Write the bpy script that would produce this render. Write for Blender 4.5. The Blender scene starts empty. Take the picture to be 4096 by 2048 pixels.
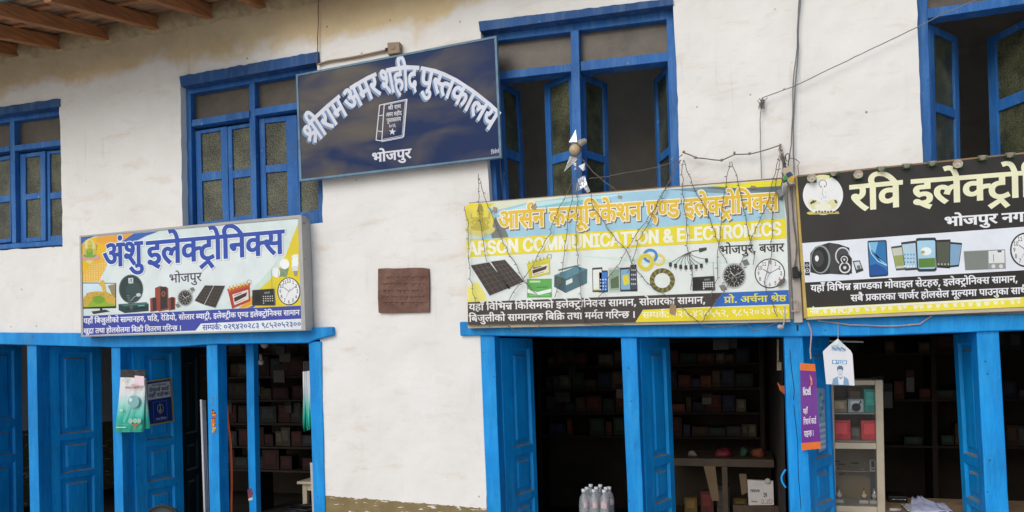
import bpy, math, random
import numpy as np
from mathutils import Vector, Matrix, noise
from mathutils.geometry import delaunay_2d_cdt
random.seed(7)
SC = bpy.context.scene
COL = SC.collection
# ------------------------------------------------------------------ camera
F = 3000.0; CX, CY = 2048.0, 1450.0
CAM = np.array([0.0, -4.6, 1.65])
yaw, pitch, roll = (math.radians(a) for a in (-16.80768517, -0.45160755, -1.34303601))
def basis(y, p, r):
    cy, sy, cp, sp, cr, sr = math.cos(y), math.sin(y), math.cos(p), math.sin(p), math.cos(r), math.sin(r)
    f = np.array([sy*cp, cy*cp, sp]); rt = np.array([cy, -sy, 0]); up = np.cross(rt, f)
    return cr*rt+sr*up, -sr*rt+cr*up, f
RT, UP, FW = basis(yaw, pitch, roll)
cam = bpy.data.cameras.new('camera'); camo = bpy.data.objects.new('camera', cam); COL.objects.link(camo)
camo.matrix_world = Matrix(((RT[0], UP[0], -FW[0], CAM[0]), (RT[1], UP[1], -FW[1], CAM[1]), (RT[2], UP[2], -FW[2], CAM[2]), (0, 0, 0, 1)))
cam.sensor_width = 36; cam.lens = F/4096*36; cam.shift_y = (CY-1024)/4096; cam.clip_end = 500
SC.camera = camo
# ------------------------------------------------------------------ light
W = bpy.data.worlds.new('World'); SC.world = W; W.use_nodes = True
nt = W.node_tree; bg = nt.nodes['Background']
sky = nt.nodes.new('ShaderNodeTexSky'); sky.sky_type = 'NISHITA'; sky.sun_disc = False
SUN_EL, SUN_AZ = math.radians(33), math.radians(-18)      # azimuth from -Y (street side) towards -X
sky.sun_elevation = SUN_EL; sky.sun_rotation = math.radians(180)+SUN_AZ*-1
sky.air_density = 1.0; sky.dust_density = 1.6; sky.ozone_density = 1.0
nt.links.new(sky.outputs[0], bg.inputs[0]); bg.inputs[1].default_value = 0.15
sl = bpy.data.lights.new('sun', 'SUN'); sl.energy = 1.5; sl.angle = math.radians(40); sl.color = (1, .99, .965)
so = bpy.data.objects.new('sun', sl); COL.objects.link(so)
sdir = Vector((-math.sin(-SUN_AZ)*math.cos(SUN_EL), -math.cos(SUN_AZ)*math.cos(SUN_EL), math.sin(SUN_EL)))
so.rotation_euler = sdir.to_track_quat('Z', 'Y').to_euler()
vs = SC.view_settings; vs.view_transform = 'Standard'; vs.look = 'None'; vs.gamma = 1; vs.exposure = -0.25; vs.use_curve_mapping = False
SC.cycles.max_bounces = 8; SC.cycles.diffuse_bounces = 5

# ------------------------------------------------------------------ helpers
def P(px, py, Y=0.0):
    """point of the place at depth plane Y seen at photo coordinate (px,py) of the original camera"""
    d = (px-CX)/F*RT + (CY-py)/F*UP + FW
    return Vector(CAM + d*((Y-CAM[1])/d[1]))
def PPL(px, py, p0, n):
    d = Vector((px-CX)/F*RT + (CY-py)/F*UP + FW); c = Vector(CAM)
    return c + d*((p0-c).dot(n)/d.dot(n))
def PROJ(w):
    v = np.array(w)-CAM; z = v@FW
    return CX+F*(v@RT)/z, CY-F*(v@UP)/z
def lin(c):
    return tuple((x/12.92 if x <= .04045 else ((x+.055)/1.055)**2.4) for x in (v/255 for v in c))
def tag(o, label=None, cat=None, group=None, kind=None):
    if label: o['label'] = label
    if cat: o['category'] = cat
    if group: o['group'] = group
    if kind: o['kind'] = kind
    return o
def thing(name, label, cat, loc, group=None):
    o = bpy.data.objects.new(name, None); COL.objects.link(o); o.location = loc; o.empty_display_size = .05
    return tag(o, label, cat, group)
def wl(o):
    v = Vector((0, 0, 0))
    while o: v += o.location; o = o.parent
    return v
class MB:
    def __init__(s): s.v = []; s.f = []; s.m = []; s.mats = []
    def mi(s, m):
        if m not in s.mats: s.mats.append(m)
        return s.mats.index(m)
    def face(s, pts, m):
        b = len(s.v); s.v += [tuple(p) for p in pts]; s.f.append(tuple(range(b, b+len(pts)))); s.m.append(s.mi(m))
    def mesh(s, vs_, fs, m):
        b = len(s.v); k = s.mi(m); s.v += [tuple(p) for p in vs_]
        for f in fs: s.f.append(tuple(i+b for i in f)); s.m.append(k)
    def prism(s, front, d, m, back=True):
        """front polygon (world pts) extruded by vector d (away from viewer)"""
        front = [Vector(p) for p in front]; d = Vector(d); n = len(front)
        bk = [p+d for p in front]
        fs = [tuple(range(n))]+[((i+1) % n, i, i+n, (i+1) % n+n) for i in range(n)]
        if back: fs.append(tuple(range(2*n-1, n-1, -1)))
        s.mesh(front+bk, fs, m)
    def pp(s, poly, Y0, Y1, m):
        """polygon in photo coordinates standing at depth Y0, with real thickness to Y1"""
        s.prism([P(x, y, Y0) for x, y in poly], (0, Y1-Y0, 0), m)
    def box(s, c0, c1, m):
        x0, y0, z0 = c0; x1, y1, z1 = c1
        s.prism([(x0, y0, z0), (x1, y0, z0), (x1, y0, z1), (x0, y0, z1)], (0, y1-y0, 0), m)
    def obox(s, O, U, V, N, u0, u1, v0, v1, n0, n1, m):
        g = lambda u, v, n: O+U*u+V*v+N*n
        s.prism([g(u0, v0, n0), g(u1, v0, n0), g(u1, v1, n0), g(u0, v1, n0)], N*(n1-n0), m)
    def tube(s, pts, r, m, n=6):
        pts = [Vector(p) for p in pts]; rings = []
        for i, p in enumerate(pts):
            a = pts[max(0, i-1)]; b = pts[min(len(pts)-1, i+1)]; t = (b-a).normalized()
            x = t.cross(Vector((.13, .9, .4))).normalized(); y = t.cross(x)
            rr = r[i] if isinstance(r, (list, tuple)) else r
            rings.append([p+(x*math.cos(k*2*math.pi/n)+y*math.sin(k*2*math.pi/n))*rr for k in range(n)])
        v = [p for q in rings for p in q]; fs = []
        for i in range(len(pts)-1):
            for k in range(n):
                fs.append((i*n+k, i*n+(k+1) % n, (i+1)*n+(k+1) % n, (i+1)*n+k))
        fs += [tuple(range(n-1, -1, -1)), tuple(range(len(v)-n, len(v)))]
        s.mesh(v, fs, m)
    def lathe(s, c, ax, prof, m, n=18):
        c = Vector(c); ax = Vector(ax).normalized(); x = ax.orthogonal().normalized(); y = ax.cross(x); v = []; fs = []
        for r, h in prof:
            for k in range(n):
                a = k*2*math.pi/n; v.append(c+ax*h+(x*math.cos(a)+y*math.sin(a))*max(r, 1e-5))
        for i in range(len(prof)-1):
            for k in range(n): fs.append((i*n+k, i*n+(k+1) % n, (i+1)*n+(k+1) % n, (i+1)*n+k))
        s.mesh(v, fs, m)
    def build(s, name, parent=None, label=None, loc=None, bevel=0, smooth=False):
        if parent is not None: off = wl(parent)
        elif loc is not None: off = Vector(loc)
        else:
            a = np.array(s.v); off = Vector((a[:, 0].mean(), a[:, 1].mean(), a[:, 2].min()))
        me = bpy.data.meshes.new(name)
        me.from_pydata([(x-off.x, y-off.y, z-off.z) for x, y, z in s.v], [], s.f)
        for m in s.mats: me.materials.append(m)
        me.polygons.foreach_set('material_index', s.m)
        if smooth: me.polygons.foreach_set('use_smooth', [True]*len(me.polygons))
        me.validate(); me.update()
        o = bpy.data.objects.new(name, me); COL.objects.link(o)
        if parent is not None: o.parent = parent
        else: o.location = off
        if label: o['label'] = label
        if bevel:
            md = o.modifiers.new('bevel', 'BEVEL'); md.width = bevel; md.segments = 2; md.limit_method = 'ANGLE'
        return o
def copy_tree(o, parent=None, shift=None):
    c = o.copy(); COL.objects.link(c); c.parent = parent
    if shift is not None: c.location = o.location+Vector(shift)
    for ch in list(o.children): copy_tree(ch, c)
    return c

# ------------------------------------------------------------------ materials
MATS = {}
def newmat(name):
    m = bpy.data.materials.new(name); m.use_nodes = True
    return m, m.node_tree, m.node_tree.nodes['Principled BSDF']
def nd(t, kind, **kw):
    n = t.nodes.new(kind)
    for k, v in kw.items():
        if k.startswith('i_'): n.inputs[k[2:].replace('_', ' ')].default_value = v
        else: setattr(n, k, v)
    return n
def noisy(name, rgb, rough=.5, var=.12, scale=6, bump=0, bscale=60, metal=0, chips=None, chipscale=18, chipth=.1, stretch=None, warm=None):
    """painted or plain surface: base colour with large and small mottling, optional chips and bump"""
    if name in MATS: return MATS[name]
    m, t, b = newmat(name); L = t.links.new
    tc = nd(t, 'ShaderNodeTexCoord'); src = tc.outputs['Object']
    if stretch:
        mp = nd(t, 'ShaderNodeMapping'); mp.inputs['Scale'].default_value = stretch; L(src, mp.inputs[0]); src = mp.outputs[0]
    n1 = nd(t, 'ShaderNodeTexNoise', i_Scale=scale, i_Detail=7, i_Roughness=.65); L(src, n1.inputs['Vector'])
    rp = nd(t, 'ShaderNodeValToRGB'); L(n1.outputs[0], rp.inputs[0])
    e = rp.color_ramp.elements; e[0].position = .3; e[1].position = .72
    e[0].color = tuple(c*(1-var) for c in rgb)+(1,); hi = [min(1, c*(1+var)) for c in rgb]
    if warm: hi = [h*w for h, w in zip(hi, warm)]
    e[1].color = tuple(hi)+(1,)
    out = rp.outputs[0]
    if chips:
        n2 = nd(t, 'ShaderNodeTexNoise', i_Scale=chipscale, i_Detail=5, i_Roughness=.7); L(src, n2.inputs['Vector'])
        r2 = nd(t, 'ShaderNodeValToRGB'); L(n2.outputs[0], r2.inputs[0])
        r2.color_ramp.elements[0].position = .5+chipth*2; r2.color_ramp.elements[1].position = .5+chipth*2+.03
        mx = nd(t, 'ShaderNodeMix', data_type='RGBA'); L(r2.outputs[0], mx.inputs[0]); L(out, mx.inputs[6]); mx.inputs[7].default_value = tuple(chips)+(1,); out = mx.outputs[2]
    L(out, b.inputs['Base Color']); b.inputs['Roughness'].default_value = rough; b.inputs['Metallic'].default_value = metal; b.inputs['Specular IOR Level'].default_value = .3
    if bump:
        n3 = nd(t, 'ShaderNodeTexNoise', i_Scale=bscale, i_Detail=5); L(src, n3.inputs['Vector'])
        bp = nd(t, 'ShaderNodeBump', i_Strength=bump, i_Distance=.01); L(n3.outputs[0], bp.inputs['Height']); L(bp.outputs[0], b.inputs['Normal'])
    MATS[name] = m; return m
def ink(c, rough=.42):
    """printed or brushed colour on a sign, as display colour of clean paint, slightly weathered"""
    return noisy('ink_%d_%d_%d' % tuple(c), lin(c), rough, .09, 5, .12, 5)
def dull(c, name=None):
    return noisy(name or 'matt_%d_%d_%d' % tuple(c), lin(c), .6, .3, 14)

def paint(name, base, faded, rough=.5, worn=.5):
    """hand-brushed oil paint on old timber: faded patches, brush streaks, grime, chips and nail heads"""
    m, t, b = newmat(name); L = t.links.new; tc = nd(t, 'ShaderNodeTexCoord'); co = tc.outputs['Object']
    def noi(scale, det, ro, vec): n = nd(t, 'ShaderNodeTexNoise', i_Scale=scale, i_Detail=det, i_Roughness=ro); L(vec, n.inputs['Vector']); return n.outputs[0]
    def mp(sc_): q = nd(t, 'ShaderNodeMapping'); q.inputs['Scale'].default_value = sc_; L(co, q.inputs[0]); return q.outputs[0]
    def ramp(x, p0, p1, flip=False):
        q = nd(t, 'ShaderNodeValToRGB'); L(x, q.inputs[0]); e = q.color_ramp.elements; e[0].position, e[1].position = p0, p1
        if flip: e[0].color = (1, 1, 1, 1); e[1].color = (0, 0, 0, 1)
        return q.outputs[0]
    def times(x, k): q = nd(t, 'ShaderNodeMath', operation='MULTIPLY'); L(x, q.inputs[0]); q.inputs[1].default_value = k; return q.outputs[0]
    def mix(f, c0, c1):
        q = nd(t, 'ShaderNodeMix', data_type='RGBA'); L(f, q.inputs[0])
        for k, v in ((6, c0), (7, c1)):
            if isinstance(v, tuple): q.inputs[k].default_value = v+(1,)
            else: L(v, q.inputs[k])
        return q.outputs[2]
    dark = tuple(c*.62 for c in base); st = mp((3.5, 3.5, .5))
    c = mix(ramp(noi(2.2, 5, .6, co), .32, .70), dark, base)
    c = mix(times(ramp(noi(5, 6, .65, st), .45, .72), .75), c, faded)
    c = mix(times(ramp(noi(16, 5, .7, st), .55, .75), .4), c, dark)
    c = mix(times(ramp(noi(3.2, 6, .7, mp((1, 1, .6))), .60, .78), .45), c, (.10, .10, .09))
    c = mix(times(ramp(noi(34, 4, .75, mp((1, 1, .45))), .73-.05*worn, .75-.04*worn), .75), c, (.40, .44, .46))
    c = mix(times(ramp(noi(21, 5, .8, st), .76-.05*worn, .77-.04*worn), .8), c, (.12, .085, .06))
    v = nd(t, 'ShaderNodeTexVoronoi', i_Scale=11); L(co, v.inputs['Vector']); c = mix(times(ramp(v.outputs['Distance'], .05, .07, True), .7), c, (.02, .03, .05))
    L(c, b.inputs['Base Color']); b.inputs['Roughness'].default_value = rough; b.inputs['Specular IOR Level'].default_value = .3
    q = nd(t, 'ShaderNodeMath', operation='ADD'); L(noi(30, 5, .6, st), q.inputs[0]); L(times(noi(7, 3, .5, co), 1.5), q.inputs[1])
    bp = nd(t, 'ShaderNodeBump', i_Strength=.35, i_Distance=.012); L(q.outputs[0], bp.inputs['Height']); L(bp.outputs[0], b.inputs['Normal']); return m
SHOPBLUE = paint('shop_blue_paint', (.002, .31, .82), (.02, .38, .80), .5)
SHOPBLUE_LIFTED = paint('brightened_shop_blue', (.002, .39, .95), (.02, .42, .85), .46)  # same paint as the posts, brightened to make up for shade on the leaves
WINBLUE = paint('window_blue_paint', (.024, .155, .48), (.08, .22, .46), .55, 1.1)
LINTELBLUE = paint('weathered_lintel_paint', (.026, .105, .31), (.09, .17, .30), .65, 1.0)
DUST = noisy('dusty_ledge', (.22, .25, .26), .8, .25, 20)
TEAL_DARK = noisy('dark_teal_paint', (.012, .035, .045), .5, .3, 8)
WOODBROWN = noisy('rafter_wood', (.36, .17, .075), .75, .4, 9, .5, 40, stretch=(6, .6, 6), warm=(1.15, 1, .85))
BOARDBROWN = noisy('roof_boards', (.34, .20, .11), .85, .7, 5, .5, 40, stretch=(.8, 5, 5))
EDGETEAL = noisy('eave_edge_metal', (.10, .16, .15), .6, .4, 8)
CREAMWOOD = noisy('cream_painted_wood', (.50, .43, .31), .5, .12, 9, .2, 40)
RAWWOOD = noisy('raw_sign_wood', (.30, .20, .11), .75, .3, 12, .4, 60, stretch=(1, 1, 6))
GREYFRAME = noisy('grey_sign_metal', (.42, .41, .39), .4, .1, 6)
BLACKPL = noisy('black_plastic', (.012, .012, .013), .35, .2, 8)
GREYPL = noisy('grey_plastic', (.2, .2, .19), .5, .15, 9)
CABLE = noisy('dusty_cable', (.15, .12, .095), .6, .3, 20)
GREYCABLE = noisy('grey_cable', (.2, .2, .2), .5, .2, 20)
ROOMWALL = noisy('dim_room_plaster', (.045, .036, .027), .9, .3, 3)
UPROOM = noisy('upper_room_plaster', (.70, .68, .63), .9, .2, 3)
STEEL = noisy('tarnished_steel', (.55, .48, .38), .4, .3, 40, metal=.3)
FOIL = noisy('silver_foil', (.72, .75, .8), .25, .12, 30, .8, 60, metal=.75)

def mat_glass(name, base, var, vs=150, rough=.22, bump=.6):
    m, t, b = newmat(name); L = t.links.new
    tc = nd(t, 'ShaderNodeTexCoord')
    v = nd(t, 'ShaderNodeTexVoronoi', i_Scale=vs); L(tc.outputs['Object'], v.inputs['Vector'])
    n = nd(t, 'ShaderNodeTexNoise', i_Scale=7, i_Detail=6); L(tc.outputs['Object'], n.inputs['Vector'])
    r = nd(t, 'ShaderNodeValToRGB'); L(n.outputs[0], r.inputs[0])
    r.color_ramp.elements[0].position = .35; r.color_ramp.elements[1].position = .7
    r.color_ramp.elements[0].color = tuple(c*(1-var) for c in base)+(1,); r.color_ramp.elements[1].color = tuple(c*(1+var) for c in base)+(1,)
    mx = nd(t, 'ShaderNodeMix', data_type='RGBA', blend_type='MULTIPLY'); mx.inputs[0].default_value = .8
    r3 = nd(t, 'ShaderNodeValToRGB'); L(v.outputs['Distance'], r3.inputs[0]); r3.color_ramp.elements[0].color = (1.7, 1.7, 1.5, 1); r3.color_ramp.elements[1].color = (.35, .35, .35, 1); r3.color_ramp.elements[1].position = .75
    L(r.outputs[0], mx.inputs[6]); L(r3.outputs[0], mx.inputs[7]); L(mx.outputs[2], b.inputs['Base Color'])
    b.inputs['Roughness'].default_value = rough
    bp = nd(t, 'ShaderNodeBump', i_Strength=bump, i_Distance=.004); L(v.outputs['Distance'], bp.inputs['Height']); L(bp.outputs[0], b.inputs['Normal'])
    return m
FIGGLASS = mat_glass('figured_glass', (.085, .09, .05), .5)
DUSTGLASS = noisy('dusty_transom_glass', (.12, .10, .078), .4, .3, 6, .15, 40, chips=(.3, .28, .25), chipscale=14, chipth=.145)
m, t, b = newmat('clear_glass'); b.inputs['Base Color'].default_value = (.2, .22, .22, 1); b.inputs['Roughness'].default_value = .03; b.inputs['Alpha'].default_value = .07; CLEARGLASS = m
m, t, b = newmat('bottle_plastic'); b.inputs['Base Color'].default_value = (.55, .58, .60, 1); b.inputs['Roughness'].default_value = .1; b.inputs['Alpha'].default_value = .36; BOTTLE = m

def wall_material():
    m, t, b = newmat('lime_plaster'); L = t.links.new
    tc = nd(t, 'ShaderNodeTexCoord'); co = tc.outputs['Object']
    sep = nd(t, 'ShaderNodeSeparateXYZ'); L(co, sep.inputs[0])
    def noi(scale, det=6, rough=.6, vec=None, dist=0):
        n = nd(t, 'ShaderNodeTexNoise', i_Scale=scale, i_Detail=det, i_Roughness=rough, i_Distortion=dist); L(vec or co, n.inputs['Vector']); return n.outputs[0]
    def ramp(x, a, bb, c0=(0, 0, 0, 1), c1=(1, 1, 1, 1)):
        r = nd(t, 'ShaderNodeValToRGB'); L(x, r.inputs[0]); e = r.color_ramp.elements
        e[0].position = a; e[1].position = bb; e[0].color = c0; e[1].color = c1; return r.outputs[0]
    def math_(op, x, y):
        n = nd(t, 'ShaderNodeMath', operation=op)
        for k, v in enumerate((x, y)):
            if isinstance(v, (int, float)): n.inputs[k].default_value = v
            else: L(v, n.inputs[k])
        return n.outputs[0]
    def mix(f, a, c, blend='MIX'):
        n = nd(t, 'ShaderNodeMix', data_type='RGBA', blend_type=blend)
        if isinstance(f, float): n.inputs[0].default_value = f
        else: L(f, n.inputs[0])
        for k, v in ((6, a), (7, c)):
            if isinstance(v, tuple): n.inputs[k].default_value = v+(1,)
            else: L(v, n.inputs[k])
        return n.outputs[2]
    base = mix(ramp(noi(2.2), .38, .68), (.83, .81, .77), (.775, .75, .705))
    # rain streaks and ochre patches, horizontal trowel smears
    mp = nd(t, 'ShaderNodeMapping'); mp.inputs['Scale'].default_value = (1, 1, 3.2); L(co, mp.inputs[0])
    base = mix(math_('MULTIPLY', ramp(noi(2.6, 8, .7, mp.outputs[0], .4), .55, .76), .6), base, (.62, .50, .36))
    base = mix(math_('MULTIPLY', ramp(noi(7, 8, .75, mp.outputs[0]), .58, .75), .3), base, (.5, .43, .36))
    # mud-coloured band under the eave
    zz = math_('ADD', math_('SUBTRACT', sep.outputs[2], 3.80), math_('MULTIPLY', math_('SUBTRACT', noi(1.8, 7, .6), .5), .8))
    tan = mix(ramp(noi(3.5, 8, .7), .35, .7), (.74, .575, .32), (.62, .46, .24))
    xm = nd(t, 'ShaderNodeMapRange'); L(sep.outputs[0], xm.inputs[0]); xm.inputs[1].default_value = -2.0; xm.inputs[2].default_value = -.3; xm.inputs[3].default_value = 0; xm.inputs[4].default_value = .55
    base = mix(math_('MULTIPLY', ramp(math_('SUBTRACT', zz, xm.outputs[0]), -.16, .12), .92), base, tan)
    # specks and nail holes
    vo = nd(t, 'ShaderNodeTexVoronoi', i_Scale=6.5); L(co, vo.inputs['Vector'])
    wob = math_('ADD', vo.outputs['Distance'], math_('MULTIPLY', noi(60, 3), .05))
    pick = ramp(noi(1.3, 2), .40, .44)
    base = mix(math_('MULTIPLY', math_('MULTIPLY', ramp(wob, .06, .085, (1, 1, 1, 1), (0, 0, 0, 1)), pick), .75), base, (.2, .15, .11))
    vo2 = nd(t, 'ShaderNodeTexVoronoi', i_Scale=15); L(mp.outputs[0], vo2.inputs['Vector'])
    wob2 = math_('ADD', vo2.outputs['Distance'], math_('MULTIPLY', noi(80, 3), .06))
    base = mix(math_('MULTIPLY', ramp(wob2, .055, .08, (1, 1, 1, 1), (0, 0, 0, 1)), .35), base, (.35, .3, .26))
    # grime runs below sills, boards and the lintel ends
    ms = nd(t, 'ShaderNodeMapping'); ms.inputs['Scale'].default_value = (9, 1, .55); L(co, ms.inputs[0])
    base = mix(math_('MULTIPLY', math_('MULTIPLY', ramp(noi(2.0, 5, .6, ms.outputs[0]), .58, .72), ramp(noi(1.1, 3), .48, .62)), .38), base, (.47, .40, .31))
    # painted brown skirting with peeled patches
    zl = math_('ADD', math_('MULTIPLY', math_('ADD', sep.outputs[0], 2.77), -.04), .715)
    dz = math_('ADD', math_('SUBTRACT', zl, sep.outputs[2]), math_('MULTIPLY', math_('SUBTRACT', noi(25, 4), .5), .03))
    isk = math_('GREATER_THAN', dz, 0)
    skc = mix(ramp(noi(9, 6), .35, .7), (.20, .145, .06), (.27, .21, .10))
    skc = mix(ramp(noi(12, 6, .6, mp.outputs[0], .6), .60, .625), skc, (.72, .69, .64))
    base = mix(isk, base, skc)
    L(base, b.inputs['Base Color']); b.inputs['Roughness'].default_value = .92
    h = math_('ADD', math_('MULTIPLY', noi(2.6, 3, .5), 1.3), math_('ADD', math_('MULTIPLY', noi(8, 3, .5), .35), math_('MULTIPLY', noi(45, 3), .035)))
    bp = nd(t, 'ShaderNodeBump', i_Strength=.5, i_Distance=.045); L(h, bp.inputs['Height']); L(bp.outputs[0], b.inputs['Normal'])
    return m
PLASTER = wall_material()

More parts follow.
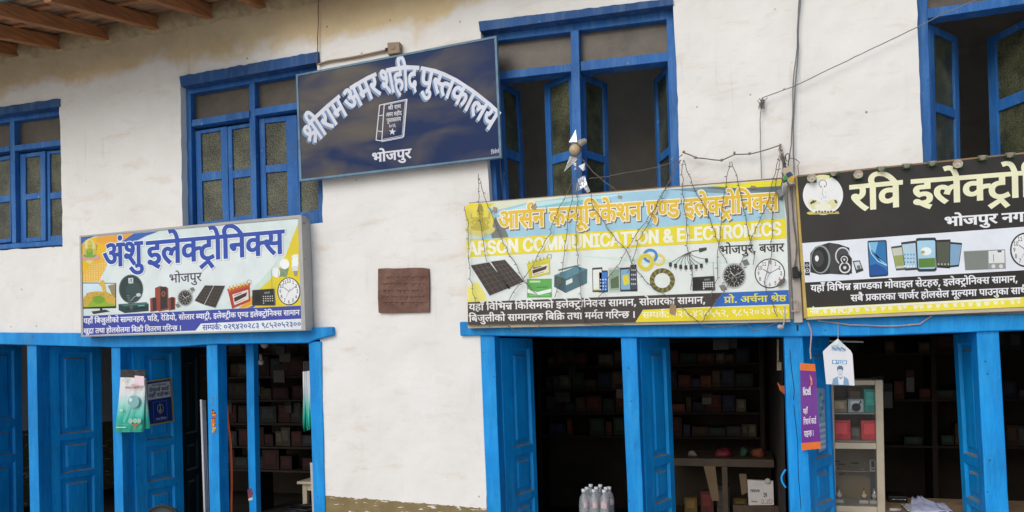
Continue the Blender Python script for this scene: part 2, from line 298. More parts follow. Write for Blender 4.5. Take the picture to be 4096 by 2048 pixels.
GLY = {
9: [[941,218,940,148,758,80,625,80,452,80,184,208,59,356,201,382,286,276,486,153,611,153,686,153,782,188,783,227,782,264,700,322,637,347,582,342,521,341,511,411,646,413,760,457,761,494,760,530,666,562,605,562,530,562,410,542,343,525,293,594,344,608,498,632,597,632,752,632,918,554,919,495,918,417,785,375,806,365,825,355,900,350,973,350,1036,350,1136,356,1189,363,1189,551,1043,551,1043,622,1559,622,1559,551,1351,551,1351,0,1189,0,1189,290,1140,284,1048,279,997,279,962,279,911,282,940,252]],
6: [[-369,772,-370,796,-304,830,-259,830,-214,830,-150,796,-149,772,-150,748,-214,714,-259,714,-304,714,-370,748]],
58: [[245,189,174,189,80,224,81,255,80,284,152,314,209,314,244,314,322,299,383,276,482,292,610,378,611,443,610,499,492,566,399,566,336,566,276,539,277,516,276,501,314,466,428,442,541,440,507,370,318,376,132,459,133,517,132,568,274,632,409,632,502,632,666,589,768,504,769,440,768,371,630,254,509,221,598,182,766,87,829,43,701,-1,598,71,432,164,359,194,304,189], [1183,551,1183,0,1021,0,1021,551,843,551,843,622,1391,622,1391,551]],
69: [[-495,-12,-388,11,-271,11,-122,11,44,-66,45,-129,44,-190,-142,-268,-313,-268,-508,-268,-790,-176,-909,-100,-787,-57,-710,-105,-570,-167,-412,-196,-313,-196,-102,-196,-101,-122,-102,-89,-200,-57,-261,-57,-316,-57,-402,-68,-443,-79]],
11: [[543,222,484,222,368,208,323,197,228,225,100,301,101,352,100,380,140,420,175,433,220,450,344,465,443,465,629,465,629,551,1,551,1,622,1011,622,1011,551,791,551,791,394,423,394,360,394,308,388,291,381,260,369,261,347,260,323,316,290,349,277,440,294,551,294,698,294,894,219,895,154,894,89,728,14,579,4,636,-8,762,-30,831,-40,765,-110,650,-84,442,-27,353,1,234,4,96,33,97,65,96,87,150,116,203,116,242,116,328,95,389,70,416,68,439,68,578,68,732,109,733,153,732,186,634,222]],
54: [[1,551,1,622,1387,622,1387,551,1179,551,1179,0,1017,0,1017,355,1004,356,989,356,940,356,840,332,748,269,713,208,559,232,582,278,623,313,574,331,478,353,419,353,338,353,252,307,253,271,252,233,338,164,502,89,619,40,511,-12,394,38,202,129,90,222,91,275,90,328,188,395,336,426,409,426,496,426,642,397,709,370,824,426,999,426,1008,426,1017,426,1017,551]],
75: [[-337,615,-380,694,-462,785,-562,823,-629,823,-674,823,-742,814,-769,809,-817,882,-740,896,-635,896,-528,896,-370,845,-244,722,-187,615]],
183: [[1237,551,905,551,905,334,948,349,1056,368,1135,368,1263,368,1263,297,1161,297,1068,297,964,277,905,253,905,0,743,0,743,174,694,154,552,118,453,118,358,118,192,156,92,233,93,290,92,370,312,464,489,464,534,464,648,457,679,454,667,381,634,385,536,391,499,391,382,391,254,339,255,292,254,239,376,188,457,188,544,188,682,230,743,260,743,551,1,551,1,622,1237,622]],
264: [[1039,551,743,551,743,349,633,349,536,349,408,333,363,318,252,280,253,215,252,167,340,104,482,74,567,74,674,74,826,99,911,121,965,47,876,27,678,0,573,0,434,0,216,52,92,150,93,220,92,285,228,374,450,420,577,420,581,420,581,551,1,551,1,622,1039,622], [63,-165,559,-12,639,-12,931,-192,813,-230,579,-85,157,-230]],
79: [[341,551,341,0,179,0,179,551,1,551,1,622,547,622,547,551], [181,615,138,694,56,785,-44,823,-111,823,-156,823,-224,814,-251,809,-299,882,-222,896,-117,896,-10,896,148,845,274,722,331,615]],
67: [[179,551,1,551,1,622,161,622,136,644,106,694,107,724,106,802,338,896,533,896,814,896,1250,743,1409,615,1241,615,934,824,567,824,426,824,268,765,269,714,268,684,306,639,331,622,547,622,547,551,341,551,341,0,179,0]],
44: [[1,622,1139,622,1139,551,933,551,933,0,771,0,771,298,409,298,409,244,408,216,352,188,307,188,258,188,150,230,74,290,75,318,74,341,128,369,197,369,771,369,771,551,1,551]],
60: [[1175,551,1175,0,1013,0,1013,266,954,257,838,251,761,251,676,251,490,266,425,277,384,264,335,253,416,201,638,91,761,42,653,-12,540,37,342,137,190,225,147,256,102,287,80,323,81,340,80,359,140,393,209,393,258,393,332,370,363,350,404,369,434,428,435,458,434,488,416,536,403,551,1,551,1,622,1383,622,1383,551], [739,322,816,322,944,330,1013,339,1013,551,563,551,576,534,596,488,597,458,596,416,558,354,525,333,628,322]],
49: [[349,632,422,632,538,611,583,586,618,567,664,499,665,437,665,321,1067,321,1067,551,805,551,805,622,1435,622,1435,551,1229,551,1229,0,1067,0,1067,250,665,250,665,213,664,180,606,151,567,151,528,151,444,176,372,215,328,259,329,278,328,296,382,321,449,321,507,321,507,426,506,473,486,523,465,538,424,568,339,568,284,568,228,542,229,521,228,493,322,463,437,460,421,389,270,395,92,456,93,520,92,579,244,632]],
32: [[1307,551,1307,0,1145,0,1145,370,871,370,788,370,757,373,828,343,916,263,917,218,916,172,834,110,700,80,621,80,514,80,322,141,146,282,63,401,205,426,296,292,496,153,613,153,676,153,758,187,759,227,758,271,636,349,547,377,605,441,1145,441,1145,551,1,551,1,622,1515,622,1515,551]],
46: [[959,551,959,0,797,0,797,191,738,172,602,146,509,146,428,146,298,173,257,194,206,221,158,294,159,358,159,551,1,551,1,622,1167,622,1167,551], [797,551,321,551,321,369,320,328,332,280,358,251,381,240,426,217,527,217,606,217,746,255,797,280]],
52: [[791,42,683,-12,564,37,356,137,196,225,151,256,106,287,80,323,81,340,80,359,140,393,209,393,258,393,332,370,363,349,440,369,512,429,513,468,512,491,492,536,479,551,1,551,1,622,849,622,849,551,641,551,672,516,673,458,672,403,584,327,432,274,335,254,424,202,662,91]],
51: [[1191,622,1191,551,983,551,983,0,821,0,821,179,764,161,608,132,507,132,326,132,104,253,77,353,200,366,320,413,321,457,320,485,274,533,247,551,1,551,1,622], [259,301,298,252,420,203,519,203,618,203,766,245,821,274,821,551,423,551,480,499,481,445,480,337]],
61: [[643,69,714,80,806,116,807,148,806,186,690,229,561,229,422,229,276,172,277,124,276,93,322,35,464,-36,605,-89,497,-142,314,-71,116,53,117,130,116,168,178,227,231,248,192,266,138,318,139,352,138,380,178,420,213,433,258,450,376,465,459,465,723,465,723,551,1,551,1,622,1093,622,1093,551,885,551,885,394,461,394,398,394,346,388,329,381,298,369,299,347,298,327,338,296,367,284,460,300,569,300,706,300,880,258,962,191,963,153,962,95,826,19,697,2]],
66: [[341,551,341,0,179,0,179,551,1,551,1,622,547,622,547,551]],
5: [[-375,847,-376,868,-318,896,-277,896,-236,896,-178,868,-177,847,-178,826,-236,797,-277,797,-318,797,-376,826], [139,863,92,763,-122,680,-275,680,-420,680,-636,769,-703,863,-565,887,-514,817,-378,747,-269,747,-154,747,-42,822,-9,889]],
3: [],
48: [[1171,551,965,551,965,0,803,0,803,165,748,147,594,118,483,118,370,118,192,160,92,235,93,286,92,372,334,464,531,464,558,464,638,461,716,457,739,454,727,385,686,389,586,395,537,395,496,395,461,392,731,224,768,238,803,256,803,551,1,551,1,622,1171,622], [255,287,254,235,388,184,485,184,520,184,586,190,617,195,337,370,254,342]],
68: [[-369,615,-404,650,-440,714,-439,748,-440,813,-272,896,-121,896,-2,896,158,839,274,718,327,622,547,622,547,551,341,551,341,0,179,0,179,551,1,551,1,622,175,622,118,726,-4,825,-113,825,-194,825,-278,776,-277,733,-278,699,-238,644,-209,615]],
25: [[1555,551,905,551,905,349,1000,399,1139,399,1268,399,1432,316,1433,239,1432,193,1372,89,1303,39,1159,80,1208,112,1272,196,1273,237,1272,284,1194,330,1125,330,1016,330,905,258,905,0,743,0,743,174,694,154,552,118,453,118,358,118,192,156,92,233,93,290,92,370,312,464,489,464,534,464,648,457,679,454,667,381,634,385,536,391,499,391,382,391,254,339,255,292,254,239,376,188,457,188,544,188,682,230,743,260,743,551,1,551,1,622,1555,622]],
50: [[1019,551,1019,0,857,0,857,250,415,250,415,213,414,180,356,151,319,151,280,151,196,176,124,215,78,259,79,278,78,296,132,321,201,321,253,321,253,551,1,551,1,622,1225,622,1225,551], [857,551,415,551,415,321,857,321]],
417: [[1039,296,1038,250,972,163,915,126,771,167,810,190,876,259,877,294,876,329,808,371,739,371,670,371,609,351,564,318,420,272,335,254,424,202,662,91,791,42,683,-12,564,37,356,137,196,225,151,256,106,287,80,323,81,340,80,359,140,393,209,393,258,393,332,370,363,349,440,369,512,429,513,468,512,491,492,536,479,551,1,551,1,622,1155,622,1155,551,641,551,672,516,673,458,672,442,669,429,722,440,785,440,890,440,1038,367]],
799: [[93,-129,122,-70,176,64,191,116,385,116,399,105,372,52,276,-74,227,-129]],
28: [[1211,551,1005,551,1005,0,843,0,843,166,780,146,628,118,519,118,364,118,172,199,173,266,172,294,212,346,257,366,176,385,84,455,85,497,84,528,105,551,1,551,1,622,1211,622], [335,269,334,227,446,188,535,188,638,188,792,231,843,260,843,551,291,551,246,527,247,494,246,457,332,417,401,412,456,419,527,419,580,419,617,417,605,347,590,348,558,348,547,348,448,348,334,308]],
37: [[717,222,658,222,542,208,497,197,402,225,274,301,275,352,274,380,314,420,349,433,394,450,518,465,617,465,803,465,803,551,1,551,1,622,1185,622,1185,551,965,551,965,394,597,394,534,394,482,388,465,381,434,369,435,347,434,323,490,290,523,277,614,294,725,294,872,294,1068,219,1069,154,1068,87,872,0,675,0,478,0,168,88,51,158,173,207,286,139,524,74,675,74,906,74,907,152,906,187,808,222]],
205: [[1,622,833,622,833,551,1,551], [879,193,804,162,612,118,483,118,370,118,192,160,92,235,93,286,92,372,334,464,531,464,558,464,638,461,716,457,739,454,727,385,686,389,586,395,537,395,496,395,461,392,731,225,750,232,786,248,803,256], [255,287,254,235,388,184,485,184,520,184,586,190,617,195,337,370,254,342]],
19: [[1137,551,949,551,949,380,948,329,918,269,883,246,808,198,647,192,615,266,658,270,720,281,741,292,764,304,786,339,787,380,787,551,321,551,321,353,320,307,332,249,372,211,452,180,521,160,741,98,866,62,972,-3,973,-53,972,-93,906,-164,879,-184,735,-142,760,-122,806,-77,807,-55,806,-36,774,-7,678,28,581,56,407,106,328,129,218,178,191,212,158,248,159,316,159,551,1,551,1,622,1137,622]],
197: [[503,146,316,146,229,205,194,228,158,298,159,352,159,551,1,551,1,622,963,622,963,551,841,551,841,321,840,279,806,221,771,198,728,173,596,146], [499,217,602,217,643,249,664,266,678,310,679,353,679,551,321,551,321,353,320,314,336,268,357,251,378,235,444,217]],
26: [[1459,551,1459,0,1297,0,1297,45,1226,26,1060,7,977,7,760,7,366,114,171,239,116,274,80,319,81,338,80,359,140,393,209,393,258,393,332,370,363,350,404,369,434,428,435,458,434,484,420,531,403,551,1,551,1,622,1667,622,1667,551], [1069,232,1138,232,1254,261,1297,280,1297,551,563,551,596,514,597,458,596,376,456,280,333,253,472,169,782,79,981,79,1066,79,1222,99,1297,122,1297,198,1250,184,1122,164,1043,164,948,164,798,203,712,273,713,319,712,392,904,473,1063,473,1096,473,1204,468,1233,463,1221,394,1190,398,1116,404,1081,404,984,404,874,360,875,316,874,273,984,232]],
271: [[85,4,427,81,338,90,186,135,92,213,93,272,92,316,154,379,205,401,270,430,462,456,581,456,591,456,591,551,1,551,1,622,1069,622,1069,551,753,551,753,385,655,385,538,385,396,371,347,355,302,340,252,294,253,262,252,209,410,140,575,140,586,140,610,140,625,141,612,161,613,176,612,211,696,240,747,240,832,240,922,191,923,162,922,130,864,95,821,86,844,62,910,11,961,-24,827,-58,784,-24,708,46,685,73,165,-66]],
40: [[963,551,963,0,801,0,801,328,583,328,460,328,338,316,301,299,252,280,253,237,252,188,400,97,543,40,435,-12,342,28,184,108,90,194,91,242,90,277,144,333,187,351,244,376,408,399,545,399,801,399,801,551,1,551,1,622,1169,622,1169,551]],
41: [[1107,551,1107,0,945,0,945,180,886,161,726,132,617,132,446,132,208,229,167,322,356,342,510,413,511,467,510,517,416,568,343,568,292,568,228,544,229,521,228,470,391,461,375,391,244,400,92,461,93,519,92,575,238,632,345,632,426,632,576,597,672,525,673,469,672,395,512,303,365,274,410,238,526,203,629,203,732,203,880,243,945,275,945,551,781,551,781,622,1313,622,1313,551]],
254: [[93,53,349,127,240,139,92,220,93,290,92,370,312,464,489,464,534,464,648,457,679,454,667,381,634,385,536,391,499,391,382,391,254,339,255,292,254,239,376,188,457,188,544,188,682,230,743,260,743,551,1,551,1,622,1555,622,1555,551,905,551,905,350,954,373,1068,399,1139,399,1268,399,1432,316,1433,239,1432,193,1372,89,1303,39,1159,80,1208,112,1272,196,1273,237,1272,284,1194,330,1125,330,1070,330,960,293,905,258,905,0,743,0,743,173,726,167,686,153,663,146,187,-12]],
57: [[1143,551,935,551,935,0,775,0,775,165,722,147,572,118,467,118,358,118,190,160,92,235,93,286,92,372,322,464,511,464,536,464,614,461,688,457,709,454,699,381,660,385,564,391,519,391,394,391,254,337,255,287,254,236,380,188,471,188,574,188,724,233,775,260,775,551,1,551,1,622,1143,622]],
39: [[1269,551,1269,0,1107,0,1107,551,841,551,841,321,840,279,806,221,771,198,728,173,596,146,503,146,316,146,229,205,194,228,158,298,159,352,159,551,1,551,1,622,1475,622,1475,551], [499,217,602,217,643,249,664,266,678,310,679,353,679,551,321,551,321,353,320,314,336,268,357,251,378,235,444,217]],
27: [[417,551,417,234,416,208,366,178,321,178,268,178,158,220,82,280,83,308,82,331,136,359,205,359,255,359,255,551,1,551,1,622,1157,622,1157,551,949,551,949,0,787,0,787,551]],
202: [[1,622,747,622,747,551,1,551], [409,298,409,244,408,216,352,188,307,188,258,188,150,230,74,290,75,318,74,341,128,369,197,369,771,369,771,298]],
31: [[593,70,746,70,998,133,1148,241,1149,310,1148,357,1056,419,975,419,906,419,848,383,849,358,848,326,954,275,1071,261,1005,198,842,221,694,304,695,356,694,404,804,472,911,481,911,551,1,551,1,622,1431,622,1431,551,1071,551,1071,477,1172,464,1306,380,1307,308,1306,250,1206,140,1020,52,756,0,593,0,398,0,202,83,203,147,202,168,232,213,265,231,180,251,86,316,87,359,86,419,266,483,413,483,446,483,550,478,577,473,565,404,536,408,466,415,425,415,248,415,249,350,248,321,336,289,405,281,462,290,533,290,554,290,602,288,617,287,605,217,592,218,562,218,553,218,364,218,365,148,364,108,488,70]],
104: [[389,622,551,622,551,0,389,0]],
549: [[1653,551,1653,0,1491,0,1491,191,1432,172,1296,146,1203,146,1122,146,992,173,951,194,902,219,881,250,415,250,415,213,414,180,356,151,319,151,280,151,196,176,124,215,78,259,79,278,78,296,132,321,201,321,253,321,253,551,1,551,1,622,1861,622,1861,551], [415,321,855,321,852,338,853,358,853,551,415,551], [1491,551,1015,551,1015,369,1014,328,1026,280,1052,251,1075,240,1120,217,1221,217,1300,217,1440,255,1491,280]],
181: [[-379,615,-422,650,-480,726,-479,762,-480,829,-302,896,-169,896,-106,896,2,883,43,872,-1,806,-36,815,-112,827,-155,827,-236,827,-320,782,-319,747,-320,714,-266,651,-215,615]],
813: [[295,414,242,414,170,446,171,482,170,520,242,550,295,550,346,550,418,520,419,482,418,446,346,414], [295,-14,242,-14,170,18,171,54,170,92,242,122,295,122,346,122,418,92,419,54,418,18,346,-14]],
106: [[551,121,434,121,252,172,150,263,151,321,150,380,252,469,432,520,549,520,666,520,848,469,952,378,953,319,952,261,850,171,668,121], [547,192,652,192,788,266,789,322,788,379,660,449,555,449,450,449,314,375,315,318,314,262,442,192]],
108: [[955,33,827,-12,636,132,479,208,426,204,375,204,304,204,208,239,209,270,208,299,280,329,337,329,374,329,450,313,511,291,596,306,720,385,721,442,720,501,590,561,487,561,416,561,296,545,221,526,169,595,242,614,408,632,495,632,604,632,782,590,886,505,887,440,886,370,746,262,633,233,722,189,896,77]],
115: [[143,470,142,515,224,589,376,632,481,632,634,632,814,539,815,465,814,400,672,317,543,307,564,300,610,284,635,274,921,158,992,129,1054,69,1055,34,1054,3,1004,-50,961,-79,833,-30,860,-15,888,15,889,34,888,54,854,84,809,103,333,300,222,346,142,426], [303,464,302,422,398,371,475,371,556,371,652,425,653,467,652,508,558,561,481,561,402,561,302,508]],
110: [[857,127,856,72,694,-2,555,-2,468,-2,326,31,240,91,241,131,240,158,270,208,358,273,451,320,342,374,212,451,146,509,124,556,125,579,124,591,132,618,139,632,309,617,294,597,295,579,294,556,328,504,438,430,551,375,660,431,772,506,812,556,813,576,812,595,799,617,967,632,980,604,981,579,980,553,954,505,886,449,756,374,655,322,748,273,834,204,856,151], [401,138,400,111,468,69,549,69,616,69,696,107,697,136,696,151,676,185,614,232,549,266,484,233,420,186,400,152]],
114: [[547,0,444,0,260,36,144,112,145,171,144,202,182,264,276,338,361,388,765,632,889,579,467,324,374,269,308,202,309,168,308,117,440,74,537,74,638,74,826,108,931,142,1003,68,910,41,686,0]],
109: [[181,594,230,608,390,632,497,632,656,632,834,559,835,498,834,424,717,384,812,365,900,299,901,257,900,206,774,129,659,108,718,78,836,9,885,-25,755,-67,684,-17,564,61,509,91,450,87,387,87,318,87,222,122,223,152,222,182,294,212,351,212,390,212,480,195,549,167,644,176,734,224,735,260,734,295,628,343,529,346,462,340,387,340,379,411,498,411,626,432,676,470,677,495,676,530,580,562,505,562,436,562,300,542,231,525]],
111: [[955,-67,920,-38,844,37,772,115,712,185,697,208,664,207,625,207,538,207,374,228,244,278,168,364,169,428,168,474,224,583,287,632,455,611,398,562,328,469,329,417,328,347,468,276,617,276,634,276,653,277,640,300,641,313,640,346,726,377,783,377,862,377,950,328,951,298,950,267,888,230,837,221,860,190,950,96,1052,0,1099,-35]],
10: [[941,218,940,148,758,80,625,80,452,80,184,208,59,356,201,382,286,276,486,153,611,153,686,153,782,188,783,227,782,264,700,322,637,347,582,342,521,341,511,411,646,413,760,457,761,494,760,530,666,562,605,562,530,562,410,542,343,525,293,594,344,608,498,632,597,632,752,632,918,554,919,495,918,417,785,375,806,365,825,355,900,350,973,350,1036,350,1136,356,1189,363,1189,551,1043,551,1043,622,2077,622,2077,551,1869,551,1869,0,1707,0,1707,551,1351,551,1351,0,1189,0,1189,290,1140,284,1048,279,997,279,962,279,911,282,940,252]],
207: [[415,321,857,321,857,250,415,250,415,213,414,180,356,151,319,151,280,151,196,176,124,215,78,259,79,278,78,296,132,321,201,321,253,321,253,551,1,551,1,622,729,622,729,551,415,551]],
70: [[-125,-245,-176,-255,-290,-268,-345,-268,-496,-268,-666,-189,-665,-126,-666,-69,-482,11,-323,11,-174,11,50,-45,222,-136,291,-189,167,-228,58,-145,-166,-57,-311,-57,-414,-57,-518,-96,-517,-128,-518,-166,-418,-196,-355,-196,-302,-196,-218,-185,-175,-175]],
545: [[307,235,258,235,150,276,74,336,75,364,74,387,128,415,197,415,891,415,891,551,1,551,1,622,1261,622,1261,551,1053,551,1053,0,891,0,891,258,623,146,683,112,720,89,721,69,720,46,642,18,569,18,526,18,460,26,423,33,392,40,326,68,327,91,326,105,362,133,407,151,575,220,744,290,891,339,891,344,409,344,409,290,408,262,352,235]],
274: [[91,53,429,153,320,162,257,194,206,221,158,294,159,358,159,551,1,551,1,622,1167,622,1167,551,959,551,959,0,797,0,797,193,185,-13], [797,551,321,551,321,369,320,328,332,280,358,251,381,240,426,217,525,217,602,217,746,255,797,280]],
801: [[145,54,144,91,216,121,267,121,318,121,392,91,393,54,392,18,318,-14,267,-14,216,-14,144,18]],
30: [[1299,551,1091,551,1091,0,931,0,931,165,878,148,734,118,635,118,480,118,282,204,283,275,282,304,332,355,371,371,77,369,77,441,663,441,698,441,770,440,779,440,765,370,701,370,584,370,442,321,443,274,442,231,558,188,635,188,734,188,876,231,931,260,931,551,1,551,1,622,1299,622]],
284: [[487,40,391,107,895,258,778,270,590,298,515,314,428,286,246,229,153,202,57,270,138,290,292,333,367,354,260,392,178,464,179,503,178,556,348,632,495,632,626,632,798,559,799,500,798,457,708,388,639,361,726,344,966,316,1075,310,1075,551,923,551,923,622,1445,622,1445,551,1237,551,1237,0,1075,0,1075,234], [337,497,336,473,404,419,497,393,562,415,636,469,637,500,636,534,556,566,489,566,430,566,336,532]],
565: [[601,0,490,0,282,35,146,109,147,170,146,211,212,272,273,292,226,314,168,377,169,423,169,551,1,551,1,622,1209,622,1209,551,991,551,991,334,911,299,984,275,1080,208,1081,161,1080,104,958,33,742,0], [829,356,829,551,439,551], [329,437,328,392,368,340,417,323,520,337,663,337,693,337,329,522], [611,71,754,71,920,115,921,164,920,196,856,238,760,265,709,272,643,272,570,272,448,262,403,250,358,238,306,200,307,171,306,134,390,90,530,71]],
800: [[99,338,583,338,583,256,99,256]],
276: [[115,41,409,124,268,134,92,218,93,286,92,372,334,464,531,464,558,464,638,461,716,457,739,454,727,385,686,389,586,395,537,395,496,395,461,392,731,224,768,238,803,256,803,551,1,551,1,622,1171,622,1171,551,965,551,965,0,803,0,803,168,778,161,757,155,209,-24], [255,287,254,235,388,184,485,184,520,184,586,190,617,195,337,370,254,342]],
35: [[1039,551,743,551,743,349,633,349,536,349,408,333,363,318,252,280,253,215,252,167,340,104,482,74,567,74,674,74,826,99,911,121,965,47,876,27,678,0,573,0,434,0,216,52,92,150,93,220,92,285,228,374,450,420,577,420,581,420,581,551,1,551,1,622,1039,622]],
76: [[-357,615,-412,655,-502,692,-588,703,-639,703,-680,703,-764,691,-803,682,-855,751,-810,761,-710,773,-651,773,-562,773,-422,730,-373,692,-365,694,-406,746,-482,803,-570,827,-631,827,-680,827,-744,819,-771,813,-817,882,-740,896,-635,896,-528,896,-370,845,-244,722,-187,615]],
210: [[1,622,1031,622,1031,551,1,551], [1075,349,1034,356,989,356,940,356,840,332,748,269,713,208,559,232,582,278,623,313,576,331,478,353,419,353,338,353,252,307,253,271,252,233,338,164,502,89,619,40,511,-12,394,38,202,129,90,222,91,275,90,328,188,395,334,426,409,426,496,426,642,397,709,370,826,426,1001,426,1028,426,1090,422,1113,417]],
13: [[1,622,1127,622,1127,551,907,551,970,512,971,464,970,374,813,328,884,296,998,211,999,152,998,102,908,34,752,0,657,0,542,0,336,61,146,199,59,313,201,338,256,260,390,141,548,74,641,74,722,74,828,111,829,160,828,201,738,270,659,301,598,295,529,294,519,364,666,366,808,414,809,463,808,493,748,538,703,551,1,551]],
42: [[827,-58,784,-24,708,46,685,73,660,71,604,68,575,68,490,68,320,89,178,136,92,215,93,272,92,316,154,379,205,401,270,430,462,456,581,456,591,456,591,551,1,551,1,622,1069,622,1069,551,753,551,753,385,655,385,538,385,396,371,347,355,302,340,252,294,253,262,252,209,410,140,575,140,586,140,610,140,625,141,612,161,613,176,612,211,696,240,747,240,832,240,922,191,923,162,922,130,864,95,821,86,844,62,910,11,961,-24]],
215: [[739,322,800,322,900,327,957,332,973,260,922,255,818,251,761,251,676,251,490,266,425,277,384,264,335,253,416,201,638,91,761,42,653,-12,540,37,342,137,190,225,147,256,102,287,80,323,81,340,80,359,140,393,209,393,258,393,332,370,363,350,404,369,434,428,435,458,434,488,416,536,403,551,1,551,1,622,807,622,807,551,563,551,576,534,596,488,597,458,596,416,558,354,525,333,628,322]],
112: [[941,-67,908,-40,840,25,782,86,769,106,744,105,694,104,671,104,538,104,356,150,264,227,265,272,264,299,310,353,361,373,288,394,206,457,207,501,206,565,416,632,577,632,628,632,754,626,783,622,771,552,734,556,644,563,585,563,368,563,369,492,368,461,446,424,509,414,578,423,667,423,694,423,750,421,769,419,755,350,734,351,682,352,649,352,548,352,424,310,425,266,424,220,564,174,665,174,676,174,702,174,715,175,708,185,704,204,705,210,704,245,786,274,837,274,922,274,1012,225,1013,196,1012,166,950,129,903,120,930,87,1030,2,1085,-35]],
269: [[255,65,161,132,653,281,568,335,446,380,363,380,306,380,192,364,111,343,55,417,122,433,270,456,359,456,438,456,566,431,690,374,765,326,765,551,1,551,1,622,1133,622,1133,551,927,551,927,0,765,0,765,234]],
12: [[543,222,484,222,368,208,323,197,228,225,100,301,101,352,100,380,140,420,175,433,220,450,344,465,443,465,629,465,629,551,1,551,1,622,1011,622,1011,551,791,551,791,394,423,394,360,394,308,388,291,381,260,369,261,347,260,323,316,290,349,277,440,294,551,294,698,294,894,219,895,154,894,89,728,14,579,4,636,-8,762,-30,831,-40,765,-110,650,-84,442,-27,353,1,234,4,96,33,97,65,96,87,150,116,203,116,242,116,328,95,389,70,416,68,439,68,578,68,732,109,733,153,732,186,634,222], [587,615,544,650,486,726,487,762,486,829,664,896,797,896,860,896,968,883,1009,872,965,806,930,815,854,827,811,827,730,827,646,782,647,747,646,714,700,651,751,615]],
10002: [[51,0,581,728,795,728,1331,0,1135,0,827,432,796,472,722,591,669,684,705,684,650,590,574,469,549,432,249,0], [317,203,317,284,1065,284,1065,203]],
10384: [[177,0,177,728,675,728,844,728,1064,669,1170,568,1171,503,1170,438,1064,338,844,282,675,282,281,282,281,365,667,365,782,365,920,398,986,460,987,503,986,546,920,610,780,646,665,646,363,646,363,0], [1013,0,661,328,871,328,1227,0]],
10397: [[643,-13,484,-13,252,38,122,129,115,190,305,190,312,149,408,96,556,70,643,70,740,70,898,103,990,161,991,200,990,235,910,279,780,307,703,318,527,343,350,368,154,460,155,533,154,594,288,687,514,737,655,737,798,737,1018,687,1146,599,1151,544,969,544,956,597,778,655,649,655,554,655,414,625,334,571,335,537,334,499,430,453,560,427,613,419,759,399,816,392,958,364,1086,319,1170,249,1171,198,1170,139,1046,43,810,-13]],
10321: [[767,-10,580,-10,288,81,120,248,121,363,120,479,288,646,580,737,767,737,952,737,1244,646,1410,479,1411,363,1410,248,1244,81,952,-10], [767,76,896,76,1106,142,1230,271,1231,363,1230,457,1106,585,896,651,767,651,634,651,424,585,300,457,301,363,300,271,424,143,634,76]],
10300: [[177,0,177,728,395,728,987,262,1010,244,1076,188,1154,116,1191,76,1165,76,1156,118,1148,194,1146,259,1147,281,1147,728,1333,728,1333,0,1111,0,585,414,546,443,474,504,380,587,311,649,345,649,350,595,358,503,362,435,363,415,363,0]],
11422: [],
10073: [[765,-10,578,-10,286,81,120,248,121,363,120,479,286,646,578,737,765,737,876,737,1072,705,1228,643,1332,555,1353,499,1167,499,1150,536,1076,593,966,632,836,651,765,651,634,651,422,585,300,457,301,363,300,271,424,142,634,76,765,76,836,76,966,96,1076,135,1150,192,1167,229,1353,229,1334,173,1228,85,1072,23,876,-10]],
10292: [[177,0,177,728,441,728,799,269,810,252,842,204,878,147,912,91,925,67,885,67,898,90,930,145,966,202,1000,252,1013,269,1367,728,1631,728,1631,0,1449,0,1449,416,1448,438,1450,496,1452,559,1456,625,1457,655,1473,655,1452,622,1406,552,1362,487,1322,433,1309,416,985,0,823,0,493,416,478,433,442,485,398,549,350,620,327,655,345,655,346,628,348,564,350,500,352,439,353,416,353,0]],
10424: [[747,-12,574,-12,316,56,176,173,177,248,177,728,363,728,363,255,362,203,454,121,626,74,747,74,864,74,1036,121,1126,203,1127,255,1127,728,1313,728,1313,248,1312,173,1172,56,916,-12]],
10234: [[91,0,91,82,349,82,349,646,91,646,91,728,793,728,793,646,535,646,535,82,793,82,793,0]],
10411: [[97,646,97,728,1197,728,1197,646,741,646,741,0,555,0,555,646]],
11425: [[567,-10,422,-10,214,43,102,134,103,190,102,238,180,307,318,367,405,399,621,479,646,488,708,516,752,554,753,579,752,614,660,659,583,659,526,659,442,636,396,597,397,570,396,543,446,493,532,439,587,406,1257,0,1045,0,495,331,416,378,292,453,220,526,221,570,220,618,308,692,468,734,577,734,686,734,844,692,930,621,931,578,930,544,880,488,792,440,737,419,447,311,356,278,282,221,283,187,282,151,350,97,474,67,555,67,640,67,800,103,928,169,1002,263,1003,321,1171,321,1170,249,1104,156,1020,103,993,89,957,67,884,28,670,-10]],
10095: [[177,0,177,728,1063,728,1063,646,363,646,363,408,1015,408,1015,326,363,326,363,82,1073,82,1073,0]],
10281: [[177,0,177,728,363,728,363,82,1037,82,1037,0]],
11375: [[107,-175,193,102,393,102,241,-175]],
10586: [[599,-12,450,-12,226,59,102,186,103,270,102,355,226,482,450,553,599,553,678,553,818,532,934,494,1018,438,1043,402,873,378,860,399,812,434,742,460,652,474,599,474,490,474,348,417,280,324,281,270,280,216,348,124,490,67,599,67,654,67,746,82,816,108,866,146,877,167,1045,144,1024,107,938,50,822,9,678,-12]],
10614: [[615,-12,456,-12,226,59,102,185,103,269,102,353,222,480,444,553,593,553,680,553,848,524,986,460,1068,355,1069,280,1069,243,221,243,221,317,975,317,893,290,892,344,824,427,692,475,593,475,494,475,354,426,280,349,281,304,281,255,280,194,364,110,514,66,615,66,678,66,784,85,860,123,881,150,1051,127,1026,86,904,23,726,-12]],
10751: [[401,-4,276,-4,154,62,155,121,155,728,331,728,331,143,330,105,366,75,421,75,450,75,478,77,493,79,527,4,502,1,434,-4]],
11407: [[577,318,589,473,327,390,257,451,533,522,257,594,327,656,589,573,577,728,717,728,705,573,965,656,1037,594,761,522,1037,451,965,390,705,473,717,318]],
11360: [[221,0,221,78,1121,78,1121,0], [793,728,793,0,611,0,611,642,601,642,249,511,249,611,565,728]],
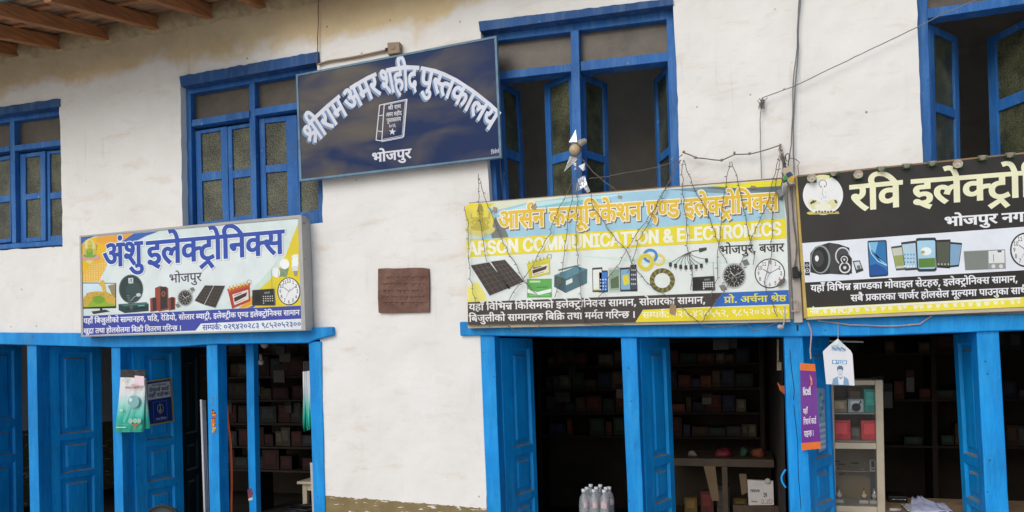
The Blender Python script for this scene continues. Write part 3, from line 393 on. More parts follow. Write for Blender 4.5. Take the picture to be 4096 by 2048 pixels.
11361: [[185,0,185,67,669,329,750,373,856,439,912,500,913,533,912,571,838,627,716,657,639,657,554,657,432,623,366,562,367,521,189,521,188,585,308,683,512,737,643,737,772,737,972,683,1086,591,1087,534,1086,495,1030,420,888,325,759,257,441,87,441,82,1113,82,1113,0]],
11371: [[621,-10,488,-10,268,36,130,123,123,184,313,184,320,147,404,97,540,72,623,72,710,72,854,102,936,162,937,206,936,245,864,311,704,352,573,352,453,352,453,426,821,640,821,646,195,646,195,728,1065,728,1065,660,607,396,607,411,764,419,996,365,1122,266,1123,205,1122,143,992,45,766,-10]],
11453: [[695,0,935,728,1083,728,845,0], [35,201,59,274,1149,274,1125,201], [185,0,423,728,571,728,333,0], [121,453,145,527,1233,527,1209,453]],
10456: [[587,0,51,728,247,728,555,296,580,259,660,135,713,44,677,44,728,137,806,259,833,296,1133,728,1331,728,801,0]],
11372: [[119,148,119,224,699,728,881,728,315,235,315,229,1179,229,1179,148], [805,0,805,170,805,206,805,454,981,454,981,0]],
11364: [[631,-10,502,-10,300,41,178,128,175,184,355,184,360,151,436,101,558,72,631,72,718,72,856,113,934,185,935,231,934,278,852,352,710,395,621,395,552,395,414,373,371,356,197,367,283,728,1049,728,1049,646,439,646,389,434,397,434,442,452,578,476,655,476,752,476,922,440,1046,374,1116,285,1117,232,1116,163,990,53,772,-10]],
11373: [[649,-10,514,-10,304,52,186,161,187,231,186,283,276,398,393,485,723,728,923,728,437,373,419,373,438,393,512,427,614,447,673,447,804,447,1000,392,1110,292,1111,224,1110,156,990,51,782,-10], [649,70,732,70,860,110,934,179,935,224,934,270,860,338,732,377,649,377,564,377,434,339,362,271,363,226,362,180,434,110,564,70]],
11366: [[279,0,925,640,925,646,179,646,179,728,1119,728,1119,641,473,0]],
11367: [[649,-10,500,-10,274,42,148,134,149,193,148,239,222,318,352,371,433,378,433,382,326,396,202,486,203,544,202,600,316,687,518,737,649,737,776,737,976,687,1092,600,1093,544,1092,486,966,396,865,382,865,378,942,371,1072,318,1148,239,1149,193,1148,134,1020,42,794,-10], [649,71,744,71,884,103,962,160,963,198,962,239,880,301,738,336,649,336,556,336,414,301,332,239,333,198,332,160,408,103,550,71], [649,414,724,414,844,445,914,500,915,537,914,574,846,627,726,657,649,657,568,657,448,627,380,574,381,537,380,500,448,445,570,414]],
11374: [[649,737,782,737,992,676,1110,567,1111,497,1110,445,1020,329,905,243,575,0,375,0,861,355,879,355,858,334,784,301,682,281,625,281,492,281,294,336,186,436,187,504,186,572,306,677,514,737], [649,658,564,658,436,618,362,548,363,504,362,458,436,389,564,350,649,350,732,350,862,389,934,458,935,502,934,547,862,618,732,658]],
11359: [[649,-10,486,-10,258,78,138,245,139,363,138,481,260,648,488,737,649,737,810,737,1038,648,1158,481,1159,363,1158,245,1040,78,812,-10], [649,71,754,71,904,140,980,271,981,363,980,457,904,587,754,657,649,657,542,657,394,587,316,457,317,363,316,271,394,140,542,71]],
10271: [[303,208,303,307,352,341,452,404,554,463,611,493,1045,728,1289,728,667,395,657,395], [177,0,177,728,363,728,363,479,359,322,363,276,363,0], [1069,0,543,370,659,442,1289,0]],
10375: [[177,0,177,728,675,728,844,728,1064,666,1170,561,1171,496,1170,431,1064,326,844,263,675,263,323,263,323,345,667,345,782,345,922,384,986,453,987,496,986,539,922,607,780,646,665,646,363,646,363,0]],
10459: [[449,0,51,728,241,728,471,281,490,246,522,172,554,96,569,56,545,56,560,96,590,172,626,246,645,281,881,728,1091,728,1325,281,1344,246,1378,172,1412,96,1427,56,1401,56,1416,96,1446,172,1482,246,1501,281,1729,728,1921,728,1523,0,1307,0,1057,461,1032,506,986,612,965,681,1005,681,982,616,942,513,915,461,665,0]],
10065: [[177,0,177,728,693,728,844,728,1042,675,1138,588,1139,535,1138,488,1072,427,964,391,901,382,901,375,968,373,1104,330,1196,251,1197,194,1196,139,1094,51,880,0,709,0], [363,82,705,82,874,82,1016,147,1017,195,1016,231,942,293,806,330,713,330,363,330], [363,408,683,408,760,408,886,439,960,495,961,533,960,580,830,646,689,646,363,646]],
11392: [[965,351,965,270,327,270,327,351]],
}
RUN = {
'अंशु': ([(9,0,0), (6,764,0), (58,764,0), (69,1444,0)], 1444),
'इलेक्ट्रोनिक्स': ([(11,0,0), (54,491,0), (75,1169,0), (183,1169,0), (264,1772,0), (79,2276,0), (67,2535,0), (44,2794,0), (183,3349,0), (60,3952,0)], 4628),
'भोजपुर': ([(49,0,0), (79,703,0), (32,962,0), (46,1704,0), (69,2272,0), (52,2272,0)], 2681),
'यहाँ बिजुलीको सामानहरु, घडि, रेडियो, सोलार ब्याट्री, इलेक्ट्रीक एण्ड इलेक्ट्रोनिक्स सामान': ([(51,0,0), (61,580,0), (66,1111,0), (5,1370,0), (3,1370,0), (67,1630,0), (48,1889,0), (32,2460,0), (69,3202,0), (54,3202,0), (68,3880,0), (25,4139,0), (79,4901,0), (3,5160,0), (60,5420,0), (66,6096,0), (50,6355,0), (66,6953,0), (44,7212,0), (61,7767,0), (417,8298,0), (799,8861,0), (3,9129,0), (28,9389,0), (67,9980,0), (37,10239,0), (799,10816,0), (3,11084,0), (52,11344,0), (75,11753,0), (67,11753,0), (37,12012,0), (51,12589,0), (79,13169,0), (799,13428,0), (3,13696,0), (60,13956,0), (79,14632,0), (54,14891,0), (66,15569,0), (52,15828,0), (3,16237,0), (205,16497,0), (51,16898,0), (66,17478,0), (264,17737,0), (68,18241,0), (799,18500,0), (3,18768,0), (11,19028,0), (54,19519,0), (75,20197,0), (183,20197,0), (264,20800,0), (68,21304,0), (25,21563,0), (3,22325,0), (19,22585,0), (197,23138,0), (37,23605,0), (3,24182,0), (11,24442,0), (54,24933,0), (75,25611,0), (183,25611,0), (264,26214,0), (79,26718,0), (67,26977,0), (44,27236,0), (183,27791,0), (60,28394,0), (3,29070,0), (60,29330,0), (66,30006,0), (50,30265,0), (66,30863,0), (44,31122,0)], 31677),
'खुद्रा तथा होलसेलमा बिक्री वितरण गरिन्छ ।': ([(26,0,0), (69,818,0), (271,818,0), (66,1338,0), (3,1597,0), (40,1857,0), (41,2427,0), (66,3069,0), (3,3328,0), (61,3588,0), (79,4119,0), (54,4378,0), (60,5056,0), (75,5732,0), (54,5732,0), (50,6410,0), (66,7008,0), (3,7267,0), (67,7527,0), (48,7786,0), (254,8357,0), (68,9119,0), (3,9378,0), (67,9638,0), (57,9897,0), (40,10453,0), (52,11023,0), (39,11432,0), (3,12155,0), (27,12415,0), (67,12978,0), (52,13237,0), (202,13646,0), (31,14004,0), (3,14705,0), (104,14965,0)], 15344),
'सम्पर्क: ०२९४२०२८३ ९८५२०५२३००': ([(60,0,0), (549,676,0), (25,1591,0), (181,2132,0), (813,2353,0), (3,2647,0), (106,2907,0), (108,3458,0), (115,4009,0), (110,4560,0), (108,5111,0), (106,5662,0), (108,6213,0), (114,6764,0), (109,7315,0), (3,7866,0), (115,8126,0), (114,8677,0), (111,9228,0), (108,9779,0), (106,10330,0), (111,10881,0), (108,11432,0), (109,11983,0), (106,12534,0), (106,13085,0)], 13636),
'आर्सन कम्यूनिकेशन एण्ड इलेक्ट्रोनिक्स': ([(10,0,0), (60,1023,0), (181,1699,0), (44,1699,0), (3,2254,0), (25,2514,0), (207,3276,0), (51,3626,0), (70,4206,0), (67,4206,0), (44,4465,0), (25,5020,0), (75,5561,0), (58,5782,0), (44,6462,0), (3,7017,0), (19,7277,0), (197,7830,0), (37,8297,0), (3,8874,0), (11,9134,0), (54,9625,0), (75,10303,0), (183,10303,0), (264,10906,0), (79,11410,0), (67,11669,0), (44,11928,0), (183,12483,0), (60,13086,0)], 13762),
'भोजपुर, बजार': ([(49,0,0), (79,703,0), (32,962,0), (46,1704,0), (69,2272,0), (52,2272,0), (799,2681,0), (3,2949,0), (48,3209,0), (32,3780,0), (66,4522,0), (52,4781,0)], 5190),
'यहाँ विभिन्न किसिमको इलेक्ट्रोनिक्स सामान, सोलारका सामान,': ([(51,0,0), (61,580,0), (66,1111,0), (5,1370,0), (3,1370,0), (67,1630,0), (57,1889,0), (67,2445,0), (49,2704,0), (545,3407,0), (3,4022,0), (67,4282,0), (25,4541,0), (67,5303,0), (60,5562,0), (50,6238,0), (25,6836,0), (79,7598,0), (3,7857,0), (11,8117,0), (54,8608,0), (75,9286,0), (183,9286,0), (264,9889,0), (79,10393,0), (67,10652,0), (44,10911,0), (183,11466,0), (60,12069,0), (3,12745,0), (60,13005,0), (66,13681,0), (50,13940,0), (66,14538,0), (44,14797,0), (799,15352,0), (3,15620,0), (60,15880,0), (79,16556,0), (54,16815,0), (66,17493,0), (52,17752,0), (25,18161,0), (66,18923,0), (3,19182,0), (60,19442,0), (66,20118,0), (50,20377,0), (66,20975,0), (44,21234,0), (799,21789,0)], 22057),
'बिजुलीको सामानहरु बिक्रि तथा मर्मत गरिन्छ ।': ([(67,0,0), (48,259,0), (32,830,0), (69,1572,0), (54,1572,0), (68,2250,0), (25,2509,0), (79,3271,0), (3,3530,0), (60,3790,0), (66,4466,0), (50,4725,0), (66,5323,0), (44,5582,0), (61,6137,0), (417,6668,0), (3,7231,0), (67,7491,0), (48,7750,0), (67,8321,0), (254,8580,0), (3,9342,0), (40,9602,0), (41,10172,0), (66,10814,0), (3,11073,0), (50,11333,0), (50,11931,0), (181,12529,0), (40,12529,0), (3,13099,0), (27,13359,0), (67,13922,0), (52,14181,0), (202,14590,0), (31,14948,0), (3,15649,0), (104,15909,0)], 16288),
'प्रो. अर्चना श्रेष्ठ': ([(274,0,0), (79,568,0), (801,827,0), (3,1095,0), (9,1355,0), (30,2119,0), (181,2753,0), (44,2753,0), (66,3308,0), (3,3567,0), (284,3827,0), (75,4534,0), (565,4534,0)], 5123),
'सम्पर्क: ०२९-४२०५५२, ९८५२०२३९५०': ([(60,0,0), (549,676,0), (25,1591,0), (181,2132,0), (813,2353,0), (3,2647,0), (106,2907,0), (108,3458,0), (115,4009,0), (800,4560,0), (110,4900,0), (108,5451,0), (106,6002,0), (111,6553,0), (111,7104,0), (108,7655,0), (799,8206,0), (3,8474,0), (115,8734,0), (114,9285,0), (111,9836,0), (108,10387,0), (106,10938,0), (108,11489,0), (109,12040,0), (115,12591,0), (111,13142,0), (106,13693,0)], 14244),
'रवि': ([(52,0,0), (67,409,0), (57,668,0)], 1224),
'भोजपुर नगर': ([(49,0,0), (79,703,0), (32,962,0), (46,1704,0), (69,2272,0), (52,2272,0), (3,2681,0), (44,2941,0), (27,3496,0), (52,4059,0)], 4468),
'यहाँ विभिन्न ब्राण्डका मोवाइल सेटहरु, इलेक्ट्रोनिक्स सामान,': ([(51,0,0), (61,580,0), (66,1111,0), (5,1370,0), (3,1370,0), (67,1630,0), (57,1889,0), (67,2445,0), (49,2704,0), (545,3407,0), (3,4022,0), (276,4282,0), (66,4853,0), (197,5112,0), (37,5579,0), (25,6156,0), (66,6918,0), (3,7177,0), (50,7437,0), (79,8035,0), (57,8294,0), (66,8850,0), (11,9109,0), (54,9600,0), (3,10278,0), (60,10538,0), (75,11214,0), (35,11214,0), (61,11718,0), (417,12249,0), (799,12812,0), (3,13080,0), (11,13340,0), (54,13831,0), (75,14509,0), (183,14509,0), (264,15112,0), (79,15616,0), (67,15875,0), (44,16134,0), (183,16689,0), (60,17292,0), (3,17968,0), (60,18228,0), (66,18904,0), (50,19163,0), (66,19761,0), (44,20020,0), (799,20575,0)], 20843),
'सबै प्रकारका चार्जर होलसेल मूल्यमा पाउनुका साथै': ([(60,0,0), (48,676,0), (76,1247,0), (3,1247,0), (274,1507,0), (25,2075,0), (66,2837,0), (52,3096,0), (25,3505,0), (66,4267,0), (3,4526,0), (30,4786,0), (66,5420,0), (32,5679,0), (181,6421,0), (52,6421,0), (3,6830,0), (61,7090,0), (79,7621,0), (54,7880,0), (60,8558,0), (75,9234,0), (54,9234,0), (3,9912,0), (50,10172,0), (70,10770,0), (210,10770,0), (51,11270,0), (50,11850,0), (66,12448,0), (3,12707,0), (46,12967,0), (66,13535,0), (13,13794,0), (44,14342,0), (69,14897,0), (25,14897,0), (66,15659,0), (3,15918,0), (60,16178,0), (66,16854,0), (41,17113,0), (76,17755,0)], 17755),
'नोट :': ([(44,0,0), (79,555,0), (35,814,0), (3,1318,0), (813,1578,0)], 1872),
'श्रीराम': ([(284,0,0), (68,707,0), (52,966,0), (66,1375,0), (50,1634,0)], 2232),
'अमर': ([(9,0,0), (50,764,0), (52,1362,0)], 1771),
'शहीद': ([(58,0,0), (61,680,0), (68,1211,0), (42,1470,0)], 1990),
'पुस्तकालय': ([(46,0,0), (69,568,0), (215,568,0), (40,957,0), (25,1527,0), (66,2289,0), (54,2548,0), (51,3226,0)], 3806),
'श्री राम': ([(284,0,0), (68,707,0), (3,966,0), (52,1226,0), (66,1635,0), (50,1894,0)], 2492),
'अमर शहीद': ([(9,0,0), (50,764,0), (52,1362,0), (3,1771,0), (58,2031,0), (61,2711,0), (68,3242,0), (42,3501,0)], 4021),
'२०२६': ([(108,0,0), (106,551,0), (108,1102,0), (112,1653,0)], 2204),
'त्रिवेणी': ([(67,0,0), (269,259,0), (57,811,0), (75,1367,0), (39,1367,0), (68,2090,0)], 2349),
'नेपाल टेलिकमको': ([(44,0,0), (75,555,0), (46,555,0), (66,1123,0), (54,1382,0), (3,2060,0), (35,2320,0), (75,2780,0), (67,2824,0), (54,3083,0), (25,3761,0), (50,4523,0), (25,5121,0), (79,5883,0)], 6142),
'नेपाल टेलिकम': ([(44,0,0), (75,555,0), (46,555,0), (66,1123,0), (54,1382,0), (3,2060,0), (35,2320,0), (75,2780,0), (67,2824,0), (54,3083,0), (25,3761,0), (50,4523,0)], 5121),
'रिचार्ज कार्ड': ([(67,0,0), (52,259,0), (30,668,0), (66,1302,0), (32,1561,0), (181,2303,0), (3,2303,0), (25,2563,0), (66,3325,0), (37,3584,0), (181,4155,0)], 4161),
'यहाँ पाईन्छ।': ([(51,0,0), (61,580,0), (66,1111,0), (5,1370,0), (3,1370,0), (46,1630,0), (66,2198,0), (12,2457,0), (202,2948,0), (31,3306,0), (104,4007,0)], 4386),
'यहाँ': ([(51,0,0), (61,580,0), (66,1111,0), (5,1370,0)], 1370),
'पाइन्छ ।': ([(46,0,0), (66,568,0), (11,827,0), (202,1318,0), (31,1676,0), (3,2377,0), (104,2637,0)], 3016),
'ARSON COMMUNICATION & ELECTRONICS': ([(10002,0,0), (10384,690,0), (10397,1333,0), (10321,1975,0), (10300,2740,0), (11422,3493,0), (10073,3762,0), (10321,4492,0), (10292,5257,0), (10292,6160,0), (10424,7063,0), (10300,7808,0), (10234,8561,0), (10073,9002,0), (10002,9732,0), (10411,10422,0), (10234,11068,0), (10321,11509,0), (10300,12273,0), (11422,13027,0), (11425,13295,0), (11422,13939,0), (10095,14208,0), (10281,14809,0), (10095,15375,0), (10073,15976,0), (10411,16706,0), (10384,17352,0), (10321,17995,0), (10300,18760,0), (10234,19513,0), (10073,19954,0), (10397,20685,0)], 21326),
'NTC,': ([(10300,0,0), (10411,753,0), (10073,1399,0), (11375,2129,0)], 2398),
'Ncell': ([(10300,0,0), (10586,753,0), (10614,1325,0), (10751,1908,0), (10751,2183,0)], 2458),
'*123#': ([(11407,0,0), (11360,648,0), (11361,1297,0), (11371,1945,0), (11453,2594,0)], 3227),
'TRIVA': ([(10411,0,0), (10384,646,0), (10234,1289,0), (10456,1730,0), (10002,2420,0)], 3110),
'IN': ([(10234,0,0), (10300,441,0)], 1194),
'1': ([(11360,0,0)], 648),
'2': ([(11361,0,0)], 648),
'3': ([(11371,0,0)], 648),
'4': ([(11372,0,0)], 648),
'5': ([(11364,0,0)], 648),
'6': ([(11373,0,0)], 648),
'7': ([(11366,0,0)], 648),
'8': ([(11367,0,0)], 648),
'9': ([(11374,0,0)], 648),
'10': ([(11360,0,0), (11359,648,0)], 1297),
'11': ([(11360,0,0), (11360,648,0)], 1297),
'12': ([(11360,0,0), (11361,648,0)], 1297),
'RAKA POWER': ([(10384,0,0), (10002,644,0), (10271,1333,0), (10002,2005,0), (11422,2695,0), (10375,2964,0), (10321,3603,0), (10459,4367,0), (10095,5353,0), (10384,5954,0)], 6597),
'BP-816-T-6': ([(10065,0,0), (10375,654,0), (11392,1293,0), (11367,1941,0), (11360,2590,0), (11373,3238,0), (11392,3887,0), (10411,4535,0), (11392,5181,0), (11373,5829,0)], 6478),
}
# ------------------------------------------------------------------ lettering
GC = {}
def contours(key):
    out = []
    for a in GLY[key]:
        pts = [(a[i] >> 1, a[i+1], a[i] & 1) for i in range(0, len(a), 2)]
        ex = []
        for k in range(len(pts)):
            p, q = pts[k], pts[(k+1) % len(pts)]; ex.append(p)
            if not p[2] and not q[2]: ex.append(((p[0]+q[0])/2, (p[1]+q[1])/2, 1))
        s = next(i for i, p in enumerate(ex) if p[2]); ex = ex[s:]+ex[:s]+[ex[s]]
        r = []; i = 0
        while i < len(ex)-1:
            r.append(ex[i][:2])
            if ex[i+1][2]: i += 1
            else:
                p0, p1, p2 = ex[i:i+3]
                for u in (1/3, 2/3): r.append(tuple((1-u)**2*p0[j]+2*u*(1-u)*p1[j]+u*u*p2[j] for j in (0, 1)))
                i += 2
        r = [p for k, p in enumerate(r) if math.dist(p, r[k-1]) > .5]
        if len(r) > 2: out.append(np.array(r, float))
    return out
def glyph(key, bx, by):
    k = (key, bx, by)
    if k in GC: return GC[k]
    cs = []
    for c in contours(key):
        d = np.roll(c, -1, 0)-c; d /= np.maximum(np.hypot(*d.T)[:, None], 1e-6)
        nrm = np.stack([-d[:, 1], d[:, 0]], 1); n0 = np.roll(nrm, 1, 0)
        b = nrm+n0; b /= np.maximum((b*nrm).sum(1), .35)[:, None]
        cs.append(c+b*np.array([bx, by]))
    vs_, es = [], []
    for c in cs:
        o = len(vs_); vs_ += [Vector(p) for p in c]; es += [(o+i, o+(i+1) % len(c)) for i in range(len(c))]
    if not vs_: GC[k] = ([], []); return GC[k]
    V, E, FC = delaunay_2d_cdt(vs_, es, [], 0, 1e-3)[:3]
    V = np.array([(v.x, v.y) for v in V]); ce = np.array([V[list(f)].mean(0) for f in FC]); wn = np.zeros(len(ce), int)
    for c in cs:
        p, q = c, np.roll(c, -1, 0)
        for (x0, y0), (x1, y1) in zip(p, q):
            if y0 == y1: continue
            m_ = (ce[:, 1] >= min(y0, y1)) & (ce[:, 1] < max(y0, y1))
            xc = x0+(ce[:, 1]-y0)*(x1-x0)/(y1-y0)
            wn += np.where(m_ & (xc > ce[:, 0]), 1 if y1 > y0 else -1, 0)
    GC[k] = (V, [tuple(f) for f, w in zip(FC, wn) if w != 0]); return GC[k]

class Sheet:
    """drawing surface lying on a real flat object: crop coordinates of the photo, thin layers of paint"""
    def __init__(s, Y, ox, oy, sc, plane=None): s.Y, s.ox, s.oy, s.sc, s.plane, s.turn = Y, ox, oy, sc, plane, 0
    def pt(s, x, y, l):
        x, y = s.ox+s.sc*x, s.oy+s.sc*y
        if s.plane:
            p0, n = s.plane; return PPL(x, y, p0+n*(l*.0006), n)
        return P(x, y, s.Y-l*.0006)
    def poly(s, mb, pts, col, l): mb.face([s.pt(x, y, l) for x, y in pts], ink(col))
    def ell(s, mb, cx, cy, rx, ry, col, l, n=28, rot=0, a0=0, a1=360):
        c, sn = math.cos(math.radians(rot)), math.sin(math.radians(rot)); pts = []
        for k in range(n if a1-a0 == 360 else n+1):
            a = math.radians(a0+(a1-a0)*k/n); x, y = rx*math.cos(a), ry*math.sin(a); pts.append((cx+x*c-y*sn, cy+x*sn+y*c))
        s.poly(mb, pts, col, l)
    def line(s, mb, pts, w, col, l, closed=False):
        pts = [np.array(p, float) for p in pts]; n = len(pts)
        if closed: pts = pts+[pts[0]]
        for k in range(len(pts)-1):
            a, b_ = pts[k], pts[k+1]; d = b_-a; d /= max(np.hypot(*d), 1e-6); q = np.array([-d[1], d[0]])*w/2; e = d*w*.35
            s.poly(mb, [a+q-e, b_+q+e, b_-q+e, a-q-e], col, l+(s.turn % 12)*.03); s.turn += 1
    def ring(s, mb, cx, cy, rx, ry, wd, col, l, n=32):
        o = [(cx+rx*math.cos(k*2*math.pi/n), cy+ry*math.sin(k*2*math.pi/n)) for k in range(n)]
        i = [(cx+(rx-wd)*math.cos(k*2*math.pi/n), cy+(ry-wd)*math.sin(k*2*math.pi/n)) for k in range(n)]
        for k in range(n): s.poly(mb, [o[k], o[(k+1) % n], i[(k+1) % n], i[k]], col, l)
    def grid(s, mb, quad, nx, ny, w, col, l):
        q = [np.array(p, float) for p in quad]; g = lambda u, v: (q[0]*(1-u)+q[1]*u)*(1-v)+(q[3]*(1-u)+q[2]*u)*v
        for i in range(1, nx): s.line(mb, [g(i/nx, 0), g(i/nx, 1)], w, col, l)
        for j in range(1, ny): s.line(mb, [g(0, j/ny), g(1, j/ny)], w, col, l+.2)
    def text(s, mb, st, p0, p1, h, col, l, bold=(0, 0), shift=(0, 0), lean=.02, hu=622., curve=None):
        runs, wd = RUN[st]; m_ = ink(col); p0, p1 = np.array(p0, float), np.array(p1, float); up = np.array([-lean*h, -h])/hu
        for k, (key, ox, oy) in enumerate(runs):
            V, FC = glyph(key, *bold)
            if not FC: continue
            pts = []
            for x, y in V:
                if curve: q = curve((x+ox)/wd, (y+oy)/hu)
                else: q = p0+(p1-p0)*((x+ox)/wd)+up*(y+oy)
                pts.append(s.pt(q[0]+shift[0], q[1]+shift[1], l+(k % 6)*.07))
            mb.mesh(pts, FC, m_)
# ------------------------------------------------------------------ ground
def noise_sheet(name, x0, x1, y0, y1, z, n, amp, mat):
    mb = MB(); vs_ = []; fs = []
    for j in range(n+1):
        for i in range(n+1):
            x = x0+(x1-x0)*i/n; y = y0+(y1-y0)*j/n; vs_.append((x, y, z+amp*noise.noise(Vector((x, y, 0))*1.5)))
    for j in range(n):
        for i in range(n): a = j*(n+1)+i; fs.append((a, a+1, a+n+2, a+n+1))
    mb.mesh(vs_, fs, mat); return mb
tag(noise_sheet('ground', -150, 150, -150, 150, -.03, 40, 0.02, noisy('packed_earth', (.60, .59, .57), .95, .25, 2, .4, 15)).build('ground', loc=(0, 0, 0)), kind='structure')
tag(noise_sheet('pavement', -14, 12, -3.2, -.05, .03, 30, .004, noisy('stone_paving', (.60, .59, .57), .85, .2, 3, .4, 12)).build('pavement', loc=(0, 0, 0)), kind='structure')

# ------------------------------------------------------------------ the building
B = thing('whitewashed_building', 'old whitewashed two-storey shop building with blue timber windows and doors', 'building', (0, 0, 0))
T1 = lambda x, y: (x*.4970, 380+y*.4970)          # left window crop
T2 = lambda x, y: (700+x*.5591, 200+y*.5591)      # second window crop
T3 = lambda x, y: (1800+x*.66, y*.66)             # third window crop
T4 = lambda x, y: (2700+x*.5824, y*.5824)         # right window crop
W1O = [(-460, 500), (237, 402), (243, 560), (246, 760), (249, 986), (-460, 1030)]
W2O = [(719, 346), (1268, 250), (1280, 480), (1288, 720), (1291, 890), (1000, 914), (731, 935)]
W3O = [(1922, 124), (2692, 18), (2708, 330), (2720, 740), (2722, 800), (1960, 850)]
W4O = [(3662, -140), (4560, -230), (4620, 560), (3692, 690), (3690, 600), (3680, 400), (3668, 20)]
def ext(px, py, px2, py2, z, Y=0.0):
    a, b_ = P(px, py, Y), P(px2, py2, Y); u = (z-a.z)/(b_.z-a.z); return a+(b_-a)*u
G1 = [P(-560, 1345), P(1270, 1345), P(1283, 1372), P(1289, 1700), ext(1289, 1700, 1299, 2000, -.05), ext(-560, 1345, -580, 2400, -.05)]
G2 = [P(1921, 1320), P(4760, 1290), ext(4760, 1290, 4830, 2000, -.05), ext(1936, 1650, 1948, 2035, -.05), P(1936, 1650)]
def jag(poly, step=.05, amp=.006):
    out = []
    for a, b_ in zip(poly, poly[1:]+poly[:1]):
        L = math.dist(a, b_); n = max(1, int(L/step)); nx, nz = (b_[1]-a[1])/L, -(b_[0]-a[0])/L
        for k in range(n):
            x = a[0]+(b_[0]-a[0])*k/n; z = a[1]+(b_[1]-a[1])*k/n; w = amp*(noise.noise(Vector((x*9, z*9, 3)))+.7*noise.noise(Vector((x*31, z*31, 8)))) if k else 0
            out.append((x+nx*w, z+nz*w))
    return out
XL, XR, ZB, ZT = -8.2, 4.2, -.05, 4.9
holes = [jag([(p.x, p.z) for p in ([P(*q) for q in O] if isinstance(O[0], tuple) else O)]) for O in (W1O, W2O, W3O, W4O, G1, G2)]
def inside(pt, poly):
    x, z = pt; c = False
    for (x0, z0), (x1, z1) in zip(poly, poly[1:]+poly[:1]):
        if (z0 > z) != (z1 > z) and x < x0+(z-z0)*(x1-x0)/(z1-z0): c = not c
    return c
pts = []; edges = []
for h in [[(XL, ZB), (XR, ZB), (XR, ZT), (XL, ZT)]]+holes:
    o = len(pts); pts += h; edges += [(o+i, o+(i+1) % len(h)) for i in range(len(h))]
gs = .06
for i in range(1, int((XR-XL)/gs)):
    for j in range(1, int((ZT-ZB)/gs)):
        q = (XL+i*gs+(gs/2 if j % 2 else 0), ZB+j*gs)
        if not any(inside(q, h) for h in holes): pts.append(q)
V, E, FC = delaunay_2d_cdt([Vector(p) for p in pts], edges, [], 0, 1e-5)[:3]
vv = []
for v in V:
    q = Vector((v.x, v.y, 0)); y = .008*noise.noise(q*1.3)+.005*noise.noise(q*4+Vector((5, 2, 0)))+.002*noise.noise(q*13)
    vv.append((v.x, y, v.y))
mb = MB(); fs = []
for f in FC:
    c = (sum(V[i].x for i in f)/3, sum(V[i].y for i in f)/3)
    if XL < c[0] < XR and not any(inside(c, h) for h in holes): fs.append(tuple(f))
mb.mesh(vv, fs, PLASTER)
WT = .32
for h in holes:
    n = len(h); a = []; 
    for x, z in h:
        q = Vector((x, z, 0)); a.append((x, .008*noise.noise(q*1.3)+.005*noise.noise(q*4+Vector((5, 2, 0)))+.002*noise.noise(q*13), z))
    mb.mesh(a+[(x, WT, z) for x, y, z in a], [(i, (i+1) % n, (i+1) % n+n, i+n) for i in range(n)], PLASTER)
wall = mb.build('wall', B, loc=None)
# inner faces, floors and dim rooms behind the wall
mb = MB()
def room(mb, x0, x1, z0, z1, y1, m, mf=None):
    y0 = WT+.004
    for f in ([(x0, y0, z0), (x1, y0, z0), (x1, y1, z0), (x0, y1, z0)], [(x0, y0, z1), (x1, y0, z1), (x1, y1, z1), (x0, y1, z1)],
              [(x0, y1, z0), (x1, y1, z0), (x1, y1, z1), (x0, y1, z1)], [(x0, y0, z0), (x0, y1, z0), (x0, y1, z1), (x0, y0, z1)], [(x1, y0, z0), (x1, y1, z0), (x1, y1, z1), (x1, y0, z1)]): mb.face(f, m)
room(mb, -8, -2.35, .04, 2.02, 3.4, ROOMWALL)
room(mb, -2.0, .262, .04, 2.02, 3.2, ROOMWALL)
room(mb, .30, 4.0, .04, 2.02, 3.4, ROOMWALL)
mb.build('shop_room', B)
mb = MB()
room(mb, -8, -4.2, 2.2, 4.1, 3, UPROOM); room(mb, -4.15, -2.2, 2.2, 4.1, 3, UPROOM); room(mb, -2.15, .5, 2.2, 4.1, 1.5, UPROOM); room(mb, .55, 4, 2.2, 4.3, 3, UPROOM)
mb.build('upper_room', B)
mb = MB(); mb.box((XL, 3.5, 0), (XR, 3.7, 4.85), PLASTER); mb.box((XL-.01, .003, -.04), (XL+.25, 3.49, 4.89), PLASTER); mb.box((XR-.25, .003, -.04), (XR+.01, 3.49, 4.89), PLASTER); mb.build('rear_wall', B)

# roof: rafters sloping out over the street, boards on top
th = math.radians(12.5); D = Vector((0, -math.cos(th), -math.sin(th))); NU = Vector((0, -math.sin(th), math.cos(th)))
zr = lambda x: 4.125+.012*(x+4.5)
xs = [P(px, py).x for px, py in ((75, 228), (240, 200), (432, 156), (627, 116), (845, 76), (1058, 20))]
step = (xs[-1]-xs[0])/5; XS = xs[4]+.30
k = 1
while xs[0]-step > XL: xs.insert(0, xs[0]-step)
while xs[-1]+step < XR: xs.append(xs[-1]+step)
for i, x in enumerate(xs):
    mb = MB(); x += random.uniform(-.012, .012); w = random.uniform(.055, .07); h = random.uniform(.085, .1)
    O = Vector((x, .0, zr(x)+random.uniform(-.008, .008)))+D*(-.45)
    mb.obox(O, D*(1.40 if x < XS else .80), Vector((1, 0, 0)), NU, 0, 1, -w/2, w/2, 0, h, WOODBROWN)
    mb.build('rafter', B, bevel=.004)
def span(x0, x1): return Vector((x0, 0, zr(x0))), Vector((x1-x0, 0, zr(x1)-zr(x0)))
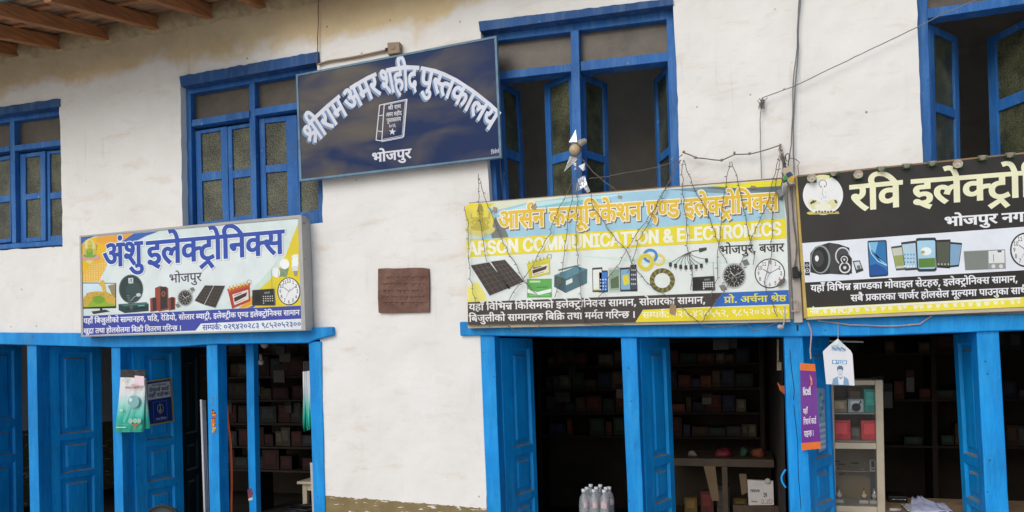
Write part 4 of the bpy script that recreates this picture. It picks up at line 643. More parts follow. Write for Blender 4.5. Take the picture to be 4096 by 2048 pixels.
for (x0, x1, out) in ((XL-.3, XS, .955), (XS+.004, XR+.3, .36)):  # unseen right-hand eave is cut short so more light reaches the wall
    O, sl_ = span(x0, x1); mb = MB(); a = -.45
    while a < out-.05:
        z0 = .104+random.uniform(0, .006); mb.obox(O+D*a, sl_, D*(min(.158, out-a)-random.uniform(.002, .014)), NU, 0, 1, 0, 1, z0, z0+.02, BOARDBROWN); a += .158
    mb.build('eave_boards', B)
    mb = MB(); mb.obox(O+D*(out-.02), sl_, D, NU, 0, 1, 0, .03, .062, .15, EDGETEAL); mb.build('fascia_board', B, bevel=.003)
    mb = MB(); mb.obox(O+D*(-4.2), sl_, D, NU, 0, 1, 0, 4.2+out, .16, .20, noisy('roof_slates', (.12, .12, .12), .8, .3, 6)); mb.build('roof', B)
O, sl_ = span(XL-.3, XS)
for a in (.36, .60): mb = MB(); mb.obox(O+D*a, sl_, D, NU, 0, 1, 0, .05, .088, .103, WOODBROWN); mb.build('roof_batten', B)
# rough plaster lip against the boards between the rafters
mb = MB(); vs_ = []; n = 240
for i in range(n+1):
    x = XL+(XR-XL)*i/n
    for (y, z) in ((-.004, zr(x)-.025+.02*noise.noise(Vector((x*7, 0, 0)))), (-.035, zr(x)+.03+.015*noise.noise(Vector((x*9, 2, 0)))), (-.01, zr(x)+.12)): vs_.append((x, y, z))
mb.mesh(vs_, [(3*i+k, 3*i+3+k, 3*i+4+k, 3*i+1+k) for i in range(n) for k in (0, 1)], noisy('mud_plaster', (.5, .38, .21), .95, .3, 14, .5, 30)); mb.build('mud_cornice', B, smooth=True)

# ------------------------------------------------------------------ windows
def solve_leaf(hx, hyt, hyb, Y0, w, fx, lo, hi):
    A = P(hx, hyt, Y0); Bm = P(hx if not isinstance(hyb, tuple) else hyb[0], hyb if not isinstance(hyb, tuple) else hyb[1], Y0)
    best = None
    for k in range(721):
        a = math.radians(lo+(hi-lo)*k/720); q = A+Vector((math.cos(a), math.sin(a), 0))*w; e = abs(PROJ(q)[0]-fx)
        if best is None or e < best[0]: best = (e, a)
    a = best[1]; U = Vector((math.cos(a), math.sin(a), 0))*w; Vd = Bm-A
    N = U.cross(Vd).normalized()
    if N.dot(Vector(CAM)-A) < 0: N = -N
    return A, U, Vd, N
def casement(parent, A, U, Vd, N, l=.17, r=.17, top=.04, mid=(.455, .535), bot=.955, th_=.028, blue=None, broken=False, name='casement'):
    blue = blue or WINBLUE
    mb = MB(); b_ = lambda *a: mb.obox(A, U, Vd, N, *a, -th_, 0, blue)
    b_(0, l, 0, 1); b_(1-r, 1, 0, 1); b_(l, 1-r, 0, top); b_(l, 1-r, mid[0], mid[1]); b_(l, 1-r, bot, 1)
    c = mb.build(name, parent, bevel=.003)
    for v0, v1, br in ((top, mid[0], False), (mid[1], bot, broken)):
        g = MB()
        if br:
            q = lambda u, v: A+U*(l+(1-r-l)*u)+Vd*(v0+(v1-v0)*v)+N*(-th_*.6)
            g.prism([q(0, .30), q(.28, .42), q(.40, .60), q(1, .98), q(1, 1), q(0, 1)], N*.004, FIGGLASS)
        else: g.obox(A, U, Vd, N, l, 1-r, v0, v1, -th_*.62, -th_*.45, FIGGLASS)
        yield c, g
def quad_leaf(tl, tr, bl, Y):
    A, Tr, Bl = P(*tl, Y), P(*tr, Y), P(*bl, Y); U = Tr-A; Vd = Bl-A; N = U.cross(Vd).normalized()
    if N.dot(Vector(CAM)-A) < 0: N = -N
    return A, U, Vd, N
def window(label, lintel, frames, panes, lip=None):
    f = MB()
    for poly, Y0, Y1 in frames: f.pp(poly, Y0, Y1, WINBLUE)
    w = f.build('window', B, label, bevel=.003)
    if lintel:
        l = MB(); n = 60; top, bot = lintel
        front = [Vector(P(top[0][0]+(top[1][0]-top[0][0])*i/n, top[0][1]+(top[1][1]-top[0][1])*i/n+4*noise.noise(Vector((i*.37, top[0][0], 0)))-1, -.016)) for i in range(n+1)]+[P(x, y, -.016) for x, y in (bot[1], bot[0])]
        l.prism(front, (0, .30, 0), LINTELBLUE); l.build('lintel', w)
    for poly, Y in panes:
        g = MB(); g.pp(poly, Y, Y+.006, DUSTGLASS); g.build('transom_pane', w)
    return w
def leafset(w, leaves):
    for lf, kw in leaves:
        prev = None; made = None
        it = list(casement(w, *lf, **kw)); c = it[0][0]
        for c, g in it: g.build('pane', w)
FY, FB = .062, .16
# left window
w = window('blue window cut by the left edge with closed figured-glass casements',
    ([(-480, 498), (236, 395)], [(-480, 528), (236, 425)]),
    [([T1(-960, 300), T1(0, 185), T1(478, 108), T1(510, 100), T1(510, 155), T1(485, 158), T1(0, 225), T1(-960, 345)], FY, FB),
     ([T1(76, 214), T1(114, 208), T1(129, 1190), T1(95, 1192)], FY, FB),
     ([T1(-960, 560), T1(0, 418), T1(76, 411), T1(79, 450), T1(0, 462), T1(-960, 600)], FY+.002, FB-.002), ([T1(118, 404), T1(510, 356), T1(510, 402), T1(119, 450)], FY+.002, FB-.002),
     ([T1(-960, 1250), T1(0, 1205), T1(128, 1192), T1(515, 1168), T1(515, 1205), T1(0, 1240), T1(-960, 1300)], FY-.02, FB)],
    [([T1(-300, 262), T1(78, 222), T1(80, 412), T1(-300, 455)], .115), ([T1(112, 208), T1(505, 150), T1(505, 362), T1(118, 405)], .115)])
# closed leaves stand a little behind the frame
leafset(w, [((quad_leaf(T1(-190, 530), T1(80, 485), T1(-180, 1215), .10)), dict(l=.16, r=.02, top=.045, mid=(.455, .53), bot=.955)),
            ((quad_leaf(T1(160, 478), T1(362, 450), T1(165, 1190), .10)), dict(l=.22, r=.19, top=.045, mid=(.455, .52), bot=.95)),
            ((quad_leaf(T1(376, 455), T1(580, 432), T1(384, 1180), .115)), dict(l=.11, r=.2, top=.03, mid=(.46, .53), bot=.94))])
# second window, behind the dark blue board
w = window('blue window with dusty transom and closed casements left of the dark blue board',
    ([(717, 306), (1273, 207)], [(723, 346), (1276, 248)]),
    [([T2(75, 262), T2(1045, 92), T2(1048, 150), T2(860, 180), T2(568, 230), T2(528, 242), T2(110, 312), T2(75, 318)], FY, FB),
     ([T2(75, 318), T2(110, 312), T2(127, 1300), T2(94, 1300)], FY, FB),
     ([T2(528, 242), T2(568, 230), T2(588, 1290), T2(545, 1290)], FY, FB),
     ([T2(118, 500), T2(530, 432), T2(530, 483), T2(118, 548)], FY-.012, FB-.002), ([T2(572, 420), T2(1050, 345), T2(1050, 396), T2(572, 470)], FY-.012, FB-.002),
     ([T2(1015, 150), T2(1050, 150), T2(1062, 1255), T2(1027, 1262)], FY+.003, FB),
     ([T2(60, 1300), T2(1027, 1160), T2(1027, 1262), T2(60, 1400)], FY+.006, FB)],
    [([T2(108, 310), T2(530, 240), T2(530, 434), T2(115, 502)], .115), ([T2(566, 228), T2(1020, 150), T2(1020, 350), T2(570, 424)], .115)])
leafset(w, [((quad_leaf(T2(142, 580), T2(370, 545), T2(160, 1290), .10)), dict(l=.18, r=.2, top=.035, mid=(.43, .515), bot=.92)),
            ((quad_leaf(T2(374, 548), T2(545, 520), T2(392, 1270), .105)), dict(l=.18, r=.06, top=.035, mid=(.44, .52), bot=.90)),
            ((quad_leaf(T2(600, 490), T2(870, 462), T2(618, 1250), .10)), dict(l=.15, r=.29, top=.05, mid=(.445, .515), bot=.92)),
            ((quad_leaf(T2(872, 470), T2(1032, 445), T2(888, 1235), .10)), dict(l=.07, r=.05, top=.05, mid=(.46, .53), bot=.90))])
# third window: casements swung inwards
w = window('blue window with four casements swung open above the yellow sign',
    ([(1914, 87), (2691, -7)], [(1919, 124), (2694, 18)]),
    [([T3(196, 196), T3(1354, 40), T3(1356, 112), T3(1310, 117), T3(780, 184), T3(730, 192), T3(285, 246), T3(196, 258)], FY, FB),
     ([T3(196, 240), T3(240, 240), T3(290, 1300), T3(246, 1300)], FY, FB),
     ([T3(730, 185), T3(779, 180), T3(806, 1290), T3(746, 1290)], FY-.02, FB),
     ([T3(240, 440), T3(733, 386), T3(738, 432), T3(240, 488)], FY, FB-.002), ([T3(789, 372), T3(1318, 315), T3(1322, 370), T3(791, 430)], FY, FB-.002),
     ([T3(1311, 112), T3(1362, 108), T3(1410, 1270), T3(1347, 1275)], FY, FB)],
    [([T3(235, 245), T3(732, 190), T3(735, 390), T3(235, 445)], .115), ([T3(778, 182), T3(1314, 115), T3(1320, 320), T3(788, 375)], .115)])
K3 = dict(l=.16, r=.16, top=.045, mid=(.50, .57), bot=.96)
leafset(w, [(solve_leaf(*T3(300, 488), T3(345, 1290), .14, .25, T3(424, 0)[0], 20, 90), dict(K3, broken=True)),
            (solve_leaf(*T3(733, 440), T3(762, 1290), .13, .25, T3(568, 0)[0], 92, 178), dict(K3, l=.1, r=.2, mid=(.545, .61))),
            (solve_leaf(*T3(797, 436), T3(812, 1290), .14, .29, T3(955, 0)[0], 5, 88), dict(K3, mid=(.545, .60))),
            (solve_leaf(*T3(1322, 380), T3(1352, 1290), .14, .29, T3(1232, 0)[0], 91, 178), dict(K3, mid=(.545, .60)))])
# fourth window, cut by the right edge
w = window('tall blue window cut by the right edge with one casement ajar', ([(3640, -175), (4600, -290)], [(3645, -140), (4600, -250)]),
    [([T4(1655, -150), T4(3200, -350), T4(3200, -270), T4(1655, -60)], FY, FB),
     ([T4(1655, -80), T4(1732, -80), T4(1768, 1180), T4(1690, 1180)], FY, FB), ([T4(2560, -200), T4(2640, -205), T4(2680, 1100), T4(2590, 1100)], FY, FB),
     ([T4(1735, 58), T4(2565, -58), T4(2567, 0), T4(1736, 126)], FY+.002, FB-.002), ([T4(2640, -70), T4(3200, -130), T4(3200, -75), T4(2642, -12)], FY+.002, FB-.002),
     ([T4(3080, -300), T4(3200, -300), T4(3270, 960), T4(3150, 960)], FY-.002, FB)],
    [([T4(1728, -90), T4(2566, -180), T4(2566, -55), T4(1733, 62)], .115), ([T4(2640, -200), T4(3090, -260), T4(3090, -110), T4(2640, -60)], .115)])
leafset(w, [(solve_leaf(*T4(1746, 160), T4(1770, 1240), .14, .34, T4(1945, 0)[0], 5, 89), dict(K3, mid=(.49, .55))),
            (solve_leaf(*T4(2560, 52), T4(2595, 1180), .14, .40, T4(2140, 0)[0], 91, 179), dict(K3, l=.17, r=.15, mid=(.435, .51)))])

# ------------------------------------------------------------------ ground-floor timbers
BY = -.03
def wavy(poly, n=14, amp=1.5):
    out = []
    for a, b_ in zip(poly, poly[1:]+poly[:1]):
        L = math.dist(a, b_); k = max(1, int(L/45))
        for i in range(k): out.append((a[0]+(b_[0]-a[0])*i/k, a[1]+(b_[1]-a[1])*i/k+(amp*noise.noise(Vector((a[0]+i*.6, a[1], 0))) if i else 0)))
    return out
mb = MB(); mb.pp(wavy([(-560, 1322), (0, 1329), (330, 1332), (800, 1322), (1257, 1310), (1328, 1307), (1332, 1340), (1256, 1360), (1234, 1371), (865, 1376), (700, 1387), (441, 1389), (0, 1377), (-560, 1370)]), BY, .29, SHOPBLUE); mb.build('shop_lintel', B, bevel=.006)
mb = MB(); mb.pp(wavy([(1838, 1287), (2500, 1282), (3200, 1276), (4096, 1255), (4760, 1238), (4760, 1292), (4096, 1321), (3906, 1327), (3500, 1342), (3213, 1346), (2483, 1349), (1914, 1342), (1840, 1343)]), BY, .29, SHOPBLUE); mb.build('shop_lintel', B, bevel=.006)
def post(tl, tr, bl, br, Y=-.008, d=.12, name='door_post', m=None, z=.02, label=None):
    mb = MB(); a, b_ = P(*tl, Y), P(*tr, Y); c, e = ext(*tl, *bl, z, Y), ext(*tr, *br, z, Y)
    n = 10; L = [a+(c-a)*(i/n) for i in range(n+1)]; R_ = [b_+(e-b_)*(i/n) for i in range(n+1)]
    for i in range(1, n):
        L[i].x += .003*noise.noise(L[i]*3); R_[i].x += .003*noise.noise(R_[i]*3)
    mb.prism(L+R_[::-1], (0, d, 0), m or SHOPBLUE); return mb.build(name, B, label, bevel=.005)
post((107, 1376), (145, 1376), (119, 2040), (157, 2040), d=.115)
post((444, 1387), (480, 1387), (458, 2040), (494, 2040), d=.115)
p3 = post((825, 1370), (868, 1370), (838, 2040), (881, 2040), d=.105)
p4_ = post((981, 1360), (1012, 1360), (996, 2040), (1025, 2040), Y=.2, d=.062)
mb = MB(); mb.pp([(990, 1958), (1006, 1952), (1012, 1975), (1004, 1990), (992, 1988)], .1985, .1998, dull((130, 70, 96))); mb.build('torn_sticker', p4_, 'torn purple sticker'); mb = MB(); mb.pp([(993, 1994), (1012, 1990), (1010, 2000), (994, 2003)], .1985, .1998, dull((216, 206, 170))); mb.build('torn_sticker', p4_, 'torn cream sticker')
post((1234, 1366), (1283, 1366), (1254, 2040), (1300, 2040), Y=-.012, d=.12)
post((1920, 1341), (1978, 1343), (1947, 2040), (2003, 2040), Y=-.012, d=.11)
post((2483, 1347), (2547, 1347), (2512, 2040), (2573, 2040), d=.11)
p8 = post((3135, 1340), (3211, 1343), (3160, 2040), (3246, 2040), d=.12, label='blue door post with a long crack')
post((3906, 1322), (3996, 1320), (3943, 2040), (4037, 2040), d=.11)
post((4520, 1305), (4600, 1300), (4570, 2040), (4650, 2040), d=.11)
mb = MB()
for px in ([(3160, 1400), (3168, 1480), (3176, 1560), (3172, 1600)], [(3175, 1620), (3190, 1760), (3195, 1900), (3206, 2040)]): mb.tube([P(x+2*random.uniform(-1, 1), y, -.0085) for x, y in px], .0016, BLACKPL, 4)
mb.build('crack', p8)
# marigold and vermilion smear on the third post
mb = MB(); ORG = dull((235, 120, 20), 'marigold_paste'); YEL = dull((240, 180, 30), 'turmeric_paste'); RED = dull((150, 60, 60), 'vermilion_paste')
for k in range(70):
    t_ = random.random(); x = 853+random.gauss(0, 3.2)+t_*2; y = 1640+t_*88; r = random.uniform(.004, .0105)*(1.1-.25*t_)
    mb.lathe(P(x, y, -.0085), (0, -1, 0), [(r, 0), (r*.8, r*.5), (0, r*.7)], random.choice((RED, ORG, ORG, YEL)) if t_ < .45 else random.choice((ORG, YEL, YEL)), 7)
mb.build('offering_smear', p3); mb = MB()
for k in range(14): mb.lathe(P(850+random.gauss(0, 3), 1585+random.random()*42, -.0085), (0, -1, 0), [(.004, 0), (.003, .001), (0, .0012)], GREYPL, 6)
mb.build('ash_smear', p3)

def door_leaf(hx, hy, bx, by, Y0, w, fx, lo, hi, panels, l=.2, r=.18, th_=.034, blue=None, label=None, flip=False):
    A, U, Vd, N = solve_leaf(hx, hy, (bx, by), Y0, w, fx, lo, hi); blue = blue or SHOPBLUE_LIFTED
    Vd = Vd*((.14-A.z)/Vd.z); H = Vd.length
    vs2 = [((y-hy)/(by-hy)*(P(bx, by, Y0)-P(hx, hy, Y0)).length/H) for y in [q for pr_ in panels for q in pr_]]
    pn = [(vs2[i], vs2[i+1]) for i in range(0, len(vs2), 2)]
    mb = MB(); g = lambda *a: mb.obox(A, U, Vd, N, *a, -th_, 0, blue)
    g(0, l, 0, 1); g(1-r, 1, 0, 1)
    e = 0
    for v0, v1 in pn: g(l, 1-r, e, v0); e = v1
    g(l, 1-r, e, 1)
    dl = mb.build('door_leaf', B, label, bevel=.003)
    for v0, v1 in pn:
        p = MB(); q = lambda u, v, n: A+U*(l+(1-r-l)*u)+Vd*(v0+(v1-v0)*v)+N*n
        hh = (v1-v0)*H; ww = (1-r-l)*U.length; bu, bv, cu, cv = .012/ww, .012/hh, .045/ww, .04/hh
        R0 = [q(0, 0, -.003), q(1, 0, -.003), q(1, 1, -.003), q(0, 1, -.003)]
        R1 = [q(bu, bv, -.017), q(1-bu, bv, -.017), q(1-bu, 1-bv, -.017), q(bu, 1-bv, -.017)]
        R2 = [q(cu, cv, -.016), q(1-cu, cv, -.016), q(1-cu, 1-cv, -.016), q(cu, 1-cv, -.016)]
        R3 = [q(cu*1.3, cv*1.3, -.006), q(1-cu*1.3, cv*1.3, -.006), q(1-cu*1.3, 1-cv*1.3, -.006), q(cu*1.3, 1-cv*1.3, -.006)]
        for X, Y_ in ((R0, R1), (R1, R2), (R2, R3)):
            for k in range(4):
                dusty = (X is R0 and k == 2) or (X is R2 and k == 0)
                p.face([X[k], X[(k+1) % 4], Y_[(k+1) % 4], Y_[k]], DUST if dusty else blue)
        p.face(R3, blue); p.obox(A, U, Vd, N, l, 1-r, v0, v1, -th_+.004, -.018, blue)
        p.build('door_panel', dl)
    return dl, (A, U, Vd, N)
PA = [(1416, 1720), (1746, 1880), (1900, 2230), (2270, 2420)]
door_leaf(-95, 1382, -85, 2040, .10, .42, 86, 40, 110, [(1400, 1690), (1722, 1838), (1868, 2230), (2270, 2420)])
door_leaf(191, 1385, 203, 2040, .10, .44, 404, 40, 140, [(1412, 1742), (1768, 1900), (1925, 2230), (2270, 2420)])
d3, PL3 = door_leaf(530, 1387, 546, 2040, .10, .43, 722, 40, 140, [(1415, 1768), (1795, 1938), (1970, 2240), (2280, 2430)], l=.24, r=.2, label='blue door leaf with a recharge card poster')
A3, U3, V3, N3 = PL3
h4 = PROJ(A3+U3)
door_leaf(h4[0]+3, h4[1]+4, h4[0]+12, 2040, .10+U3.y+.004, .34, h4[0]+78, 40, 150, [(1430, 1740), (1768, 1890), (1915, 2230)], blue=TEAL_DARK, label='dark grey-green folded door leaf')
door_leaf(2003, 1352, 2027, 2040, .10, .44, 2130, 20, 150, [(1395, 1800), (1835, 2000), (2030, 2300)], l=.3, r=.12)
door_leaf(2562, 1352, 2588, 2040, .10, .44, 2678, 5, 100, [(1395, 1845), (1880, 2035), (2070, 2330)], l=.3, r=.16)
d7, PL7 = door_leaf(3213, 1347, 3241, 2040, .10, .44, 3318, 5, 88, [(1395, 1850), (1888, 2040), (2070, 2330)], l=.28, r=.1)
door_leaf(3926, 1330, 3966, 2040, .10, .46, 3812, 91, 175, [(1370, 1850), (1890, 2040), (2070, 2330)], l=.3, r=.15)
mb = MB()
pts = [P(3143+5*math.sin(math.pi*0)-17*math.sin(math.pi*k/10), 1878+k*7.2, .03) for k in range(11)]; mb.tube(pts, .0055, SHOPBLUE_LIFTED, 8); mb.build('door_handle', p8)
# ------------------------------------------------------------------ sign: white and blue light box
def clock_face(root, S, cx, cy, rx, ry, l=4, ring=9, nm='clock_picture', dig=17):
    mb = MB(); S.ell(mb, cx, cy, rx, ry, (45, 42, 48), l); S.ell(mb, cx, cy, rx-ring, ry-ring, (232, 233, 232), l+.5, 36)
    for k in range(12):
        a = math.radians(30*(k+1)-90); t_ = str(k+1); w = dig*.62*len(t_)
        x, y = cx+(rx-ring)*.80*math.cos(a), cy+(ry-ring)*.80*math.sin(a)
        S.text(mb, t_, (x-w/2, y+dig*.5), (x+w/2, y+dig*.5), dig, (60, 58, 60), l+1, (18, 18), hu=727)
    S.line(mb, [(cx, cy), (cx-rx*.42, cy-ry*.26)], 5, (40, 40, 42), l+1.4); S.line(mb, [(cx, cy), (cx+rx*.62, cy-ry*.36)], 4, (40, 40, 42), l+1.5)
    S.line(mb, [(cx+rx*.1, cy-ry*.2), (cx-rx*.25, cy+ry*.45)], 2, (70, 70, 70), l+1.6); mb.build(nm, root)
def solar(root, S, quads, l=4, nx=4, ny=6, border=(205, 212, 212)):
    mb = MB()
    for q in quads:
        c = np.mean(np.array(q, float), 0)
        S.poly(mb, [tuple(c+(np.array(p)-c)*1.05) for p in q], border, l); S.poly(mb, q, (58, 50, 46), l+.5); S.grid(mb, q, nx, ny, 1.6, (120, 110, 102), l+1)
    mb.build('solar_panel_picture', root)
def seated_deity(root, S, cx, cy, s, cols, l=4, ring=None):
    """printed emblem of a crowned figure seated on a lotus"""
    skin, robe, dark, lot = cols; mb = MB()
    if ring: S.ell(mb, cx, cy, ring[0], ring[1], ring[2], l-.8, 36)
    for k in range(9):
        a = -80+20*k; x = cx+.42*s*math.sin(math.radians(a)); S.ell(mb, x, cy+.40*s-.06*s*math.cos(math.radians(a)), .10*s, .20*s, lot, l+.1*k, 14, rot=a*.7)
    S.ell(mb, cx, cy+.26*s, .36*s, .12*s, robe, l+1.2); S.poly(mb, [(cx-.17*s, cy-.15*s), (cx+.17*s, cy-.15*s), (cx+.22*s, cy+.28*s), (cx-.22*s, cy+.28*s)], robe, l+1.4)
    for sg in (-1, 1):
        S.line(mb, [(cx+sg*.16*s, cy-.1*s), (cx+sg*.32*s, cy+.04*s), (cx+sg*.2*s, cy+.2*s)], .075*s, skin, l+1.7)
        S.line(mb, [(cx+sg*.15*s, cy-.12*s), (cx+sg*.34*s, cy-.1*s), (cx+sg*.36*s, cy-.32*s)], .065*s, skin, l+1.8); S.ell(mb, cx+sg*.36*s, cy-.36*s, .06*s, .07*s, lot, l+2)
    S.ell(mb, cx, cy-.30*s, .13*s, .17*s, skin, l+2.1); S.poly(mb, [(cx-.13*s, cy-.36*s), (cx-.09*s, cy-.55*s), (cx, cy-.68*s), (cx+.09*s, cy-.55*s), (cx+.13*s, cy-.36*s)], dark, l+2.3)
    S.line(mb, [(cx-.05*s, cy-.29*s), (cx-.02*s, cy-.29*s)], .025*s, (60, 50, 40), l+2.5); S.line(mb, [(cx+.02*s, cy-.29*s), (cx+.05*s, cy-.29*s)], .025*s, (60, 50, 40), l+2.5)
    S.line(mb, [(cx-.1*s, cy-.1*s), (cx, cy+.05*s), (cx+.1*s, cy-.1*s)], .03*s, dark, l+2.6); mb.build('deity_emblem', root)
def battery(root, S, q, body, top, label, l=4, caps=(225, 190, 60), n=6):
    mb = MB(); q = [np.array(p, float) for p in q]; g = lambda u, v: tuple((q[0]*(1-u)+q[1]*u)*(1-v)+(q[3]*(1-u)+q[2]*u)*v)
    S.poly(mb, [g(0, 0), g(1, 0), g(1, 1), g(0, 1)], body, l); S.poly(mb, [g(-.03, 0), g(1.03, 0), g(1.0, .2), g(0, .2)], top, l+.4)
    for k in range(n):
        u = .1+.8*k/(n-1); S.poly(mb, [g(u-.05, .08), g(u-.02, -.12), g(u+.02, -.12), g(u+.05, .08)], caps, l+.8)
    S.poly(mb, [g(.16, .34), g(.93, .34), g(.93, .88), g(.16, .88)], label, l+.8); S.poly(mb, [g(.2, .52), g(.88, .46), g(.8, .66), g(.2, .74)], (70, 45, 40), l+1.2)
    S.line(mb, [g(.24, .42), g(.6, .40)], 6, (90, 60, 50), l+1.3); S.line(mb, [g(.24, .81), g(.7, .79)], 4, (150, 100, 80), l+1.3)
    S.line(mb, [g(.85, -.05), g(.95, -.2), g(1.08, -.12), g(1.06, .1)], 2.5, (90, 80, 75), l+1); mb.build('battery_picture', root)
def radio(root, S, q, ant, l=4, btn=(215, 215, 210)):
    mb = MB(); q = [np.array(p, float) for p in q]; g = lambda u, v: tuple((q[0]*(1-u)+q[1]*u)*(1-v)+(q[3]*(1-u)+q[2]*u)*v)
    S.line(mb, ant, 5, (170, 175, 172), l-.3); S.poly(mb, [g(-.01, .02), g(.03, -.02), g(.97, -.02), g(1.02, .03), g(1.02, .97), g(.98, 1.02), g(.02, 1.02), g(-.01, .97)], (96, 100, 100), l); S.poly(mb, [g(.0, .02), g(.97, .0), g(.97, .97), g(.0, .99)], (42, 40, 40), l+.4)
    S.poly(mb, [g(.54, .16), g(.8, .15), g(.8, .27), g(.54, .28)], (110, 125, 120), l+.8)
    for j in range(4):
        for i in range(5):
            if j == 3 and i: continue
            x, y = g(.50+.1*i, .44+.14*j); S.ell(mb, x, y, 6, 6, btn, l+.8, 10)
    S.ell(mb, *g(.23, .5), 30, 40, (30, 29, 30), l+.8, 20); mb.build('radio_picture', root)
def watch(root, S, cx, cy, r, l=4, k=(.95, 1)):
    mb = MB(); w = (200, 204, 202); gk = (120, 122, 120)
    for sg, col in ((1, w), (-1, w)):
        for i in range(5):
            x, y = cx+sg*(.62+.16*i)*r*.75, cy-sg*(.72+.17*i)*r*.75; S.poly(mb, [(x-.33*r, y-.22*r), (x+.12*r, y-.34*r), (x+.36*r, y+.1*r), (x-.1*r, y+.24*r)], w if i % 2 else gk, l+.05*i)
    S.ell(mb, cx, cy, r*1.05*k[0], r*1.08, (180, 184, 182), l+.6); S.ell(mb, cx, cy, r*.92*k[0], r*.95, (48, 48, 46), l+1)
    for i in range(24): a = i*math.pi/12; S.ell(mb, cx+r*.84*k[0]*math.cos(a), cy+r*.87*math.sin(a), r*.04, r*.04, (215, 215, 210), l+1.3, 6)
    for dx, dy in ((.3, -.05), (-.3, .0), (0, .32)): S.ring(mb, cx+dx*r, cy+dy*r, r*.22, r*.23, r*.05, (150, 150, 145), l+1.3, 16)
    for i in range(12): a = i*math.pi/6; S.line(mb, [(cx+r*.6*math.cos(a), cy+r*.62*math.sin(a)), (cx+r*.7*math.cos(a), cy+r*.72*math.sin(a))], r*.05, (215, 215, 210), l+1.4)
    S.line(mb, [(cx, cy), (cx-.35*r, cy-.4*r)], r*.05, (220, 220, 215), l+1.6); S.line(mb, [(cx, cy), (cx+.5*r, cy-.25*r)], r*.05, (220, 220, 215), l+1.6); mb.build('watch_picture', root)

SA = Sheet(-.115, 300, 850, 1000/2525)
A = thing('light_box_sign', 'wide white, yellow and blue electronics shop light-box sign at the left, below the closed window', 'shop sign', P(760, 1330, -.05))
mb = MB(); pa = lambda x, y: (300+x*1000/2525, 850+y*1000/2525)
mb.pp([pa(46, 236), pa(2284, 26), pa(2326, 1190), pa(62, 1252)], -.1135, -.002, GREYFRAME); mb.build('box', A, bevel=.003)
mb = MB()
for q in ([(44, 234), (2286, 22), (2252, 58), (62, 250)], [(2286, 22), (2328, 1192), (2286, 1178), (2252, 58)], [(60, 1256), (82, 1240), (2286, 1178), (2328, 1192)], [(44, 234), (62, 250), (82, 1240), (60, 1256)]):
    mb.prism([P(*pa(x, y), -.121) for x, y in q], (0, .008, 0), GREYFRAME)
mb.build('frame', A, bevel=.0015)
mb = MB()
for x, y in ((2300, 110), (2306, 470), (2312, 800), (2318, 1120)): mb.lathe(P(*pa(x+14, y), -.085), (1, 0, 0), [(.006, 0), (.006, .003), (0, .004)], GREYPL, 8)
mb.build('rivets', A)
mb = MB()
SA.poly(mb, [(62, 250), (2252, 58), (2288, 1178), (78, 1240)], (212, 226, 222), 0)
SA.poly(mb, [(420, 520), (2060, 380), (1960, 640), (1500, 930), (300, 1010), (330, 700)], (221, 230, 228), .3)
SA.poly(mb, [(61, 322), (150, 262), (230, 244), (592, 212), (470, 292), (330, 360), (262, 470), (300, 560), (262, 640), (240, 700), (70, 706)], (232, 188, 36), .6)
SA.poly(mb, [(232, 244), (592, 212), (480, 290), (300, 330), (215, 290)], (233, 165, 58), .8)
SA.poly(mb, [(170, 545), (300, 425), (345, 470), (300, 580), (232, 700), (72, 704), (80, 610)], (228, 178, 70), .9)
for j in range(9):
    for i in range(9):
        x, y = 92+i*26+(j % 2)*4, 530+j*21-i*1.8
        if x+.75*(y-520) > 168+.0*j and x < 322-max(0, (y-560))*.65: SA.ell(mb, x, y, 7.5, 6, (238, 214, 140), 1.2, 8)
SA.poly(mb, [(60, 252), (194, 240), (110, 280), (61, 326)], (62, 106, 170), 1.2)
SA.poly(mb, [(592, 212), (846, 190), (720, 236), (600, 296), (468, 300), (520, 262)], (58, 98, 176), 1.2)
SA.poly(mb, [(2254, 110), (2278, 942), (1640, 985), (1740, 880), (1960, 690), (2060, 560), (2140, 400), (2200, 240)], (226, 204, 40), .6)
SA.poly(mb, [(2060, 470), (2100, 420), (1960, 690), (1840, 790), (1630, 975), (1580, 960), (1800, 770)], (200, 222, 205), .7)
SA.poly(mb, [(1720, 960), (1860, 890), (1780, 850), (1650, 972)], (232, 160, 60), .9); SA.poly(mb, [(1730, 972), (1800, 935), (1840, 930), (1790, 970)], (58, 98, 176), 1.1)
SA.poly(mb, [(76, 1046), (2284, 940), (2289, 1072), (1272, 1122), (1216, 1192), (81, 1240)], (62, 72, 160), 1)
SA.poly(mb, [(1272, 1122), (2289, 1072), (2291, 1178), (1216, 1204)], (226, 232, 232), 1.2)
mb.build('printed_face', A)
mb = MB(); b = (34, 20)
for st, p0, p1, h in (('अंशु', (286, 551), (680, 520), 226), ('इलेक्ट्रोनिक्स', (728, 529), (2108, 410), 232)):
    mb = MB()
    SA.text(mb, st, p0, p1, h, (176, 184, 194), 2, (52, 42), (8, 7)); SA.text(mb, st, p0, p1, h, (240, 243, 243), 2.5, (56, 44), (1, 1)); SA.text(mb, st, p0, p1, h, (44, 78, 168), 3.2, b)
    mb.build('lettering', A, 'large blue word in white outline')
mb = MB(); SA.text(mb, 'भोजपुर', (950, 712), (1278, 692), 84, (72, 62, 92), 2, (10, 8)); mb.build('lettering', A, 'small dark place name')
mb = MB()
SA.text(mb, 'यहाँ बिजुलीको सामानहरु, घडि, रेडियो, सोलार ब्याट्री, इलेक्ट्रीक एण्ड इलेक्ट्रोनिक्स सामान', (86, 1122), (2268, 1034), 50, (232, 234, 240), 2, (26, 16))
mb.build('lettering', A, 'upper line of white text on the blue band'); mb = MB()
